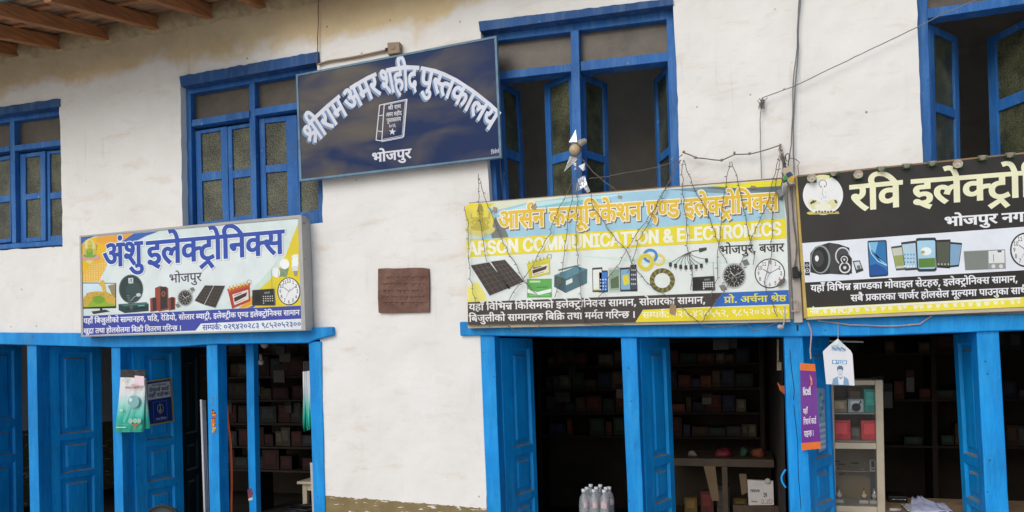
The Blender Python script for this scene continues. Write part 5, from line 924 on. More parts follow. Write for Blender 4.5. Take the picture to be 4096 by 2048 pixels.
SA.text(mb, 'खुद्रा तथा होलसेलमा बिक्री वितरण गरिन्छ ।', (86, 1222), (1075, 1190), 48, (232, 234, 240), 2, (24, 14)); mb.build('lettering', A, 'lower line of white text on the blue band')
mb = MB(); SA.text(mb, 'सम्पर्क: ०२९४२०२८३ ९८५२०५२३००', (1288, 1188), (2284, 1150), 50, (74, 92, 170), 2.2, (24, 14)); mb.build('lettering', A, 'blue telephone numbers on white')
seated_deity(A, SA, 148, 390, 175, ((205, 190, 90), (120, 170, 60), (215, 195, 80), (220, 160, 160)), 3, ring=(62, 128, (226, 214, 130)))
mb = MB()
SA.poly(mb, [(74, 708), (414, 712), (414, 966), (80, 972)], (36, 40, 38), 3); SA.poly(mb, [(80, 716), (408, 718), (408, 945), (84, 958)], (206, 226, 234), 3.4); SA.poly(mb, [(82, 880), (200, 850), (300, 860), (408, 900), (408, 945), (84, 958)], (150, 180, 50), 3.6)
SA.poly(mb, [(330, 740), (408, 720), (408, 920), (360, 800)], (150, 135, 100), 3.7); SA.poly(mb, [(255, 690), (285, 680), (310, 740), (320, 800), (290, 810), (262, 745), (240, 730)], (214, 178, 80), 3.8); SA.poly(mb, [(84, 860), (130, 810), (220, 795), (320, 800), (408, 850), (408, 930), (330, 920), (300, 870), (190, 860), (120, 950), (86, 950)], (206, 172, 70), 3.9)
for k in range(46):
    x, y = random.uniform(95, 400), random.uniform(805, 925); 
    if abs(y-(800+.25*abs(x-240))) < 55: SA.ell(mb, x, y, random.uniform(3, 7), random.uniform(3, 6), (150, 105, 40), 4.2, 6)
SA.ell(mb, 240, 880, 60, 40, (120, 165, 45), 4.4); SA.poly(mb, [(250, 970), (275, 968), (280, 1000), (255, 1002)], (40, 40, 38), 3); SA.poly(mb, [(165, 1000), (310, 980), (352, 1000), (186, 1026)], (52, 54, 52), 3.2); mb.build('television_picture', A)
mb = MB(); SA.ell(mb, 565, 772, 123, 146, (92, 104, 104), 3); SA.ell(mb, 566, 772, 114, 137, (44, 62, 62), 3.4); SA.ell(mb, 590, 800, 78, 100, (54, 74, 74), 3.6)
SA.poly(mb, [(538, 662), (588, 660), (588, 716), (540, 716)], (205, 215, 215), 4); SA.line(mb, [(550, 705), (560, 680), (575, 672), (568, 695), (580, 706)], 5, (50, 60, 60), 4.3)
SA.line(mb, [(560, 900), (600, 850), (645, 835)], 8, (150, 160, 160), 4.2); SA.ell(mb, 642, 832, 24, 18, (200, 206, 204), 4.5)
SA.poly(mb, [(440, 925), (720, 905), (742, 925), (742, 995), (500, 1016), (440, 985)], (36, 62, 62), 4); SA.poly(mb, [(440, 925), (720, 905), (742, 925), (500, 948)], (70, 110, 106), 4.2); SA.line(mb, [(520, 978), (725, 962)], 14, (25, 40, 42), 4.4); SA.line(mb, [(640, 942), (700, 938)], 10, (90, 190, 180), 4.6)
SA.poly(mb, [(514, 816), (550, 812), (588, 995), (560, 1002)], (52, 66, 66), 5)
for j in range(8): SA.line(mb, [(524+j*5, 840+j*18), (548+j*5, 837+j*18)], 7, (110, 130, 128), 5.3)
mb.build('satellite_dish_picture', A)
mb = MB(); RB = (150, 66, 50)
SA.poly(mb, [(808, 762), (860, 742), (940, 762), (945, 980), (852, 1000), (808, 975)], RB, 3); SA.poly(mb, [(862, 748), (924, 750), (934, 962), (862, 982)], (48, 46, 46), 3.5); SA.ring(mb, 893, 822, 20, 26, 6, (190, 110, 70), 4, 20); SA.ell(mb, 893, 822, 12, 16, (80, 60, 50), 4)
for x0, y0, w, h in ((757, 856, 78, 148), (944, 852, 68, 138)): SA.poly(mb, [(x0, y0+12), (x0+w*.55, y0), (x0+w, y0+8), (x0+w, y0+h-12), (x0+4, y0+h)], RB, 3.2); SA.poly(mb, [(x0+w*.3, y0+4), (x0+w*.82, y0+6), (x0+w*.85, y0+h-16), (x0+w*.36, y0+h-8)], (50, 48, 47), 3.7)
mb.build('speaker_set_picture', A)
watch(A, SA, 1112, 862, 78)
solar(A, SA, [[(1312, 736), (1398, 738), (1300, 930), (1208, 890)], [(1406, 738), (1514, 740), (1418, 962), (1308, 932)]])
battery(A, SA, [(1540, 772), (1762, 712), (1768, 892), (1586, 972)], (176, 62, 44), (196, 84, 60), (226, 214, 208))
radio(A, SA, [(1792, 786), (2010, 770), (2022, 938), (1790, 938)], [(1984, 582), (1988, 772)])
mb = MB()
SA.poly(mb, [(2078, 560), (2160, 560), (2142, 620), (2135, 650), (2105, 650), (2098, 620)], (120, 150, 110), 3); SA.ell(mb, 2117, 520, 48, 52, (238, 240, 238), 3.3)
SA.poly(mb, [(2030, 560), (2120, 575), (2150, 615), (2130, 640), (2060, 650)], (130, 155, 120), 3.5); SA.ell(mb, 2032, 606, 40, 52, (236, 238, 236), 3.8, rot=-12)
for k in range(4): SA.line(mb, [(2060+k*16, 590+k*6), (2052+k*18, 640-k*2)], 4, (90, 110, 90), 4)
for k in range(5): SA.ell(mb, 2222+(k % 2)*4, 440+k*24, 36, 17, (236, 240, 238), 3+.1*k, 16, rot=-14)
SA.poly(mb, [(2188, 540), (2256, 540), (2252, 590), (2196, 590)], (214, 220, 214), 3.8); SA.poly(mb, [(2206, 590), (2246, 590), (2240, 640), (2212, 640)], (150, 150, 130), 3.9); mb.build('light_bulb_picture', A)
clock_face(A, SA, 2160, 796, 116, 140, 4.6, 9, dig=34)
mb = MB(); mb.tube([P(*pa(2335+70*math.sin(k*.4)*.6+15, 40+20*math.cos(k*.4)-k*1.5), -.03) for k in range(14)], .003, noisy('brown_wire', (.22, .13, .08), .5, .2, 9)); mb.build('power_cord', A)

# ------------------------------------------------------------------ sign: dark blue painted library board
LB = thing('painted_board', 'dark blue hand-painted library board with arched white lettering, between two windows', 'signboard', P(1600, 700, -.05))
SL = Sheet(-.082, 1000, 0, 1100/1889); pl = lambda x, y: (1000+x*1100/1889, y*1100/1889)
def navy():
    m, t, b = newmat('weathered_navy_paint'); L = t.links.new; tc = nd(t, 'ShaderNodeTexCoord'); mp = nd(t, 'ShaderNodeMapping'); mp.inputs['Scale'].default_value = (1.2, 1, 3.0); mp.inputs['Rotation'].default_value = (0, -.2, 0); L(tc.outputs['Object'], mp.inputs[0])
    n = nd(t, 'ShaderNodeTexNoise', i_Scale=1.7, i_Detail=3, i_Roughness=.45, i_Distortion=.5); L(mp.outputs[0], n.inputs['Vector'])
    sp = nd(t, 'ShaderNodeSeparateXYZ'); L(tc.outputs['Object'], sp.inputs[0])
    ma = nd(t, 'ShaderNodeMath', operation='MULTIPLY_ADD'); L(sp.outputs[0], ma.inputs[0]); ma.inputs[1].default_value = -.13; L(n.outputs[0], ma.inputs[2])
    r = nd(t, 'ShaderNodeValToRGB'); L(ma.outputs[0], r.inputs[0]); e = r.color_ramp.elements; e[0].position = .42; e[1].position = .70; e[0].color = (.006, .023, .088, 1); e[1].color = (.115, .10, .085, 1)
    L(r.outputs[0], b.inputs['Base Color']); b.inputs['Roughness'].default_value = .42; b.inputs['Specular IOR Level'].default_value = .12; return m
NAVY = navy(); LBLUE = noisy('pale_blue_edge_paint', (.13, .23, .32), .6, .3, 14, chips=(.35, .3, .22), chipth=.12)
mb = MB(); bq = [(314, 512), (1692, 244), (1728, 1082), (340, 1246)]; mb.prism([P(*pl(*p), -.081) for p in bq], (0, .022, 0), NAVY); mb.build('board', LB)
mb = MB(); iq = [(328, 522), (1678, 262), (1712, 1070), (354, 1230)]
for k in range(4): mb.prism([P(*pl(*p), -.085) for p in (bq[k], bq[(k+1) % 4], iq[(k+1) % 4], iq[k])], (0, .028, 0), LBLUE)
mb.build('frame', LB, bevel=.001)
mb = MB(); mb.prism([P(*pl(*p), -.057) for p in bq], (0, .03, 0), RAWWOOD)
mb.prism([P(*pl(*p), -.03) for p in ((420, 560), (480, 548), (500, 1200), (440, 1205))], (0, .03, 0), RAWWOOD); mb.prism([P(*pl(*p), -.03) for p in ((1580, 330), (1640, 320), (1660, 1060), (1600, 1068))], (0, .03, 0), RAWWOOD); mb.build('wooden_backing', LB)
arc = np.array([(352, 902), (420, 822), (500, 748), (590, 668), (680, 603), (765, 548), (850, 506), (940, 474), (1030, 456), (1115, 452), (1200, 462), (1285, 482), (1370, 516), (1460, 566), (1550, 630), (1640, 700), (1724, 778)], float)
sgl = np.concatenate([[0], np.cumsum(np.hypot(*np.diff(arc, axis=0).T))])
def arcfun(f0, f1, h):
    def fn(u, v):
        t_ = (f0+(f1-f0)*u)*sgl[-1]
        def at(q): q = min(max(q, 0), sgl[-1]); return np.array([np.interp(q, sgl, arc[:, 0]), np.interp(q, sgl, arc[:, 1])])
        p = at(t_); d = at(t_+60)-at(t_-60); d /= np.hypot(*d); nrm = np.array([-d[1], d[0]])
        dn = nrm*.72+np.array([.02, 1])*.28
        return p+dn*(1-v)*h
    return fn
words = (('श्रीराम', 0.0, .220, 150), ('अमर', .230, .402, 150), ('शहीद', .416, .590, 164), ('पुस्तकालय', .604, 1.0, 150))
for sh, col, l, bb in (((-10, 12), (112, 142, 176), .6, (31, 23)), (None, (210, 212, 222), 1.6, (30, 22))):
    for st, f0, f1, h in words:
        mb = MB(); SL.text(mb, st, (0, 0), (0, 0), 1, col, l, bb, sh or (0, 0), curve=arcfun(f0, f1, h))
        mb.build('lettering' if not sh else 'letter_shadow', LB)
mb = MB(); WH = (214, 214, 222)
for pts, w, cl in (([(890, 722), (922, 715), (905, 968), (866, 962)], 6, True), ([(922, 715), (1078, 682), (1056, 938), (905, 968)], 6, True), ([(922, 722), (1068, 692)], 3, False), ([(1066, 692), (1044, 932)], 3, False), ([(908, 958), (1046, 930)], 3, False), ([(884, 795), (916, 790)], 5, False), ([(878, 900), (910, 905)], 5, False), ([(1078, 682), (1072, 690), (1050, 946), (906, 974)], 3, False)): SL.line(mb, pts, w, WH, 1, cl)
SL.text(mb, 'श्री राम', (948, 756), (1036, 742), 25, WH, 1.2, (20, 14)); SL.text(mb, 'अमर शहीद', (934, 802), (1042, 788), 25, WH, 1.2, (20, 14)); SL.text(mb, 'पुस्तकालय', (940, 842), (1036, 828), 25, WH, 1.2, (20, 14)); SL.text(mb, '२०२६', (954, 880), (1000, 872), 22, WH, 1.2, (20, 14))
c0 = (978, 905); SL.poly(mb, [(c0[0]+r_*math.sin(a), c0[1]-r_*math.cos(a)) for a, r_ in [(math.radians(36*i+4), 26 if i % 2 == 0 else 10) for i in range(10)]], WH, 1.2); mb.build('book_emblem', LB)
mb = MB(); SL.text(mb, 'भोजपुर', (838, 1116), (1106, 1084), 62, WH, 1, (34, 22)); mb.build('lettering', LB, 'straight white place name'); mb = MB(); SL.text(mb, 'त्रिवेणी', (1656, 1060), (1720, 1050), 24, (180, 185, 200), 1, (22, 14)); mb.build('lettering', LB, 'small painter signature')

# ------------------------------------------------------------------ sign: yellow and blue banner draped with fairy lights
SBc = 1400/2576; SB = Sheet(-.098, 1800, 700, SBc); pb = lambda x, y: (1800+x*SBc, 700+y*SBc)
Bn = thing('banner_sign', 'faded yellow, blue and white electronics shop banner hung with fairy-light strings', 'shop sign', P(2500, 1280, -.05))
mb = MB()
mb.prism([P(*pb(*p), -.0975) for p in ((112, 224), (150, 208), (2440, 30), (2476, 300), (2500, 1060), (134, 1108))], (0, .012, 0), noisy('banner_cloth', (.66, .68, .64), .5, .08, 4)); mb.build('banner', Bn)
mb = MB()
mb.prism([P(*pb(*p), -.096) for p in ((140, 203), (2442, 18), (2444, 38), (142, 222))], (0, .05, 0), RAWWOOD)
mb.prism([P(*pb(*p), -.086) for p in ((130, 1100), (2504, 1052), (2506, 1082), (132, 1128))], (0, .05, 0), CREAMWOOD)
mb.prism([P(*pb(*p), -.084) for p in ((112, 224), (140, 212), (150, 1100), (132, 1104))], (0, .05, 0), RAWWOOD)
mb.build('frame', Bn, bevel=.002)
mb = MB()
SB.poly(mb, [(114, 226), (150, 212), (2438, 40), (2474, 300), (2498, 1056), (134, 1104)], (224, 230, 224), 0)
SB.poly(mb, [(150, 214), (2438, 42), (2470, 322), (122, 482), (118, 330)], (158, 202, 220), .5)
SB.poly(mb, [(330, 290), (620, 200), (1030, 158), (1300, 138), (900, 220), (520, 300)], (190, 226, 226), .8); SB.poly(mb, [(240, 208), (900, 158), (560, 206), (330, 262)], (222, 226, 196), .9); SB.poly(mb, [(420, 270), (900, 190), (1200, 170), (760, 250), (460, 300)], (136, 196, 204), 1)
SB.poly(mb, [(1600, 108), (2438, 50), (2460, 250), (2300, 150), (1900, 130)], (124, 150, 160), .8); SB.poly(mb, [(1800, 92), (2440, 80), (2442, 130), (2100, 116)], (92, 112, 118), 1); SB.poly(mb, [(2330, 180), (2456, 190), (2470, 322), (2300, 335)], (178, 200, 200), 1)
SB.poly(mb, [(1880, 78), (2438, 36), (2440, 80), (2120, 98)], (232, 220, 40), 1.3)
SB.poly(mb, [(114, 226), (150, 212), (345, 204), (290, 236), (190, 262), (118, 330)], (232, 214, 48), 1.2); SB.poly(mb, [(116, 300), (230, 245), (330, 300), (300, 420), (210, 470), (122, 476)], (206, 214, 190), 1.0)
SB.poly(mb, [(296, 400), (332, 310), (386, 352), (426, 440), (430, 458), (308, 466)], (116, 122, 120), 1.3)
SB.poly(mb, [(119, 484), (2470, 320), (2478, 466), (126, 606)], (230, 214, 46), 1.4)
SB.poly(mb, [(124, 830), (200, 780), (262, 880), (270, 932), (130, 936)], (234, 226, 120), .8); SB.poly(mb, [(900, 590), (1500, 620), (2200, 650), (1500, 660)], (206, 228, 216), .5)
SB.poly(mb, [(131, 936), (2004, 866), (1928, 968), (1420, 992), (1364, 1084), (134, 1106)], (64, 58, 54), 1.5); SB.poly(mb, [(2004, 866), (2492, 846), (2496, 950), (1928, 970)], (44, 104, 184), 1.5); SB.poly(mb, [(1422, 992), (2497, 958), (2500, 1056), (1364, 1084)], (228, 210, 40), 1.5)
mb.build('printed_face', Bn)
mb = MB(); st = 'आर्सन कम्यूनिकेशन एण्ड इलेक्ट्रोनिक्स'; p0, p1 = (356, 396), (2418, 256)
SB.text(mb, st, p0, p1, 122, (132, 114, 86), 2, (74, 60), (9, 10)); SB.text(mb, st, p0, p1, 122, (242, 238, 220), 2.6, (76, 62)); SB.text(mb, st, p0, p1, 122, (228, 190, 50), 3.3, (32, 22)); mb.build('lettering', Bn, 'large golden shop name in cream outline')
mb = MB(); SB.text(mb, 'ARSON COMMUNICATION & ELECTRONICS', (128, 590), (2440, 440), 94, (238, 238, 222), 2.2, (54, 30), hu=727); mb.build('lettering', Bn, 'white capital letters on the yellow strip')
mb = MB(); SB.text(mb, 'भोजपुर, बजार', (1985, 582), (2458, 562), 58, (60, 56, 54), 2, (24, 14)); mb.build('lettering', Bn, 'dark place name')
mb = MB(); SB.text(mb, 'यहाँ विभिन्न किसिमको इलेक्ट्रोनिक्स सामान, सोलारका सामान,', (140, 998), (1882, 944), 48, (232, 230, 226), 2.4, (24, 14)); mb.build('lettering', Bn, 'upper white line on the black band'); mb = MB(); SB.text(mb, 'बिजुलीको सामानहरु बिक्रि तथा मर्मत गरिन्छ ।', (140, 1080), (1366, 1050), 47, (232, 230, 226), 2.4, (24, 14)); mb.build('lettering', Bn, 'lower white line on the black band')
mb = MB(); SB.text(mb, 'प्रो. अर्चना श्रेष्ठ', (2018, 942), (2474, 928), 44, (226, 216, 70), 2.4, (22, 14)); mb.build('lettering', Bn, 'yellow name on the blue flag')
mb = MB(); SB.text(mb, 'सम्पर्क: ०२९-४२०५५२, ९८५२०२३९५०', (1416, 1054), (2488, 1024), 44, (240, 236, 190), 2.4, (26, 16)); mb.build('lettering', Bn, 'pale telephone numbers on yellow')
seated_deity(Bn, SB, 222, 338, 190, ((196, 180, 70), (188, 176, 66), (160, 150, 60), (214, 204, 120)), 3, ring=(98, 112, (228, 212, 84)))
solar(Bn, SB, [[(152, 666), (288, 642), (438, 830), (292, 888)], [(300, 638), (404, 624), (546, 784), (430, 834)]], 3)
battery(Bn, SB, [(566, 652), (734, 606), (738, 728), (582, 762)], (206, 198, 50), (214, 206, 60), (226, 222, 200), 3, caps=(190, 180, 60))
mb = MB(); SB.poly(mb, [(566, 766), (748, 763), (750, 900), (567, 902)], (92, 168, 84), 3); SB.poly(mb, [(570, 838), (640, 862), (746, 836), (746, 862), (650, 884), (570, 866)], (232, 238, 230), 3.4); SB.line(mb, [(590, 785), (660, 784)], 14, (190, 226, 160), 3.5); SB.line(mb, [(640, 826), (720, 824)], 6, (50, 120, 60), 3.5); SB.line(mb, [(585, 885), (735, 882)], 5, (150, 210, 140), 3.6); mb.build('green_box_picture', Bn)
mb = MB(); SB.poly(mb, [(768, 738), (932, 672), (1010, 692), (1008, 796), (850, 868), (766, 822)], (58, 88, 98), 3); SB.poly(mb, [(768, 738), (932, 672), (1010, 692), (852, 764)], (88, 134, 148), 3.4); SB.poly(mb, [(852, 764), (1010, 692), (1008, 796), (850, 868)], (74, 108, 118), 3.5); SB.line(mb, [(800, 700), (930, 668), (960, 690)], 9, (66, 100, 112), 3.8); SB.poly(mb, [(852, 780), (900, 758), (902, 790), (854, 812)], (214, 222, 220), 3.9); SB.poly(mb, [(790, 760), (820, 750), (826, 800), (796, 808)], (92, 100, 60), 3.9); mb.build('battery_picture', Bn, 'blue-grey battery')
mb = MB()
for q, fr, sc_ in (([(1046, 684), (1120, 678), (1126, 860), (1050, 862)], (60, 62, 64), (226, 228, 220)), ([(1092, 704), (1160, 702), (1162, 862), (1096, 864)], (52, 60, 74), (58, 118, 196)), ([(1326, 664), (1372, 658), (1380, 856), (1330, 858)], (40, 42, 46), (66, 70, 78)), ([(1250, 684), (1328, 678), (1332, 856), (1254, 858)], (50, 52, 54), (128, 178, 206)), ([(1164, 684), (1250, 680), (1252, 862), (1168, 866)], (196, 200, 196), (150, 176, 150))):
    c = np.mean(np.array(q, float), 0); SB.poly(mb, q, fr, 3+.5*len(mb.f) % 2); SB.poly(mb, [tuple(c+(np.array(p)-c)*np.array([.86, .84])) for p in q], sc_, 4.2)
SB.poly(mb, [(1268, 740), (1312, 730), (1320, 800), (1280, 812)], (226, 208, 60), 4.5); SB.poly(mb, [(1182, 770), (1240, 740), (1244, 830), (1184, 836)], (86, 110, 80), 4.5); SB.line(mb, [(1064, 845), (1105, 843)], 9, (214, 206, 60), 4.5)
for j in range(4):
    for i in range(3): SB.ell(mb, 1108+i*19, 770+j*24, 6, 6, (200, 220, 235), 4.6, 8); SB.ell(mb, 1338+i*13, 700+j*34, 5, 7, (190, 195, 205), 4.6, 8)
mb.build('phone_picture', Bn)
mb = MB(); SB.ring(mb, 1536, 624, 48, 44, 18, (228, 210, 96), 3); SB.ring(mb, 1474, 594, 56, 52, 20, (74, 134, 196), 3.5); SB.ring(mb, 1440, 642, 62, 66, 30, (224, 208, 74), 4); SB.ring(mb, 1440, 642, 50, 52, 3, (190, 172, 50), 4.4); mb.build('cable_coil_picture', Bn)
mb = MB(); SB.ring(mb, 1562, 776, 93, 90, 34, (112, 104, 52), 3)
for k in range(26): a = k*2*math.pi/26; SB.line(mb, [(1562+60*math.cos(a), 776+58*math.sin(a)), (1562+92*math.cos(a+.16), 776+89*math.sin(a+.16))], 5, (66, 60, 36) if k % 2 else (158, 148, 80), 3.4)
mb.build('cable_coil_picture', Bn, 'olive twisted cable coil')
mb = MB()
SB.poly(mb, [(1830, 540), (1888, 532), (1890, 552), (1836, 572)], (62, 62, 62), 3.5)
for i in range(8):
    x1, y1 = 1620+i*38, 650+22*math.sin(i*.45)-(i == 7)*30
    c = [(1838, 556), (1740, 560-i*1.5), (1700+i*6, 600), (x1, y1)]; SB.line(mb, [tuple((1-u)**3*np.array(c[0])+3*u*(1-u)**2*np.array(c[1])+3*u*u*(1-u)*np.array(c[2])+u**3*np.array(c[3])) for u in np.linspace(0, 1, 9)], 4, (84, 84, 82), 3)
    SB.poly(mb, [(x1-10, y1-6), (x1+12, y1-8), (x1+14, y1+24), (x1-8, y1+26)], (56, 56, 56), 3.6); SB.line(mb, [(x1+2, y1+25), (x1+3, y1+36)], 7, (160, 162, 160), 3.6)
mb.build('charger_cable_picture', Bn)
radio(Bn, SB, [(1786, 754), (1944, 744), (1950, 848), (1786, 852)], [(1936, 640), (1940, 748)], 3)
watch(Bn, SB, 2092, 742, 88, 3)
clock_face(Bn, SB, 2354, 724, 112, 110, 4, 8, dig=27)
mb = MB()
for x, y, w, h in ((330, 255, 30, 44), (2230, 90, 40, 24), (618, 236, 34, 40), (1640, 990, 50, 90), (1250, 160, 30, 22)):
    mb.prism([P(*pb(x+dx, y+dy), -.1045) for dx, dy in ((-w*.4, -h*.5), (w*.5, -h*.35), (w*.35, h*.5), (-w*.5, h*.3))], (0, .001, 0), noisy('old_packing_tape', (.36, .25, .15), .35, .35, 14))
mb.build('tape_patch', Bn)

# ------------------------------------------------------------------ sign: black, white and yellow board at the right
SCc = 1046/1925; S3 = Sheet(-.092, 3050, 600, SCc); pc = lambda x, y: (3050+x*SCc, 600+y*SCc)
Cn = thing('black_sign', 'black, white and yellow electronics sign cut by the right edge, topped with metal lamps', 'shop sign', P(3700, 1270, -.05))
mb = MB(); cq = [(250, 198), (2720, -52), (2760, 1118), (328, 1228)]; mb.prism([P(*pc(*p), -.0915) for p in cq], (0, .014, 0), noisy('black_vinyl', (.028, .025, .022), .4, .25, 6)); mb.build('board', Cn)
mb = MB(); mb.prism([P(*pc(*p), -.094) for p in ((240, 196), (256, 196), (332, 1236), (308, 1240))], (0, .07, 0), noisy('yellow_wood_edge', (.5, .36, .10), .6, .2, 12)); mb.prism([P(*pc(*p), -.0775) for p in ((250, 186), (2720, -64), (2720, -30), (250, 220))], (0, .06, 0), RAWWOOD); mb.prism([P(*pc(*p), -.088) for p in ((318, 1224), (2762, 1116), (2764, 1150), (322, 1250))], (0, .07, 0), CREAMWOOD); mb.build('frame', Cn, bevel=.002)
mb = MB(); S3.poly(mb, [(288, 686), (2738, 505), (2752, 838), (305, 976)], (226, 230, 236), .6); S3.poly(mb, [(325, 1162), (2756, 1040), (2760, 1116), (330, 1228)], (236, 222, 70), .6); 
for k in range(26):
    x = 380+k*60+random.uniform(-12, 12); y = 1196-(x-330)*.0475; S3.poly(mb, [(x, y-16), (x+random.uniform(25, 46), y-18), (x+random.uniform(24, 44), y+random.uniform(2, 14)), (x+random.uniform(8, 14), y+random.uniform(4, 18))], (240, 236, 196), .9)
S3.poly(mb, [(326, 1164), (1900, 1086), (1900, 1100), (420, 1174)], (238, 238, 224), 1.0); mb.build('printed_face', Cn)
mb = MB()
S3.text(mb, 'नोट :', (350, 1208), (440, 1204), 38, (240, 240, 220), 1.4, (24, 14)); mb.build('lettering', Cn, 'faded pale word on yellow'); mb = MB(); S3.text(mb, 'NTC,', (500, 1204), (640, 1196), 36, (240, 240, 220), 1.4, (40, 24), hu=727); mb.build('lettering', Cn, 'faded pale note on yellow')
mb = MB(); S3.text(mb, 'रवि', (652, 448), (1022, 412), 184, (236, 234, 196), 1, (34, 22)); mb.build('lettering', Cn, 'large cream first word'); mb = MB(); S3.text(mb, 'इलेक्ट्रोनिक्स', (1105, 404), (2560, 292), 182, (236, 234, 196), 1, (34, 22)); mb.build('lettering', Cn, 'large cream second word')
mb = MB(); S3.text(mb, 'भोजपुर नगर', (1340, 562), (1985, 520), 66, (232, 232, 234), 1, (36, 22)); mb.build('lettering', Cn, 'white place name on black')
mb = MB(); S3.text(mb, 'यहाँ विभिन्न ब्राण्डका मोवाइल सेटहरु, इलेक्ट्रोनिक्स सामान,', (356, 1042), (1880, 972), 46, (232, 232, 234), 1, (28, 18)); mb.build('lettering', Cn, 'upper white line on the lower black band'); mb = MB(); S3.text(mb, 'सबै प्रकारका चार्जर होलसेल मूल्यमा पाउनुका साथै', (650, 1114), (1945, 1056), 46, (232, 232, 234), 1, (28, 18)); mb.build('lettering', Cn, 'lower white line on the lower black band')
mb = MB(); WHT = (234, 234, 232)
S3.ell(mb, 445, 332, 148, 146, (236, 236, 234), 1.2, 48); S3.ell(mb, 445, 200, 62, 18, (232, 230, 176), 1.5)
CR = (226, 222, 170)
S3.ell(mb, 380, 400, 48, 34, CR, 1.6, rot=30); S3.ell(mb, 510, 400, 50, 34, CR, 1.6, rot=-25); S3.poly(mb, [(330, 462), (560, 452), (566, 470), (340, 476)], (196, 178, 90), 1.7); S3.ell(mb, 350, 464, 24, 10, (214, 196, 100), 1.8); S3.ell(mb, 446, 420, 62, 30, (240, 238, 214), 1.8)
S3.line(mb, [(418, 262), (416, 238), (432, 222), (456, 222), (470, 238), (470, 262)], 5, (128, 124, 118), 1.9); S3.ell(mb, 430, 270, 6, 6, (110, 106, 104), 2); S3.ell(mb, 458, 268, 6, 6, (110, 106, 104), 2); S3.line(mb, [(444, 280), (440, 320), (452, 350), (466, 352)], 4, (190, 186, 170), 2)
S3.line(mb, [(358, 392), (376, 376)], 16, (70, 74, 66), 2); S3.line(mb, [(376, 388), (392, 374)], 10, (90, 92, 74), 2.2); S3.line(mb, [(536, 372), (544, 388)], 14, (70, 74, 66), 2)
for k in range(7): S3.ell(mb, 395+k*22, 456-(k % 2)*4, 8, 7, (72, 74, 92), 2.2, 10)
for k in range(6): S3.ell(mb, 420+random.uniform(-5, 60), 310+k*16, 4, 3, (150, 160, 170), 2.2, 8)
mb.build('deity_emblem', Cn)
mb = MB(); BK, GR = (48, 46, 46), (120, 122, 122)
S3.poly(mb, [(352, 760), (390, 712), (490, 682), (560, 692), (640, 720), (640, 920), (500, 912), (420, 918), (352, 900)], BK, 1.2); S3.poly(mb, [(490, 682), (560, 692), (560, 910), (498, 912)], (66, 64, 64), 1.5); S3.ell(mb, 428, 805, 72, 104, (140, 150, 150), 1.8); S3.ell(mb, 424, 806, 62, 94, (38, 38, 38), 2.1); S3.ell(mb, 412, 800, 40, 60, (64, 64, 66), 2.3); S3.ell(mb, 400, 798, 14, 22, (238, 238, 238), 2.6)
S3.ell(mb, 590, 780, 56, 66, (206, 208, 208), 1.9); S3.ell(mb, 590, 780, 46, 56, (70, 70, 72), 2.2); S3.poly(mb, [(562, 792), (584, 770), (640, 774), (658, 800), (658, 910), (570, 916)], (44, 42, 42), 2.6)
for cx, cy, r in ((602, 806, 27), (606, 866, 42), (327, 850, 12), (330, 888, 18)):
    if cx < 400: S3.poly(mb, [(cx-18, cy-26), (cx+18, cy-26), (cx+18, cy+34), (cx-16, cy+34)], BK, 2.3)
    S3.ell(mb, cx, cy, r, r, (226, 228, 228), 3, 20); S3.ell(mb, cx, cy, r*.76, r*.76, (56, 54, 54), 3.3, 20); S3.ell(mb, cx, cy, r*.3, r*.3, (210, 212, 212), 3.6, 12)
S3.poly(mb, [(664, 818), (716, 812), (744, 888), (690, 908)], (56, 54, 54), 2); S3.poly(mb, [(672, 826), (712, 820), (730, 870), (692, 880)], (206, 212, 214), 2.3); S3.ell(mb, 708, 862, 14, 14, (110, 112, 114), 2.6); mb.build('speaker_set_picture', Cn)
mb = MB(); S3.poly(mb, [(772, 676), (780, 668), (904, 662), (914, 670), (926, 918), (918, 928), (796, 938), (786, 930)], (40, 52, 74), 1.2); S3.poly(mb, [(780, 680), (904, 672), (918, 916), (792, 926)], (46, 118, 176), 1.6); S3.poly(mb, [(780, 680), (850, 676), (830, 760), (880, 830), (917, 850), (915, 840), (850, 790), (790, 740), (783, 720)], (126, 190, 224), 1.9); S3.poly(mb, [(787, 850), (840, 838), (900, 870), (918, 900), (918, 916), (792, 926)], (30, 82, 150), 1.9)
S3.line(mb, [(786, 690), (800, 760), (850, 820), (914, 850)], 5, (206, 232, 240), 2.3); mb.build('phone_picture', Cn, 'single blue-screened phone')
mb = MB()
for q, fr, sc_, l in (([(946, 712), (1030, 700), (1052, 882), (984, 888)], (70, 74, 72), (196, 200, 182), 1), ([(1378, 676), (1470, 684), (1446, 858), (1376, 866)], (44, 46, 52), (130, 166, 196), 1.2), ([(1276, 662), (1384, 658), (1380, 872), (1284, 866)], (46, 44, 42), (84, 88, 74), 1.8), ([(1020, 680), (1130, 666), (1142, 882), (1050, 888)], (56, 60, 64), (180, 204, 218), 2), ([(1130, 654), (1144, 648), (1268, 644), (1278, 654), (1282, 882), (1270, 894), (1152, 896), (1140, 886)], (52, 56, 62), (166, 206, 226), 3)):
    c = np.mean(np.array(q, float), 0); S3.poly(mb, q, fr, l); S3.poly(mb, [tuple(c+(np.array(p)-c)*np.array([.9, .84])) for p in q], sc_, l+.4)
S3.poly(mb, [(1148, 800), (1270, 794), (1272, 862), (1150, 866)], (96, 134, 62), 3.7); S3.ell(mb, 1205, 745, 40, 30, (232, 240, 240), 3.7); S3.ell(mb, 1180, 752, 15, 12, (190, 160, 60), 3.9); S3.poly(mb, [(962, 780), (1040, 770), (1048, 850), (980, 856)], (150, 160, 96), 1.7)
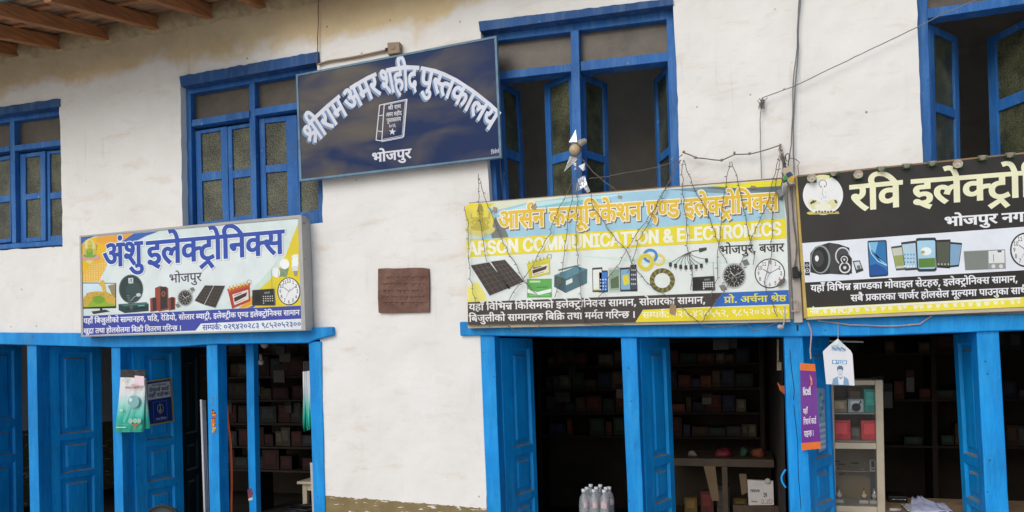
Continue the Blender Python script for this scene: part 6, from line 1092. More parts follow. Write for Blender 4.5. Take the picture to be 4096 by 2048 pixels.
for i in range(4): S3.ell(mb, 1050+i*22, 855, 7, 6, (240, 240, 240), 2.7, 8); S3.ell(mb, 1296+i*24, 840, 6, 6, (190, 200, 160), 2.4, 8)
for j in range(3):
    for i in range(4): S3.ell(mb, 1048+i*22, 770+j*28, 7, 7, (92, 150, 196), 2.7, 8)
mb.build('phone_picture', Cn, 'fan of five phones')
mb = MB(); S3.poly(mb, [(1480, 745), (1786, 730), (1792, 874), (1492, 886)], (150, 154, 148), 1.2); S3.poly(mb, [(1484, 750), (1660, 742), (1660, 878), (1494, 884)], (128, 134, 126), 1.5); S3.poly(mb, [(1664, 744), (1780, 738), (1782, 830), (1666, 834)], (226, 228, 226), 1.5); S3.line(mb, [(1700, 770), (1702, 822)], 4, (90, 92, 90), 1.8); S3.poly(mb, [(1730, 740), (1760, 738), (1760, 752), (1732, 754)], (90, 92, 90), 1.8)
for cx in (1700, 1756): S3.ell(mb, cx, 856, 15, 15, (216, 218, 214), 1.8, 16)
mb.build('radio_picture', Cn)
clock_face(Cn, S3, 1938, 735, 116, 128, 1.2, 12, dig=30)
# ------------------------------------------------------------------ things on the wall
mb = MB(); pq = lambda x, y: (1400+x*500/1840, 1000+y*500/1840)
edge = [(410, 282), (430, 272), (560, 266), (640, 270), (760, 268), (860, 262), (1000, 259), (1080, 262), (1158, 274), (1168, 420), (1170, 700), (1164, 915), (900, 922), (620, 926), (418, 924), (408, 700), (411, 450)]
STONE = noisy('brown_copper_stone', (.19, .078, .058), .7, .5, 7, .7, 50, chips=(.13, .15, .10), chipscale=8, chipth=.085, warm=(.9, 1.25, 1.2))
pt_ = thing('stone_plaque', 'small square brown stone plaque with worn inscription set in the white wall', 'plaque', P(1614, 1251, -.02))
mb.prism([P(*pq(x, y), -.020) for x, y in edge], (0, .035, 0), STONE); mb.build('slab', pt_, bevel=.002)
mb = MB(); CARV = noisy('carved_letters', (.23, .15, .115), .8, .4, 20); CARD_ = noisy('carved_shadow', (.09, .045, .035), .8, .3, 20)
for r_, (x0, x1, y) in enumerate(((540, 1120, 400), (480, 1110, 500), (480, 1080, 594), (470, 1090, 690), (490, 1110, 776))):
    x = x0
    while x < x1:
        w = random.uniform(50, 130)
        a, b_ = P(*pq(x, y), -.0205), P(*pq(min(x+w, x1), y-6+random.uniform(-3, 3)), -.0205); mb.tube([a, b_], .0017, CARD_, 5)
        xx = x+8
        while xx < min(x+w, x1)-6:
            mb.tube([P(*pq(xx+random.uniform(-6, 6), y+4), -.0205), P(*pq(xx+random.uniform(-8, 8), y+18), -.0205), P(*pq(xx+random.uniform(-14, 14), y+36+random.uniform(-8, 6)), -.0205)], .0013, CARV if random.random() < .7 else CARD_, 4); xx += random.uniform(13, 22)
        x += w+random.uniform(14, 26)
mb.build('inscription', pt_)
jb = thing('junction_box', 'small dusty brown junction box with conduit above the dark blue board', 'junction box', P(*pl(985, 370), -.03))
BOXB = noisy('dusty_brown_plastic', (.30, .22, .15), .6, .2, 12)
mb = MB(); mb.pp([pl(942, 292), pl(1026, 286), pl(1028, 362), pl(944, 374)], -.045, 0, BOXB); mb.build('box', jb, bevel=.004)
mb = MB(); mb.lathe(P(*pl(983, 325), -.045), (0, -1, 0), [(.016, 0), (.014, .004), (0, .005)], BOXB, 14); mb.build('knob', jb); mb = MB(); mb.lathe(P(*pl(946, 340), -.04), (-1, 0, 0), [(.012, 0), (.012, .014), (.006, .016)], BLACKPL, 12); mb.build('gland', jb)
mb = MB(); mb.tube([P(*pl(x, y), -.014) for x, y in ((940, 346), (860, 362), (760, 384), (650, 404), (540, 420), (470, 442))], .0075, BOXB, 8); mb.build('conduit', jb)
def wire(name, label, cat, pts, r, mat_, Y=-.02, sag=0, group=None):
    mb = MB(); w = []
    for a, b_ in zip(pts, pts[1:]):
        n = max(2, int(math.dist(a, b_)/28))
        for k in range(n): w.append((a[0]+(b_[0]-a[0])*k/n+random.uniform(-1, 1)*.9, a[1]+(b_[1]-a[1])*k/n+random.uniform(-1, 1)*.9+sag*math.sin(math.pi*k/n)))
    w.append(pts[-1]); mb.tube([P(x, y, Y+(.006*noise.noise(Vector((x*.02, y*.02, 1))))) for x, y in w], r, mat_, 5); return tag(mb.build(name), label, cat, group)
wire('drop_cable', 'brown cable running straight down the wall to the left corner of the blue board', 'cable', [(1274, -60), (1273, 80), (1270, 180), (1268, 265)], .0035, noisy('brown_wire', (.22, .13, .08)), -.022)
wire('power_cable', 'pair of grey cables hanging from above, the straight one ending at the black sign', 'cable', [(3207, -60), (3192, 110), (3194, 190), (3182, 330), (3172, 500), (3176, 720)], .0042, GREYCABLE, -.03)
wire('power_cable', 'grey cable twisted round its neighbour and ending at the adapter box', 'cable', [(3199, -60), (3190, 120), (3188, 190), (3172, 330), (3170, 480), (3164, 580), (3152, 664)], .0036, GREYCABLE, -.034)
wire('stay_wire', 'thin grey wire stretched diagonally from a wall nail up to the right window', 'wire', [(3050, 391), (3170, 348), (3420, 228), (3668, 110), (3760, 62), (3900, 0), (4000, -50)], .0028, GREYCABLE, -.045)
wire('drop_wire', 'thin wire dropping straight from the wall nail to the yellow sign', 'wire', [(3049, 395), (3040, 480), (3042, 600), (3046, 715)], .0024, GREYCABLE, -.03)
kn = MB()
for k in range(9): kn.tube([P(3047+random.gauss(0, 9), 398+random.uniform(-10, 40), -.035+random.uniform(-.01, .01)) for _ in range(4)], .0018, CABLE, 4)
kn.tube([P(3049, 393, .01), P(3049, 391, -.055)], .004, STEEL, 6); tag(kn.build('wire_knot'), 'tangled knot of wire round a nail in the white wall', 'wire knot')

# globe lamp with foil streamers on the window post
gl_ = thing('globe_lamp', 'dusty round globe lamp hung with torn silver foil on the open window post', 'lamp', P(2300, 625, -.03)); pg = lambda x, y: (2150+x*350/1503, 500+y*350/1503)
GLOBE = noisy('dusty_globe', (.55, .42, .26), .35, .2, 20)
mb = MB(); c = P(*pg(640, 425), -.12); ax = Vector((-.12, -1, -.35)); R_ = .0345
mb.lathe(c, ax, [(R_, -.018), (R_, 0), (R_*.97, .008), (R_*.8, .022), (R_*.5, .031), (0, .035)], GLOBE, 24); mb.build('globe', gl_, smooth=True)
mb = MB(); mb.lathe(c, ax, [(R_*1.08, -.014), (R_*1.1, -.006), (R_*1.08, .002), (R_*1.0, .003), (R_*1.0, -.014)], noisy('brown_lamp_rim', (.14, .09, .05), .5, .3, 30), 24); mb.build('rim', gl_)
mb = MB(); mb.lathe(P(*pg(715, 320), -.075), (-.5, -1, -.5), [(.018, -.06), (.022, -.01), (.019, .012), (0, .02)], noisy('cream_plastic', (.5, .45, .36), .45, .15, 12), 18); mb.build('lamp_holder', gl_, smooth=True)
for poly, m_ in (([(535, 292), (600, 180), (655, 75), (672, 160), (680, 290), (620, 322)], FOIL), ([(555, 530), (690, 545), (720, 565), (600, 670), (452, 805), (510, 660)], noisy('dull_foil', (.42, .42, .40), .35, .2, 30, .6, 60, metal=.6)), ([(605, 672), (668, 620), (672, 760), (625, 772), (650, 715)], FOIL), ([(700, 705), (815, 650), (818, 770), (780, 788)], noisy('bright_foil', (.85, .86, .9), .5, .08, 30)), ([(690, 930), (790, 870), (812, 1060), (735, 1110), (658, 1145), (668, 1010)], FOIL), ([(760, 890), (812, 870), (850, 1010), (905, 1135), (855, 1170), (800, 1090)], FOIL)):
    mb = MB(); mb.prism([P(*pg(x, y), -.10+.012*math.sin(x*.05+y*.03)) for x, y in poly], (0, .0012, 0), m_); mb.build('foil_strip', gl_)
mb = MB(); mb.tube([P(*pg(x, y), -.095) for x, y in ((690, 560), (680, 620), (668, 740), (740, 890), (790, 1000), (805, 1160))], .0016, CABLE, 5); mb.tube([P(*pg(x, y), -.095) for x, y in ((700, 720), (735, 800), (765, 860))], .0016, CABLE, 5); mb.build('cord', gl_)
wire('lamp_cord', 'dusty cord slanting from the globe lamp down to the yellow sign', 'cord', [(2320, 630), (2338, 646), (2372, 688), (2420, 728), (2466, 762)], .003, CABLE, -.085)
wire('lamp_cord', 'dusty cord running from the open casement across to the wall connector', 'cord', [(2356, 714), (2430, 706), (2500, 693), (2600, 676), (2692, 650), (2730, 618)], .0028, CABLE, -.075)

# fairy-light strings over the banner
def fairy(label, pts, off=0, Y=-.125, spur=True):
    mb = MB(); w = []
    for a, b_ in zip(pts, pts[1:]):
        n = max(2, int(math.dist(a, b_)/34))
        for k in range(n): w.append((a[0]+(b_[0]-a[0])*k/n+random.uniform(-7, 7), a[1]+(b_[1]-a[1])*k/n+random.uniform(-3, 3)))
    w.append(pts[-1]); mb.tube([P(*pb(x, y), Y) for x, y in w], .0021, CABLE, 5)
    if spur:
        for k in range(1, len(w)-1, 2):
            x, y = w[k]; s = random.choice((-1, 1)); q0, q1 = P(*pb(x, y), Y), P(*pb(x+s*random.uniform(12, 20), y+random.uniform(-6, 8)), Y-random.uniform(0, .01)); mb.tube([q0, q0.lerp(q1, .55), q1], [.0016, .0026, .0009], CABLE, 5)
    return tag(mb.build('fairy_light_string'), label, 'fairy lights', 'fairy-light strings over the yellow sign')
FS = (('dusty fairy-light string falling over the golden round emblem', [(205, -10), (212, 120), (216, 300), (248, 480), (272, 640)]),
 ('fairy-light string crossing from the golden emblem to the green box picture', [(212, 20), (268, 200), (330, 340), (378, 470), (430, 570), (500, 690), (548, 790), (640, 880)]),
 ('fairy-light string down the extreme left edge of the yellow sign', [(112, 230), (138, 400), (136, 650), (158, 800), (182, 940), (200, 1080)]),
 ('fairy-light string slanting left from the lamp foil past the yellow battery picture', [(915, 15), (840, 180), (768, 320), (738, 430), (660, 560), (600, 680), (490, 830), (430, 930)]),
 ('fairy-light string falling from the lamp foil onto the blue-grey battery picture', [(925, 10), (905, 150), (870, 330), (848, 520), (828, 680), (790, 820), (770, 900)]),
 ('fairy-light string dropping plumb below the lamp foil to the black text band', [(940, 40), (935, 300), (930, 480), (950, 700), (962, 870), (982, 1080)]),
 ('fairy-light string slanting right across the phone pictures to the yellow telephone panel', [(1035, 140), (1062, 250), (1160, 390), (1230, 480), (1300, 560), (1360, 680), (1440, 780), (1590, 890), (1700, 970), (1840, 1098)]),
 ('fairy-light string slanting left from the wall connector over the phone pictures', [(1690, -110), (1580, 110), (1500, 260), (1400, 400), (1290, 570), (1250, 650), (1160, 760), (1100, 900), (1040, 1020)]),
 ('short fairy-light string ending at the yellow cable coil picture', [(1700, -110), (1530, 190), (1460, 350), (1370, 520), (1340, 660), (1300, 720)]),
 ('fairy-light string hanging plumb over the charger cable picture', [(1712, -110), (1712, 100), (1735, 330), (1745, 520), (1780, 700), (1772, 850)]),
 ('fairy-light string from the wall connector slanting right past the last capital letters', [(1722, -110), (1790, 90), (1880, 250), (1950, 420), (1990, 560), (2040, 650)]),
 ('fairy-light string falling beside the portable radio picture', [(2062, -100), (2010, 200), (1985, 420), (1972, 600), (1968, 760), (1920, 900)]),
 ('fairy-light string falling onto the wristwatch picture', [(2072, -100), (2130, 80), (2180, 330), (2212, 480), (2240, 580), (2230, 660)]),
 ('long fairy-light string running from the top right corner to the bottom of the yellow sign', [(2425, -150), (2340, 200), (2270, 350), (2210, 490), (2150, 640), (2060, 800), (1900, 1000), (1850, 1090)]),
 ('fairy-light string looping down over the wall clock picture', [(2432, -150), (2372, 250), (2370, 450), (2358, 600), (2318, 760), (2330, 860), (2410, 1040)]))
for lb, p in FS: fairy(lb, p)
fairy('fairy-light string sagging in loops beneath the bottom edge of the yellow sign', [(130, 1100), (300, 1112), (420, 1098), (470, 1140), (600, 1160), (640, 1120), (700, 1092), (840, 1086), (960, 1082), (1060, 1104), (1280, 1100)], Y=-.105)
fairy('fairy-light string sagging under the yellow telephone panel', [(1840, 1098), (1900, 1118), (2050, 1112), (2180, 1094), (2240, 1150), (2330, 1120), (2420, 1082)], Y=-.105)
pw = lambda x, y: (2700+x*.5824, y*.5824)
wire('festoon_cable', 'dusty festoon cable with plug joints looped along the wall above the yellow sign', 'cable', [pw(50, 1045), pw(150, 1085), pw(320, 1102), pw(410, 1060), pw(520, 1058), pw(620, 1030), pw(725, 996)], .0034, CABLE, -.05)
jt = MB()
for x, y, dx, dy in ((140, 1082, 22, 6), (320, 1100, 22, -4), (512, 1055, 20, -6), (60, 1043, 16, 2), (408, 1050, 14, 0)): jt.tube([P(*pw(x-dx*.6, y-dy*.6), -.05), P(*pw(x-dx*.3, y-dy*.3), -.05), P(*pw(x+dx*.3, y+dy*.3), -.05), P(*pw(x+dx*.6, y+dy*.6), -.05)], [.003, .008, .008, .003], BOXB, 7)
tag(jt.build('cable_joint'), 'brown taped plug joints on the festoon cable', 'cable joints')

# pipe, adapters and plugs between the two signs
pj = lambda x, y: (3020+x*300/1288, 560+y*300/1288)
WP = noisy('off_white_board', (.46, .43, .40), .55, .15, 8)
mb = MB(); mb.pp([(3149, 738), (3181, 735), (3212, 1290), (3176, 1292)], -.055, -.004, WP); tag(mb.build('trunking', bevel=.004), 'off-white vertical cable trunking between the yellow and black signs', 'trunking')
ad = thing('adapter_box', 'cream and blue power adapter taped with green tape at the sign corner', 'adapter', P(3155, 740, -.06))
mb = MB(); mb.pp([pj(458, 520), pj(580, 445), pj(640, 480), pj(690, 620), pj(650, 760), pj(600, 765), pj(520, 640)], -.15, -.09, noisy('yellowed_plastic', (.50, .43, .28), .5, .15, 14)); mb.build('case', ad, bevel=.005)
mb = MB(); mb.pp([pj(525, 580), pj(605, 540), pj(660, 600), pj(568, 650)], -.153, -.148, dull((40, 70, 110))); mb.build('blue_label', ad)
mb = MB(); mb.pp([pj(568, 652), pj(660, 602), pj(672, 700), pj(600, 720)], -.1525, -.148, dull((200, 160, 50))); mb.build('yellow_label', ad)
mb = MB(); mb.pp([pj(485, 650), pj(525, 595), pj(562, 650), pj(548, 680), pj(488, 712)], -.156, -.1, dull((70, 150, 80))); mb.build('green_tape', ad, bevel=.003)
ad2 = thing('adapter_box', 'small grey square adapter hanging on the last golden letter of the yellow sign', 'adapter', P(3125, 790, -.1))
mb = MB(); mb.pp([pj(362, 870), pj(440, 832), pj(512, 930), pj(424, 992)], -.15, -.102, GREYPL); mb.build('case', ad2, bevel=.004)
mb = MB(); mb.tube([P(*pj(x, y), -.13) for x, y in ((440, 832), (470, 700), (480, 450), (470, 250))], .003, CABLE); mb.build('lead', ad2)
pgp = thing('plug_adapter', 'black plug adapter hanging on the trunking beside the clock picture', 'plug', P(3178, 1110, -.08))
mb = MB(); mb.pp([(3170, 1068), (3190, 1064), (3198, 1108), (3172, 1112)], -.105, -.056, BLACKPL); mb.pp([(3190, 1084), (3208, 1086), (3208, 1098), (3192, 1100)], -.095, -.06, BLACKPL); mb.build('body', pgp, bevel=.003)
mb = MB(); mb.tube([P(x, y, -.07) for x, y in ((3176, 1068), (3190, 1000), (3178, 900), (3166, 800), (3160, 740))], .003, GREYCABLE); mb.tube([P(x, y, -.075) for x, y in ((3182, 1066), (3186, 980), (3172, 880), (3168, 745))], .0026, CABLE); mb.build('lead', pgp)
pgq = MB()
pgq.pp([(3108, 1140), (3122, 1118), (3142, 1112), (3138, 1128), (3118, 1142)], -.13, -.104, CABLE); tag(pgq.build('cable_joint', bevel=.003), 'small brown plug joint at the edge of the yellow sign clock picture', 'cable joint')
ct = MB()
for k in range(10): ct.tube([P(*pj(430+random.gauss(0, 18)+j*14, 100+j*62), -.09+random.uniform(-.02, .02)) for j in range(7)], .003, random.choice((CABLE, WP, CABLE)), 5)
for k in range(5): ct.tube([P(*pj(560+40*math.cos(a*.9+k)+random.gauss(0, 4), 300+70*math.sin(a*.9+k)), -.08) for a in range(8)], .002, CABLE, 5)
ct.tube([P(*pj(x, y), -.06) for x, y in ((600, 310), (690, 325), (765, 385), (735, 440), (745, 540), (760, 640))], .002, CABLE); ct.tube([P(*pj(435, 80), .005), P(*pj(435, 78), -.08)], .006, RAWWOOD)
tag(ct.build('cable_bundle'), 'tangled bundle of dusty cables gathered at a peg above the adapter', 'cable bundle')
cl = MB(); cl.tube([P(3165+25*math.sin(a*.7)+a, 1222+24*math.cos(a*.7), -.075) for a in range(20)], .0025, noisy('pink_wire', (.5, .36, .33), .5, .2, 9)); tag(cl.build('wire_loop'), 'loop of pinkish wire low on the trunking', 'wire')
wire('pink_wire', 'twisted pink wire hanging from the beam above the purple banner', 'wire', [(3232, 1288), (3246, 1330), (3240, 1400), (3243, 1436)], .004, noisy('pink_wire', (.5, .36, .33)), -.05)
wire('pink_wire', 'twisted pink wire tacked along the blue beam under the black sign', 'wire', [(3270, 1282), (3400, 1300), (3560, 1305), (3680, 1296), (3728, 1262)], .0035, noisy('pink_wire', (.5, .36, .33)), -.042)
wk = thing('socket_lamp', 'small white bulb holder under the right end of the yellow sign', 'bulb holder', P(3120, 1310, -.09))
mb = MB(); mb.tube([P(x, y, -.1) for x, y in ((3138, 1225), (3140, 1262), (3134, 1300), (3122, 1312))], .004, WP); mb.build('lead', wk); mb = MB(); mb.lathe(P(3128, 1308, -.1), (-.8, -.5, .1), [(.011, -.004), (.013, 0), (.013, .02), (.009, .026), (0, .026)], WP, 14); mb.build('holder', wk, smooth=True)

# little metal lamps along the top of the black sign
def potlamp(label, x, y, facing):
    px, py = pc(x, y); o = P(px, py, -.125); t = thing('metal_lamp', label, 'lamp', o, 'small metal lamps along the black sign')
    ax = Vector((-.1, -.95, .2)) if facing == 'out' else Vector((.02, -.30, .95)); r = .0225
    mb = MB(); mb.lathe(o, ax, [(r*.25, -.022), (r*.5, -.02), (r*.86, -.006), (r, 0), (r*1.06, .001), (r*.92, -.001), (r*.7, -.008), (r*.3, -.011), (0, -.011)], STEEL, 20); mb.build('bowl', t, smooth=True)
    mb = MB(); mb.lathe(o+ax*-.008, ax, [(.007, -.004), (.006, .005), (0, .008)], noisy('lamp_bead', (.55, .5, .4), .3, .2, 30), 10); mb.build('bulb', t, smooth=True)
    G_ = dull((48, 110, 62), 'green_tape')
    for s, dy in ((-1, 10), (1, 8)):
        mb = MB(); q = lambda dx, dz: (px+s*13+dx, py+dy+dz); mb.prism([P(*q(-6, -9), -.098), P(*q(6, -8), -.098), P(*q(7, 10), -.098), P(*q(-5, 11), -.098)], (0, .003, 0), G_); mb.build('tape', t)
    mb = MB(); mb.tube([o-ax*.02, P(px, py+8, -.094)], .004, STEEL); mb.build('stem', t)
    return t
LAMPS = ((362, 205, 'out', 'small metal lamp facing out at the left corner above the white emblem'), (527, 160, 'up', 'small metal lamp turned up over the right side of the white emblem'), (705, 180, 'out', 'small metal lamp facing out between the emblem and the first cream word'),
 (877, 122, 'up', 'small metal lamp turned up above the curl of the first cream word'), (1064, 102, 'up', 'small metal lamp turned up above the gap between the cream words'), (1250, 84, 'up', 'small metal lamp turned up below the left post of the right window'),
 (1438, 102, 'out', 'small metal lamp facing out, drooping over the second cream word'), (1622, 42, 'up', 'small metal lamp turned up below the dark gap of the right window'), (1824, 22, 'up', 'small metal lamp turned up nearest the right edge of the photo'))
for x, y, f_, lb in LAMPS: potlamp(lb, x, y, f_)

# ------------------------------------------------------------------ bags, posters and hanging papers
def bagmat():
    m, t, b = newmat('printed_bag_film'); L = t.links.new; tc = nd(t, 'ShaderNodeTexCoord'); sp = nd(t, 'ShaderNodeSeparateXYZ'); L(tc.outputs['Object'], sp.inputs[0])
    r = nd(t, 'ShaderNodeValToRGB'); mr = nd(t, 'ShaderNodeMapRange'); mr.inputs[1].default_value = 0; mr.inputs[2].default_value = .42; L(sp.outputs[2], mr.inputs[0]); L(mr.outputs[0], r.inputs[0])
    e = r.color_ramp.elements; e[0].position = .05; e[0].color = lin((20, 150, 125))+(1,); e[1].position = .95; e[1].color = lin((226, 222, 220))+(1,)
    for p, c_ in ((.28, (60, 185, 165)), (.5, (150, 212, 202)), (.68, (214, 222, 222))): x = e.new(p); x.color = lin(c_)+(1,)
    L(r.outputs[0], b.inputs['Base Color']); b.inputs['Roughness'].default_value = .28
    n = nd(t, 'ShaderNodeTexNoise', i_Scale=11, i_Detail=5); L(tc.outputs['Object'], n.inputs['Vector']); bp = nd(t, 'ShaderNodeBump', i_Strength=.9, i_Distance=.01); L(n.outputs[0], bp.inputs['Height']); L(bp.outputs[0], b.inputs['Normal']); return m
BAG = bagmat(); BAGTOP = noisy('dark_bag_header', (.035, .03, .03), .3, .5, 40, .5, 40)
def film(mb, Lf, Rt, Y, bulge, T, n=16, m_=16, d=.006, band=.085):
    def ed(E, v):
        ys = [p[1] for p in E]; y = ys[0]+(ys[-1]-ys[0])*v; return np.interp(y, ys, [p[0] for p in E]), y
    g = []
    for j in range(m_+1):
        for i in range(n+1):
            v, u = j/m_, i/n; a, b_ = ed(Lf, v), ed(Rt, v); x, y = a[0]+(b_[0]-a[0])*u, a[1]+(b_[1]-a[1])*u+(3*noise.noise(Vector((u*6, v, 4))) if j in (0, m_) else 0)
            g.append(P(*T(x, y), Y-bulge*math.sin(math.pi*u)*(.3+.7*v)-(.006*math.sin(u*15+v*2.2+Y*30)*(.25+.75*v)+.006*noise.noise(Vector((u*5, v*2.4, Y*40))))*(1 if 0 < i < n else .4)))
    N_ = len(g); back = [p+Vector((0, d, 0)) for p in g]
    for j in range(m_):
        for i in range(n):
            a = j*(n+1)+i; mm = BAGTOP if j < band*m_ else BAG; mb.mesh([g[a], g[a+1], g[a+n+2], g[a+n+1]], [(0, 1, 2, 3)], mm); mb.mesh([back[a], back[a+1], back[a+n+2], back[a+n+1]], [(3, 2, 1, 0)], mm)
pbag = lambda x, y: (440+x*360/1449, 1440+y*360/1449)
bg1 = thing('bag_bundle', 'hanging bundle of white-to-green printed bags on the blue post at left', 'bag', P(*pbag(310, 1165), -.06))
mb = MB(); film(mb, [(172, 152), (160, 400), (130, 760), (72, 1165)], [(576, 165), (562, 480), (548, 800), (530, 1160)], -.05, .012, pbag)
b1 = mb.build('front_bag', bg1, smooth=True)
b1.location = (0, 0, 0)
mb = MB(); film(mb, [(400, 180), (420, 700), (440, 1130)], [(566, 185), (592, 700), (645, 1100)], -.03, .006, pbag, 8, 10); mb.build('rear_bag', bg1, smooth=True)
SBG = Sheet(-.0765, 440, 1440, 360/1449); mb = MB()
SBG.line(mb, [(265, 418), (350, 416)], 3, (150, 80, 70), 0); SBG.line(mb, [(380, 392), (460, 384)], 3, (150, 80, 70), 0); SBG.ring(mb, 366, 398, 22, 16, 6, (170, 70, 60), 0, 14); SBG.text(mb, 'RAKA POWER', (246, 458), (470, 456), 30, (176, 66, 66), .2, (50, 40), hu=727)
mb.build('lettering', bg1); mb = MB()
SBG.ring(mb, 376, 670, 92, 100, 7, (150, 190, 192), 0, 24); SBG.ell(mb, 376, 668, 84, 92, (128, 176, 178), .1); SBG.line(mb, [(310, 750), (225, 990)], 16, (120, 190, 186), 0); SBG.ell(mb, 330, 640, 26, 34, (214, 224, 222), .3)
mb.build('racket_print', bg1); mb = MB()
for cx in (330, 400, 466): SBG.ell(mb, cx, 980, 36, 40, (150, 190, 170), .4+cx*.001); SBG.line(mb, [(cx, 1015), (400, 1060)], 12, (190, 110, 80), .3)
SBG.line(mb, [(400, 1050), (385, 1110)], 10, (196, 96, 66), .3); SBG.line(mb, [(100, 1030), (290, 1045)], 2.5, (150, 215, 205), .2)
for k in range(5): SBG.line(mb, [(105+k*32, 1084), (122+k*32, 1084)], 14, (196, 232, 226), .2)
SBG.ell(mb, 180, 810, 30, 20, (170, 214, 190), .2); SBG.line(mb, [(205, 340), (262, 282)], 18, (190, 190, 190), .2); SBG.poly(mb, [(395, 250), (548, 262), (552, 420), (400, 400)], (232, 206, 214), -.5); mb.build('bulb_print', bg1)
p2 = lambda x, y: (700+x*800/1378, 1300+y*800/1378)
bg2 = thing('hanging_bag', 'narrow folded green bag hanging inside the doorway by the white pillar', 'bag', P(*p2(905, 735), .1))
mb = MB(); film(mb, [(882, 252), (880, 330), (884, 500), (880, 690), (890, 736)], [(906, 250), (904, 400), (900, 550), (900, 700), (894, 737)], .085, .004, p2, 8, 14); film(mb, [(906, 250), (904, 400), (900, 550), (902, 700), (908, 727)], [(930, 248), (934, 450), (940, 650), (942, 715)], .09, .006, p2, 8, 14); mb.build('front_bag', bg2, smooth=True)

# recharge-card poster on the folded door
pp3 = (A3+N3*.004, N3); SP = Sheet(0, 440, 1440, 360/1449, pp3)
po = thing('poster', 'dark blue recharge-card poster with gold border on the blue door', 'poster', SP.pt(800, 1020, 0))
PQ = [(574, 342), (992, 282), (1032, 990), (626, 1062)]
mb = MB(); mb.prism([SP.pt(x, y, 4) for x, y in PQ], -N3*.003, ink((196, 164, 60))); mb.build('sheet', po)
mb = MB(); SP.poly(mb, [(594, 362), (972, 308), (1010, 972), (640, 1040)], (34, 58, 128), 5); SP.poly(mb, [(604, 392), (964, 336), (982, 588), (614, 648)], (214, 210, 200), 5.5)
SP.line(mb, [(692, 682), (912, 650), (930, 950), (712, 990)], 3, (150, 165, 205), 5.6, True); SP.ring(mb, 812, 782, 52, 74, 8, (196, 186, 120), 5.8, 22); SP.line(mb, [(800, 700), (812, 760), (808, 870)], 8, (200, 190, 130), 5.9); SP.line(mb, [(790, 830), (812, 780), (834, 826)], 8, (200, 190, 130), 6); mb.build('printed_face', po)
mb = MB(); SP.text(mb, 'रिचार्ज कार्ड', (636, 520), (946, 480), 52, (60, 66, 110), 6, (34, 22)); mb.build('lettering', po, 'upper dark line'); mb = MB(); SP.text(mb, 'यहाँ पाईन्छ।', (626, 606), (964, 556), 52, (60, 66, 110), 6, (34, 22)); mb.build('lettering', po, 'lower dark line')
mb = MB(); SP.text(mb, 'नेपाल टेलिकमको', (672, 428), (900, 400), 26, (80, 84, 120), 6, (22, 14)); mb.build('lettering', po, 'small top line'); mb = MB(); SP.text(mb, 'नेपाल टेलिकम', (742, 968), (908, 940), 26, (206, 210, 222), 6, (26, 18)); mb.build('lettering', po, 'small white name at the bottom')
# purple hanging banner
p6 = lambda x, y: (3100+x*500/807, 1250+y*500/807); S6 = Sheet(-.062, 3100, 1250, 500/807)
nb = thing('hanging_banner', 'narrow purple banner with orange ends hanging on the cracked blue post', 'banner', P(*p6(230, 890), -.06))
PUR = noisy('purple_print', lin((112, 52, 142)), .4, .1, 6); ORA = noisy('orange_print', lin((226, 116, 50)), .4, .12, 20)
L6 = lambda t: (162+(172-162)*t, 326+(890-326)*t); R6 = lambda t: (258+(294-258)*t+(3*math.sin(t*9)), 334+(878-334)*t)
mb = MB()
for k in range(24):
    t0, t1 = k/24, (k+1)/24; f_ = lambda p, t: P(*p6(*p), -.06+.006*math.sin(t*7)); m_ = ORA if t0 < .075 or t1 > .93 else PUR
    mb.prism([f_(L6(t0), t0), f_(R6(t0), t0), f_(R6(t1), t1), f_(L6(t1), t1)], (0, .0025, 0), m_)
mb.build('sheet', nb)
S6b = Sheet(-.0675, 3100, 1250, 500/807)
mb = MB(); S6b.text(mb, 'Ncell', (180, 534), (232, 530), 50, (226, 216, 230), .5, (50, 30), hu=727); mb.build('lettering', nb, 'white Latin word')
for st, a, b_, h in (('यहाँ', (182, 654), (211, 650), 30), ('रिचार्ज कार्ड', (184, 724), (266, 716), 34), ('पाइन्छ ।', (188, 804), (250, 796), 36)):
    mb = MB(); S6b.text(mb, st, a, b_, h, (226, 216, 230), .5, (26, 18)); mb.build('lettering', nb)
mb = MB(); S6b.poly(mb, [(224, 400), (240, 430), (232, 448)], (236, 170, 80), .5); S6b.poly(mb, [(240, 432), (244, 464), (230, 478), (228, 458)], (226, 110, 90), .5); mb.build('emblem', nb)
# white hanging sheet with a printed portrait
ws = thing('hanging_sheet', 'white pointed paper hanging on a string with a pale blue printed portrait', 'paper', P(*p6(420, 470), -.09)); S7 = Sheet(-.0925, 3100, 1250, 500/807)
mb = MB(); mb.prism([P(*p6(x, y), -.092) for x, y in ((406, 168), (440, 202), (488, 246), (500, 268), (508, 380), (514, 472), (420, 466), (330, 462), (322, 380), (309, 252), (350, 212))], (0, .002, 0), noisy('white_paper', (.74, .74, .76), .5, .06, 7)); mb.build('sheet', ws)
mb = MB(); mb.tube([P(*p6(407, 74), -.034), P(*p6(407, 170), -.09)], .0018, WP); mb.build('string', ws)
mb = MB(); BL = (108, 158, 200)
S7.poly(mb, [(410, 172), (440, 204), (440, 226), (410, 222)], (196, 214, 216), .5); S7.poly(mb, [(362, 212), (412, 206), (462, 240), (452, 254), (366, 246)], (176, 192, 208), .4)
for k in range(9): S7.ell(mb, 374+k*9.5, 228+(k % 3)*6, 6, 7, (120, 138, 160), .8, 8)
S7.poly(mb, [(368, 306), (464, 308), (464, 334), (368, 332)], BL, .5); S7.ell(mb, 384, 319, 9, 10, (230, 236, 240), .9, 14); S7.text(mb, '*123#', (397, 330), (458, 331), 19, (232, 238, 242), 1, (50, 30), hu=727); mb.build('print', ws)
mb = MB(); SK, HR, SH_ = (206, 216, 224), (92, 112, 138), (128, 160, 190)
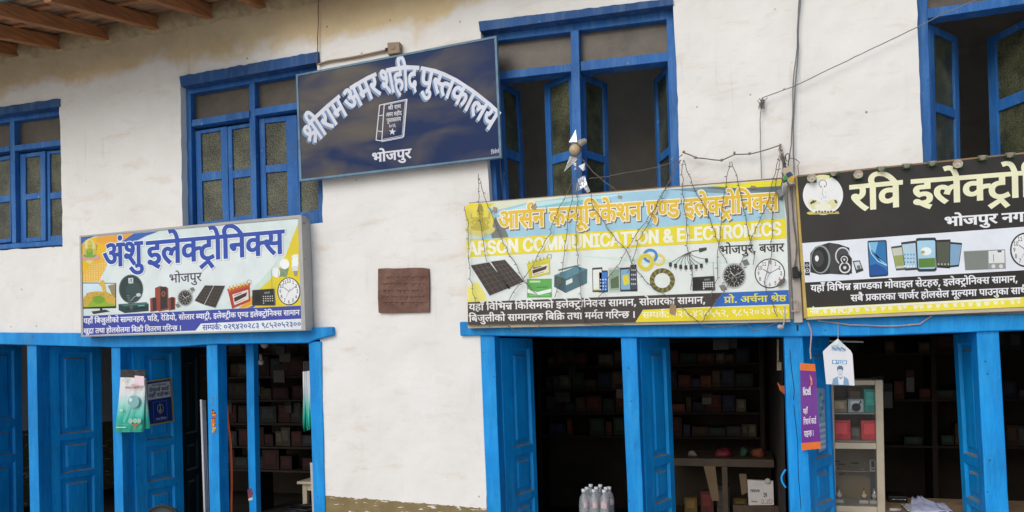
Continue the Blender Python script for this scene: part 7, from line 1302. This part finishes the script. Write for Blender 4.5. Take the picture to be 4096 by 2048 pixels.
S7.poly(mb, [(368, 466), (374, 428), (404, 412), (424, 420), (446, 412), (472, 430), (480, 470)], SH_, .5); S7.poly(mb, [(404, 412), (424, 432), (446, 412), (440, 466), (412, 465)], (222, 228, 232), .8); S7.ell(mb, 421, 388, 17, 25, SK, 1); S7.poly(mb, [(401, 380), (402, 352), (416, 342), (434, 346), (441, 360), (438, 380), (432, 368), (410, 366)], HR, 1.4); S7.ell(mb, 414, 386, 3, 2, HR, 1.5, 8); S7.ell(mb, 429, 386, 3, 2, HR, 1.5, 8); S7.line(mb, [(414, 400), (429, 400)], 2.5, (160, 120, 130), 1.5); mb.build('portrait_print', ws)
A7, U7, V7, N7 = PL7; S8 = Sheet(0, 3100, 1250, 500/807, (A7+N7*.003, N7))
pq7 = thing('door_poster', 'pale blue striped notice pasted on the door behind the purple banner', 'poster', S8.pt(305, 900, 0))
mb = MB(); mb.prism([S8.pt(x, y, 2) for x, y in ((270, 486), (320, 490), (330, 878), (284, 906))], -N7*.001, ink((150, 186, 212))); mb.build('sheet', pq7)
mb = MB()
for y in (720, 758, 796, 832, 866): S8.poly(mb, [(280, y), (325, y-10), (326, y+6), (282, y+18)], (214, 222, 228), 3)
for k in range(8): S8.ell(mb, 300+(k % 3)*9-6, 530+k*22, 8, 12, (196, 206, 200) if k % 2 else (96, 140, 186), 3, 10)
mb.build('print', pq7)

# ------------------------------------------------------------------ inside the left shop
def carton(name, label, cat, c0, c1, col, group, lid=True):
    t = thing(name, label, cat, ((c0[0]+c1[0])/2, (c0[1]+c1[1])/2, c0[2]), group); m_ = dull(col)
    mb = MB(); mb.box(c0, c1, m_); mb.build('body', t, bevel=.002)
    mb = MB(); w, h = c1[0]-c0[0], c1[2]-c0[2]; mb.box((c0[0]+w*.15, c0[1]-.0015, c0[2]+h*.3), (c1[0]-w*.2, c0[1]-.0002, c1[2]-h*.15), dull(tuple(min(255, int(v*1.25+9)) for v in col))); mb.build('label', t); return t
def shelf(label, x0, x1, y0, y1, zs, ups):
    t = thing('shelf_unit', label, 'shelf', ((x0+x1)/2, (y0+y1)/2, .045)); SW = noisy('dark_shelf_wood', (.035, .025, .018), .7, .3, 8)
    for z in zs: mb = MB(); mb.box((x0+.021, y0, z-.02), (x1-.021, y1, z), SW); mb.build('shelf_board', t)
    for x in ups: mb = MB(); mb.box((x-.02, y0+.002, .045), (x+.02, y1-.002, 2.0), SW); mb.build('upright', t)
KINDS = {'dark red': (84, 34, 30), 'cream': (104, 96, 80), 'grey': (66, 68, 70), 'blue': (38, 46, 70), 'brown cardboard': (84, 64, 44), 'dull green': (42, 58, 46), 'orange': (100, 54, 28)}
def fill(where, x0, x1, y, zs, dens, wr=(.07, .2), hr=(.07, .19), pal=None):
    for z in zs:
        x = x0+random.uniform(0, .06)
        while x < x1-.06:
            w = random.uniform(*wr); h = random.uniform(*hr)
            if random.random() < dens and x+w < x1:
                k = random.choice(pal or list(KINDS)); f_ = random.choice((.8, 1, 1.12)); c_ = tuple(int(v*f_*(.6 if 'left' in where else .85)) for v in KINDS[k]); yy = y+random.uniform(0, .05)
                carton('carton', '%s carton on the dim shelves %s' % (k, where), 'carton', (x, yy, z+.001), (x+w, yy+.14, z+h), c_, '%s cartons %s' % (k, where))
            x += w+random.uniform(.001, .012)
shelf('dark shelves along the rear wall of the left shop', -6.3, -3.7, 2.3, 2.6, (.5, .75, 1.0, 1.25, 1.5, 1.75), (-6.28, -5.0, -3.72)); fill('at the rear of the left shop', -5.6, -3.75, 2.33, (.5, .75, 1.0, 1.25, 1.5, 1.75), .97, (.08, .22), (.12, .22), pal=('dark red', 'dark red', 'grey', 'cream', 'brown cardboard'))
shelf('dark shelves along the rear wall of the middle shop', -1.95, .22, 2.7, 3.0, (.85, 1.08, 1.31, 1.54, 1.77), (-1.93, -.86, .2)); fill('at the rear of the middle shop', -1.9, -.88, 2.72, (.85, 1.08, 1.31, 1.54, 1.77), .95, (.05, .18), (.09, .19)); fill('at the rear of the middle shop', -.83, .17, 2.72, (.85, 1.08, 1.31, 1.54, 1.77), .97, (.05, .17), (.08, .19))
shelf('dark shelves along the rear wall of the right shop', .7, 2.6, 2.6, 2.9, (.8, 1.2, 1.6), (.72, 1.6, 2.58)); fill('at the rear of the right shop', .76, 2.5, 2.62, (.8, 1.2, 1.6), .6)
# packets and cables hung from the shop ceilings
HP = noisy('clear_packet', (.035, .035, .033), .3, .4, 30)
for where, x0, x1, n_ in (('left', -5.0, -3.6, 8), ('middle', -1.8, .15, 10), ('right', 1.0, 2.3, 3)):
    for k in range(n_):
        x = random.uniform(x0, x1); y = random.uniform(1.5, 2.5); zt_ = random.uniform(1.2, 1.9); w, h = random.uniform(.03, .07), random.uniform(.08, .2); kk = random.choice(list(KINDS))
        t = thing('hanging_packet', 'packet with a %s card hung from the ceiling of the %s shop' % (kk, where), 'packet', (x, y, zt_-h), '%s card packets hung in the %s shop' % (kk, where))
        mb = MB(); mb.box((x-w, y, zt_-h), (x+w, y+.02, zt_-h*.3), HP); mb.build('pouch', t, bevel=.004); mb = MB(); mb.box((x-w, y+.002, zt_-h*.3+.001), (x+w, y+.006, zt_), dull(tuple(int(v*.5) for v in KINDS[kk]))); mb.build('header_card', t)
        mb = MB(); mb.tube([(x, y+.004, zt_), (x, y+.004, 2.015)], .0012, BLACKPL, 4); mb.build('string', t)
def sphere_prof(r, n=10): return [(r*math.sin(math.pi*k/n), -r*math.cos(math.pi*k/n)) for k in range(n+1)]
for (x, y, r, lb) in ((592, 256, .026, 'clear round bulb hanging low in the left shop doorway'), (616, 132, .034, 'pale bulb hanging just under the lintel of the left shop')):
    c = P(*p2(x, y), .75); t = thing('light_bulb', lb, 'bulb', c+Vector((0, 0, -r)))
    mb = MB(); mb.lathe(c, (0, 0, 1), sphere_prof(r), noisy('bulb_glass', (.62, .58, .5), .15, .08, 9), 18); mb.build('globe', t, smooth=True)
    mb = MB(); mb.lathe(c+Vector((0, 0, r*.85)), (0, 0, 1), [(.013, 0), (.013, .035), (.006, .045), (0, .045)], CREAMWOOD, 14); mb.build('holder', t, smooth=True)
    mb = MB(); mb.tube([c+Vector((0, 0, r+.03)), Vector((c.x, c.y, 2.015))], .0022, BLACKPL); mb.build('cord', t)
for k, (x, lb) in enumerate(((181, 'white rolled tube standing nearest the dark folded door'), (192, 'white rolled tube standing between two others behind the third post'), (203, 'white rolled tube standing closest to the marigold-smeared post'))):
    a = P(*p2(x, 514+k*3), .27+.02*k); b_ = P(*p2(x+26, 1288), .25+.02*k); b_ = a+(b_-a)*((.045-a.z)/(b_.z-a.z)); mb = MB(); mb.tube([a, b_], .0095, noisy('white_tube', (.62, .60, .62), .45, .08, 6), 12); tag(mb.build('rolled_tube', smooth=True), lb, 'tube', 'white tubes behind the third post')
mb = MB(); OC = noisy('orange_cable', (.30, .06, .02), .45, .2, 9)
for k in range(4): mb.tube([P(*p2(x+k*3-4+random.uniform(-2, 2), y), .42) for x, y in ((358, 560), (366, 660), (382, 800), (390, 950), (393, 1100), (388, 1230))]+[Vector((P(*p2(380, 1230), .42).x, .42, .06))], .0028, OC, 6)
mb.tube([P(*p2(358, 560), .42), Vector((P(*p2(352, 560), .42).x, .33, 1.99))], .004, OC); tag(mb.build('cable_hank'), 'hank of orange cables hanging inside the left shop doorway', 'cables')
# stool
c0 = P(*p2(838, 1078), .55); sx, sw = c0.x, .36; sz = c0.z
t = thing('wooden_stool', 'cream painted wooden stool behind the post beside the white pillar', 'stool', (sx+sw/2, .7, .045))
mb = MB(); mb.box((sx, .55, sz-.022), (sx+sw, .87, sz), CREAMWOOD); mb.build('seat', t, bevel=.005)
for dx in (.03, sw-.07):
    for y in (.58, .80): mb = MB(); mb.box((sx+dx, y, .045), (sx+dx+.04, y+.04, sz-.023), CREAMWOOD); mb.build('leg', t, bevel=.003)
mb = MB(); mb.box((sx+.071, .585, sz-.075), (sx+sw-.071, .61, sz-.024), CREAMWOOD); mb.build('apron', t)
mb = MB(); mb.pp([(1240, 1851), (1264, 1850), (1290, 2440), (1268, 2440)], .12, .135, WP); tag(mb.build('white_board'), 'thin white board standing upright against the post by the pillar', 'board')
cc = P(1222, 2046, .32); t = thing('cable_coil', 'coil of black cable stacked on a crate in the left doorway', 'cable coil', (cc.x, cc.y, cc.z-.06))
mb = MB(); rnd = []
for k in range(150):
    a = k*.42; r = .14+.02*math.sin(k*.9)+.012*random.uniform(-1, 1); rnd.append((cc.x+r*math.cos(a), cc.y+r*.8*math.sin(a), cc.z-.055+k*.00062+.004*random.uniform(-1, 1)))
mb.tube(rnd, .0065, BLACKPL, 6); mb.build('loops', t, smooth=True)
t = thing('crate', 'rough plank crate under the black cable coil', 'crate', (cc.x, cc.y, .045))
zt = cc.z-.064
for k in range(5): mb = MB(); mb.box((cc.x-.19, cc.y-.15+k*.06, zt-.015), (cc.x+.19, cc.y-.098+k*.06, zt), RAWWOOD); mb.build('slat', t)
for sx_ in (-.189, .164):
    for sy_ in (-.149, .123): mb = MB(); mb.box((cc.x+sx_, cc.y+sy_, .045), (cc.x+sx_+.025, cc.y+sy_+.025, zt-.016), RAWWOOD); mb.build('leg', t)
# round-backed chair in the street
cc = P(648, 2112, -.5); ch = thing('round_back_chair', 'black round-backed chair with a grey rim in front of the blue door', 'chair', (cc.x, -.62, .035))
BLK = noisy('black_rexine', (.018, .018, .016), .5, .3, 9); nax = Vector((.12, -1, .16)).normalized(); rr = .152
mb = MB(); mb.lathe(cc, nax, [(0, -.018), (rr*.9, -.018), (rr*.96, 0), (rr*.9, .012), (rr*.6, .018), (0, .02)], BLK, 40); mb.build('backrest', ch, smooth=True)
mb = MB(); mb.lathe(cc, nax, [(rr*.93, -.02), (rr, -.012), (rr*1.02, 0), (rr, .01), (rr*.94, .014), (rr*.92, .006)], noisy('grey_rim', (.03, .033, .028), .7, .2, 20), 40); mb.build('rim', ch, smooth=True)
mb = MB(); mb.lathe((cc.x, -.66, .40), (0, 0, 1), [(0, -.02), (.18, -.02), (.19, 0), (.18, .025), (0, .03)], BLK, 32); mb.build('seat', ch, smooth=True)
for k in range(4): a = math.radians(45+90*k); mb = MB(); mb.tube([(cc.x+.14*math.cos(a), -.66+.14*math.sin(a), .38), (cc.x+.19*math.cos(a), -.66+.19*math.sin(a), .036)], .012, GREYPL, 8); mb.build('leg', ch)
for s in (-.08, .08): mb = MB(); mb.tube([(cc.x+s, -.50, .40), (cc.x+s, -.46, .5), (cc.x+s*.8, cc.y+.02, cc.z)], .01, GREYPL, 8); mb.build('back_support', ch)

# ------------------------------------------------------------------ middle shop: bottles, counter, goods
capz = P(2340, 1945, .62).z; tz = capz-.29
t = thing('low_table', 'low wooden table carrying the water bottles in the doorway', 'table', (P(2340, 2000, .62).x, .66, .045)); tx = P(2340, 2000, .62).x
mb = MB(); mb.box((tx-.3, .45, tz-.025), (tx+.3, .92, tz), RAWWOOD); mb.build('tabletop', t)
for dx in (-.28, .24):
    for y in (.47, .86): mb = MB(); mb.box((tx+dx, y, .045), (tx+dx+.04, y+.04, tz-.026), RAWWOOD); mb.build('leg', t)
LBL = noisy('pink_white_label', (.66, .50, .50), .5, .3, 40); CAPM = noisy('white_cap', (.75, .76, .78), .4, .05, 9); WATER = BOTTLE
def bottle(c, label):
    t = thing('water_bottle', label, 'bottle', c, 'water bottles in the middle doorway'); r = .034
    mb = MB(); mb.lathe(c, (0, 0, 1), [(0, 0), (r*.8, .001), (r, .008), (r, .05), (r*.93, .058), (r, .066), (r, .10), (r*.93, .108), (r, .116), (r, .165), (r*.95, .172), (r, .18), (r*.96, .21), (r*.75, .24), (r*.42, .258), (r*.38, .272), (0, .272)], BOTTLE, 20); mb.build('body', t, smooth=True)
    mb = MB(); a0 = random.uniform(-2.4, -1.0); q_ = [Vector((c[0]+r*1.03*math.cos(a0+k*.14), c[1]+r*1.03*math.sin(a0+k*.14), c[2]+h_)) for h_ in (.168, .212) for k in range(9)]
    mb.mesh(q_, [(k, k+1, k+10, k+9) for k in range(8)], LBL); mb.build('label', t, smooth=True)
    mb = MB(); mb.lathe(c, (0, 0, 1), [(0, .272), (.0145, .272), (.0150, .275), (.0150, .289), (.0135, .291), (0, .291)], CAPM, 16); mb.build('cap', t, smooth=True); return t
BT = ((748, 1122, .50, 'front left water bottle of the cluster'), (818, 1130, .50, 'front middle water bottle, nearest to the viewer'), (890, 1132, .50, 'front right water bottle of the cluster'), (770, 1116, .58, 'water bottle peeping out right behind the front left one'), (835, 1116, .60, 'water bottle in the second row behind the middle one'), (902, 1116, .60, 'water bottle in the second row behind the front right one'), (797, 1103, .70, 'rearmost water bottle, its cap the highest'), (863, 1110, .70, 'rear water bottle between the two right columns'), (924, 1114, .62, 'water bottle at the far right end of the cluster'))
p4 = lambda x, y: (1900+x*800/1378, 1300+y*800/1378)
for x, y, Y, lb in BT: q = P(*p4(x, y), Y); bottle(Vector((q.x, q.y, tz+.001)), lb)
# counter
ca, cb = P(2665, 1832, 1.35), P(3150, 1836, 1.35); cz = ca.z
ct_ = thing('shop_counter', 'dim brown glass-fronted counter in the middle shop', 'counter', ((ca.x+cb.x)/2, 1.6, .045)); CW = noisy('counter_wood', (.065, .045, .03), .5, .25, 8)
mb = MB(); mb.box((ca.x, 1.35, cz-.06), (.24, 1.85, cz), CW); mb.build('top', ct_, bevel=.003)
for px in (2675, 2900, 3140): x = P(px, 1950, 1.36).x; mb = MB(); mb.box((x-.02, 1.355, .045), (x+.02, 1.4, cz-.061), CW); mb.build('divider', ct_)
mb = MB(); mb.box((ca.x+.01, 1.82, .045), (.235, 1.84, cz-.061), ROOMWALL); mb.build('back_panel', ct_)
mb = MB(); mb.box((ca.x+.01, 1.42, .36), (.235, 1.81, .375), CW); mb.build('shelf_board', ct_)
p7 = lambda x, y: (2600+x*620/2576, 1760+y*620/2576)
tb = thing('white_carton', 'white carton with hand-inked letters standing before the counter', 'carton', P(*p7(1840, 1085), 1.3)); S9 = Sheet(1.298, 2600, 1760, 620/2576)
mb = MB(); mb.pp([p7(1618, 665), p7(2050, 685), p7(2060, 1082), p7(1640, 1085)], 1.3, 1.34, noisy('white_card', (.60, .58, .56), .6, .12, 9)); mb.build('body', tb, bevel=.002)
mb = MB(); S9.text(mb, 'TRIVA', (1662, 866), (1826, 862), 40, (60, 54, 54), 1, (40, 40), hu=727); S9.text(mb, 'IN', (1884, 945), (1945, 945), 66, (104, 60, 80), 1, (30, 30), hu=727); S9.line(mb, [(1690, 1022), (1775, 1022)], 22, (170, 120, 124), 1)
S9.ring(mb, 1870, 1020, 20, 36, 6, (140, 70, 84), 1, 14); S9.line(mb, [(1850, 1056), (2030, 1052)], 5, (140, 70, 84), 1); S9.line(mb, [(1955, 1056), (1958, 1000), (1990, 996)], 8, (140, 70, 84), 1); S9.ring(mb, 2010, 1020, 26, 34, 6, (140, 70, 84), 1, 14); mb.build('lettering', tb)
mb = MB(); mb.lathe(P(*p7(1955, 682), 1.285), (0, -1, .1), [(.02, 0), (.018, .004), (0, .005)], WP, 18); tag(mb.build('paper_disc'), 'small white disc at the top edge of the white carton', 'disc')
t = thing('carton_stack', 'stack of dim cartons under the white carton', 'cartons', P(*p7(1840, 1600), 1.34)); q = P(*p7(1840, 1086), 1.3); mb = MB(); mb.box((q.x-.2, 1.29, .045), (q.x+.2, 1.345, q.z-.002), dull((74, 60, 48))); mb.build('body', t)
CB = noisy('bare_cardboard', (.16, .11, .065), .8, .15, 9)
for q_, lb in (([(890, 430), (1085, 436), (1150, 1010), (1030, 1010)], 'long cardboard strip leaning behind the left glass of the counter'), ([(1480, 562), (1600, 566), (1618, 870), (1525, 918)], 'torn cardboard strip leaning left of the white carton')):
    mb = MB(); mb.pp([p7(*p) for p in q_], 1.345, 1.349, CB); tag(mb.build('cardboard_strip'), lb, 'cardboard', None)
for x, w, h, col, lb in ((1050, 330, 130, (96, 26, 34), 'crumpled red packet lying on the dim counter'), (650, 150, 90, (110, 104, 92), 'small cream packet lying at the left of the dim counter'), (1480, 150, 140, (36, 60, 50), 'green bag standing on the dim counter'), (1700, 220, 150, (104, 52, 28), 'orange packet at the right end of the dim counter')):
    a = P(*p7(x, 300), 1.45); b_ = P(*p7(x+w, 300), 1.45); hh = h*.2407/3000*6.05; mb = MB(); n = 10; vs_ = []; m_ = dull(col)
    cx_, wx = (a.x+b_.x)/2, (b_.x-a.x)/2
    mb.lathe((cx_, 1.5, cz+.001), (0, 0, 1), [(0, 0), (wx*.9, .0), (wx, hh*.25), (wx*.75, hh*.7), (wx*.3, hh), (0, hh*.95)], m_, 12)
    mb.v = [(v[0]+.03*noise.noise(Vector(v)*19), 1.5+(v[1]-1.5)*.6, v[2]+(.03*noise.noise(Vector(v)*16+Vector((3, 1, 0))) if v[2] > cz+.01 else 0)) for v in mb.v]; tag(mb.build('packet', smooth=True), lb, 'packet')
for i in range(9):
    x = ca.x+.12+i*.125; 
    if x < .15: carton('boxed_goods', ('%s box behind the glass of the dim counter' % ('yellow' if i % 3 == 0 else 'red' if i % 3 == 1 else 'grey')), 'box', (x, 1.5+.02*(i % 2), .376), (x+.1, 1.6, .376+.12+.05*(i % 3)), ((86, 68, 30), (76, 28, 27), (62, 61, 57))[i % 3], 'boxes inside the counter')

# ------------------------------------------------------------------ right shop: display cabinet, papers
CYY = .60; pcab = lambda x, y: p6(x, y)
cb_ = thing('display_cabinet', 'tall cream glass display cabinet inside the right shop doorway', 'cabinet', (P(*p6(520, 1290), CYY).x, CYY+.17, .045))
L0, R0 = P(*p6(330, 440), CYY), P(*p6(697, 440), CYY); zt = L0.z; x0, x1 = L0.x, R0.x
zf = lambda y: P(*p6(520, y), CYY).z
fr = MB()
fr.box((x0, CYY, .045), (x0+.045, CYY+.035, zt), CREAMWOOD); fr.box((x1-.045, CYY, .045), (x1, CYY+.035, zt), CREAMWOOD)
fr.box((x0+.0455, CYY+.002, zf(470)), (x1-.0455, CYY+.035, zt-.001), CREAMWOOD); fr.box((x0+.0455, CYY+.002, zf(882)), (x1-.0455, CYY+.035, zf(842)), CREAMWOOD); fr.box((x0+.0455, CYY+.002, zf(1290)), (x1-.0455, CYY+.035, zf(1252)), CREAMWOOD); fr.box((x0+.0455, CYY+.004, .045), (x1-.0455, CYY+.035, zf(1292)), CREAMWOOD); fr.build('frame', cb_, bevel=.004)
mb = MB(); mb.box((x0+.002, CYY+.036, .05), (x0+.015, CYY+.34, zt), CREAMWOOD); mb.box((x1-.015, CYY+.036, .05), (x1-.002, CYY+.34, zt), CREAMWOOD); mb.box((x0+.016, CYY+.325, .05), (x1-.016, CYY+.34, zt-.002), noisy('cabinet_back', (.22, .17, .11), .6, .2, 5)); mb.build('carcass', cb_)
for y, Dp in ((652, .28), (832, .28), (1255, .28)): mb = MB(); mb.box((x0+.016, CYY+.04, zf(y)-.008), (x1-.016, CYY+.04+Dp, zf(y)), noisy('cabinet_shelf', (.3, .28, .24), .4, .1, 5)); mb.build('shelf_board', cb_)
for ya, yb in ((470, 842), (882, 1252)): mb = MB(); mb.box((x0+.046, CYY+.014, zf(yb)+.001), (x1-.046, CYY+.018, zf(ya)-.001), CLEARGLASS); mb.build('glass_pane', cb_)
def cabbox(px0, py0, px1, py1, Y, d, col, lb, shelf_y, cat='box', name='boxed_goods'):
    a, b_ = P(*p6(px0, py0), Y), P(*p6(px1, py0), Y); z0 = zf(shelf_y)+.001; return carton(name, lb, cat, (a.x, Y, z0), (b_.x, Y+d, a.z), col, None)
cabbox(574, 492, 664, 652, CYY+.08, .09, (60, 150, 138), 'teal printed box on the upper shelf of the cream cabinet', 652)
pb_ = cabbox(472, 560, 572, 650, CYY+.08, .09, (176, 190, 190), 'pale box with a black frying-pan picture in the cream cabinet', 652)
mb = MB(); c = P(*p6(524, 612), CYY+.077); mb.lathe(c, (0, -1, 0), [(.027, 0), (.027, .001), (0, .0012)], BLACKPL, 20); mb.tube([c+Vector((.018, 0, .018)), c+Vector((.03, 0, .042))], .004, BLACKPL); mb.build('pan_picture', pb_)
cabbox(372, 566, 464, 640, CYY+.1, .09, (150, 138, 110), 'plain cream box at the left of the upper cabinet shelf', 652)
cabbox(470, 486, 570, 560, CYY+.2, .08, (112, 98, 72), 'tan box at the back of the upper cabinet shelf', 652)
cabbox(374, 696, 488, 828, CYY+.08, .1, (196, 62, 66), 'red square box at the left of the lower cabinet shelf', 832)
cabbox(556, 698, 672, 828, CYY+.08, .1, (200, 64, 68), 'red square box at the right of the lower cabinet shelf', 832)
cabbox(490, 740, 552, 828, CYY+.12, .1, (84, 80, 74), 'small grey box between the two red boxes', 832)
for x, lb, col in ((412, 'steel wristwatch on a white stand at the cabinet left', (190, 190, 190)), (572, 'gold wristwatch on a white stand in the cabinet', (196, 150, 66)), (640, 'silver wristwatch on a white stand beside the gold one', (206, 208, 212))):
    a = P(*p6(x, 1180), CYY+.12); z0 = zf(1255)+.001; t = thing('wristwatch', lb, 'watch', (a.x, CYY+.12, z0)); m_ = noisy('watch_metal_%d' % col[2], lin(col), .3, .1, 20, metal=.6)
    mb = MB(); mb.box((a.x-.028, CYY+.11, z0), (a.x+.028, CYY+.16, z0+.022), WP); mb.build('stand', t, bevel=.003)
    mb = MB(); mb.tube([(a.x, CYY+.125, z0+.02), (a.x, CYY+.108, z0+.04), (a.x, CYY+.105, z0+.075), (a.x, CYY+.125, z0+.095)], .0085, m_, 8); mb.build('strap', t, smooth=True)
    mb = MB(); mb.lathe((a.x, CYY+.1, z0+.056), (0, -1, 0), [(.0165, -.004), (.0165, .002), (.014, .004), (0, .004)], m_, 20); mb.build('case', t); mb = MB(); mb.lathe((a.x, CYY+.0955, z0+.056), (0, -1, 0), [(.0125, 0), (0, .0005)], WP, 18); mb.build('dial', t)
a, b_ = P(*p6(612, 950), CYY+.25), P(*p6(684, 1064), CYY+.25); t = thing('window_toy', 'small white framed panel leaning at the back of the lower cabinet', 'panel', ((a.x+b_.x)/2, CYY+.26, zf(1064)))
mb = MB(); X0, X1, Z0, Z1 = a.x, b_.x, zf(1064), a.z
for bb in (((X0, Z0), (X0+.008, Z1)), ((X1-.008, Z0), (X1, Z1)), (((X0+X1)/2-.004, Z0), ((X0+X1)/2+.004, Z1)), ((X0+.009, Z1-.008), (X1-.009, Z1)), ((X0+.009, Z0), (X1-.009, Z0+.012)), ((X0+.009, (Z0+Z1)/2-.02), (X1-.009, (Z0+Z1)/2-.012))): mb.box((bb[0][0], CYY+.25, bb[0][1]), (bb[1][0], CYY+.258, bb[1][1]), WP)
mb.build('frame', t); mb = MB(); mb.box((X0+.004, CYY+.26, zf(1255)+.001), (X1-.004, CYY+.27, Z1-.004), dull((70, 76, 70))); mb.build('backing', t)
mb = MB()
for k in range(24): c = P(*p6(random.uniform(395, 600), random.uniform(960, 1050)), CYY+.26); mb.tube([c, c+Vector((random.uniform(-.05, .05), 0, random.uniform(-.015, .012)))], random.uniform(.002, .005), random.choice((WP, GREYPL, BLACKPL, GREYPL)), 5)
mb.box((x0+.03, CYY+.25, zf(1060)-.006), (X0-.003, CYY+.32, zf(1060)), noisy('cabinet_shelf', (.3, .28, .24))); tag(mb.build('tool_packets'), 'jumble of tools in clear packets on the lower cabinet ledge', 'tools')
# counter with papers
pz = lambda x, y: (3480+x*500/2576, 1850+y*500/2576)
kz = P(*pz(800, 1010), .62).z; kx0, kx1 = P(*pz(370, 1000), .5).x, 2.2
t = thing('side_counter', 'wooden counter with loose papers in the right shop', 'counter', ((kx0+kx1)/2, .8, .045)); mb = MB(); mb.box((kx0, .42, kz-.025), (kx1, 1.1, kz), RAWWOOD); mb.build('top', t)
for x in (kx0+.02, kx1-.06): mb = MB(); mb.box((x, .44, .045), (x+.04, 1.08, kz-.026), RAWWOOD); mb.build('leg', t)
def paper(label, quad, Ys, crump, m_, lift):
    mb = MB(); n = 12; g = []; q = [P(*pz(x, y), Y_) for (x, y), Y_ in zip(quad, Ys)]
    for j in range(n+1):
        for i in range(n+1):
            u, v = i/n, j/n; p = (q[0]*(1-u)+q[1]*u)*(1-v)+(q[3]*(1-u)+q[2]*u)*v; nz = noise.noise(Vector((u*4, v*4, lift*90))); p = p+Vector((0, 0, crump*nz)); p.z = max(p.z, kz+lift); g.append(p)
    fs = [(j*(n+1)+i, j*(n+1)+i+1, (j+1)*(n+1)+i+1, (j+1)*(n+1)+i) for j in range(n) for i in range(n)]
    mb.mesh(g, fs, m_); o = tag(mb.build('paper_sheet', smooth=True), label, 'paper', 'loose papers on the side counter'); s = o.modifiers.new('thickness', 'SOLIDIFY'); s.thickness = .0008
PAP = noisy('violet_white_paper', (.56, .58, .76), .6, .08, 6)
paper('large crumpled pale violet sheet on top of the counter papers', [(860, 700), (1090, 690), (1600, 1010), (820, 1030)], (.95, .95, .52, .52), .02, PAP, .004)
paper('pale violet sheet sliding towards the right door', [(1280, 800), (1530, 830), (1720, 1010), (1300, 1020)], (.85, .85, .55, .55), .015, PAP, .010)
paper('creased sheet under the others at the counter left', [(620, 850), (860, 840), (920, 1010), (780, 1000)], (.8, .8, .56, .56), .012, noisy('old_paper', (.5, .5, .52)), .002)
a, b_ = P(*pz(375, 690), .9), P(*pz(775, 840), .9); t = thing('black_case', 'low black case with a bright edge behind the papers', 'case', ((a.x+b_.x)/2, 1.0, kz))
mb = MB(); mb.box((a.x, .9, kz+.001), (b_.x, 1.08, max(a.z, kz+.03)), BLACKPL); mb.build('body', t, bevel=.004); mb = MB(); zz = P(*pz(600, 765), .9).z; mb.box((a.x+.02, .897, max(zz, kz+.01)), (b_.x-.01, .8995, max(zz, kz+.01)+.003), FOIL); mb.build('trim', t)
c = P(*pz(510, 885), .6); mb = MB(); c.z = kz+.011; mb.tube([c+Vector((-.03, 0, 0)), c+Vector((.035, .01, 0))], .01, WP, 12); tag(mb.build('paper_roll', smooth=True), 'short white roll lying at the edge of the papers', 'roll')
mb = MB(); a, b_ = P(*p6(352, 184), .5), P(*p6(570, 190), .5); mb.tube([a, b_], .006, noisy('pale_tube', (.6, .56, .44), .4, .1, 9), 8); mb.tube([a+Vector((.03, 0, 0)), Vector((a.x+.03, .5, 2.015))], .002, BLACKPL); mb.tube([b_+Vector((-.03, 0, 0)), Vector((b_.x-.03, .5, 2.015))], .002, BLACKPL); tag(mb.build('tube_lamp'), 'unlit pale lamp tube hanging under the right shop lintel', 'lamp tube')
mb = MB(); mb.pp([(3186, 1300), (3194, 1301), (3194, 1325), (3187, 1322)], -.0315, -.029, BLACKPL); mb.build('slot', p8)
fm = thing('wall_frame', 'narrow pale frame hanging inside the middle shop beside the cracked post', 'frame', P(3118, 1478, .5))
mb = MB()
for q in ([(3108, 1357), (3116, 1357), (3116, 1446), (3108, 1446)], [(3108, 1448), (3150, 1446), (3150, 1480), (3108, 1482)]): mb.pp(q, .5, .515, CREAMWOOD)
mb.build('frame', fm, bevel=.002); mb = MB(); mb.tube([P(3112, 1358, .505), Vector((P(3112, 1358, .505).x, .505, 2.015))], .0015, BLACKPL, 4); mb.build('string', fm)
og = thing('orange_bag', 'orange bag corner showing behind the cracked blue post', 'bag', P(3130, 1580, .3))
mb = MB(); film_ = [(3108, 1528), (3128, 1544), (3150, 1540), (3156, 1580), (3136, 1578), (3118, 1560)]; mb.pp(film_, .3, .33, noisy('orange_film', (.5, .12, .04), .35, .2, 12)); mb.build('body', og, bevel=.006); mb = MB(); mb.tube([P(3140, 1542, .315), P(3142, 1440, .315), Vector((P(3142, 1440, .315).x, .315, 1.78))], .0015, BLACKPL, 4); mb.build('string', og)
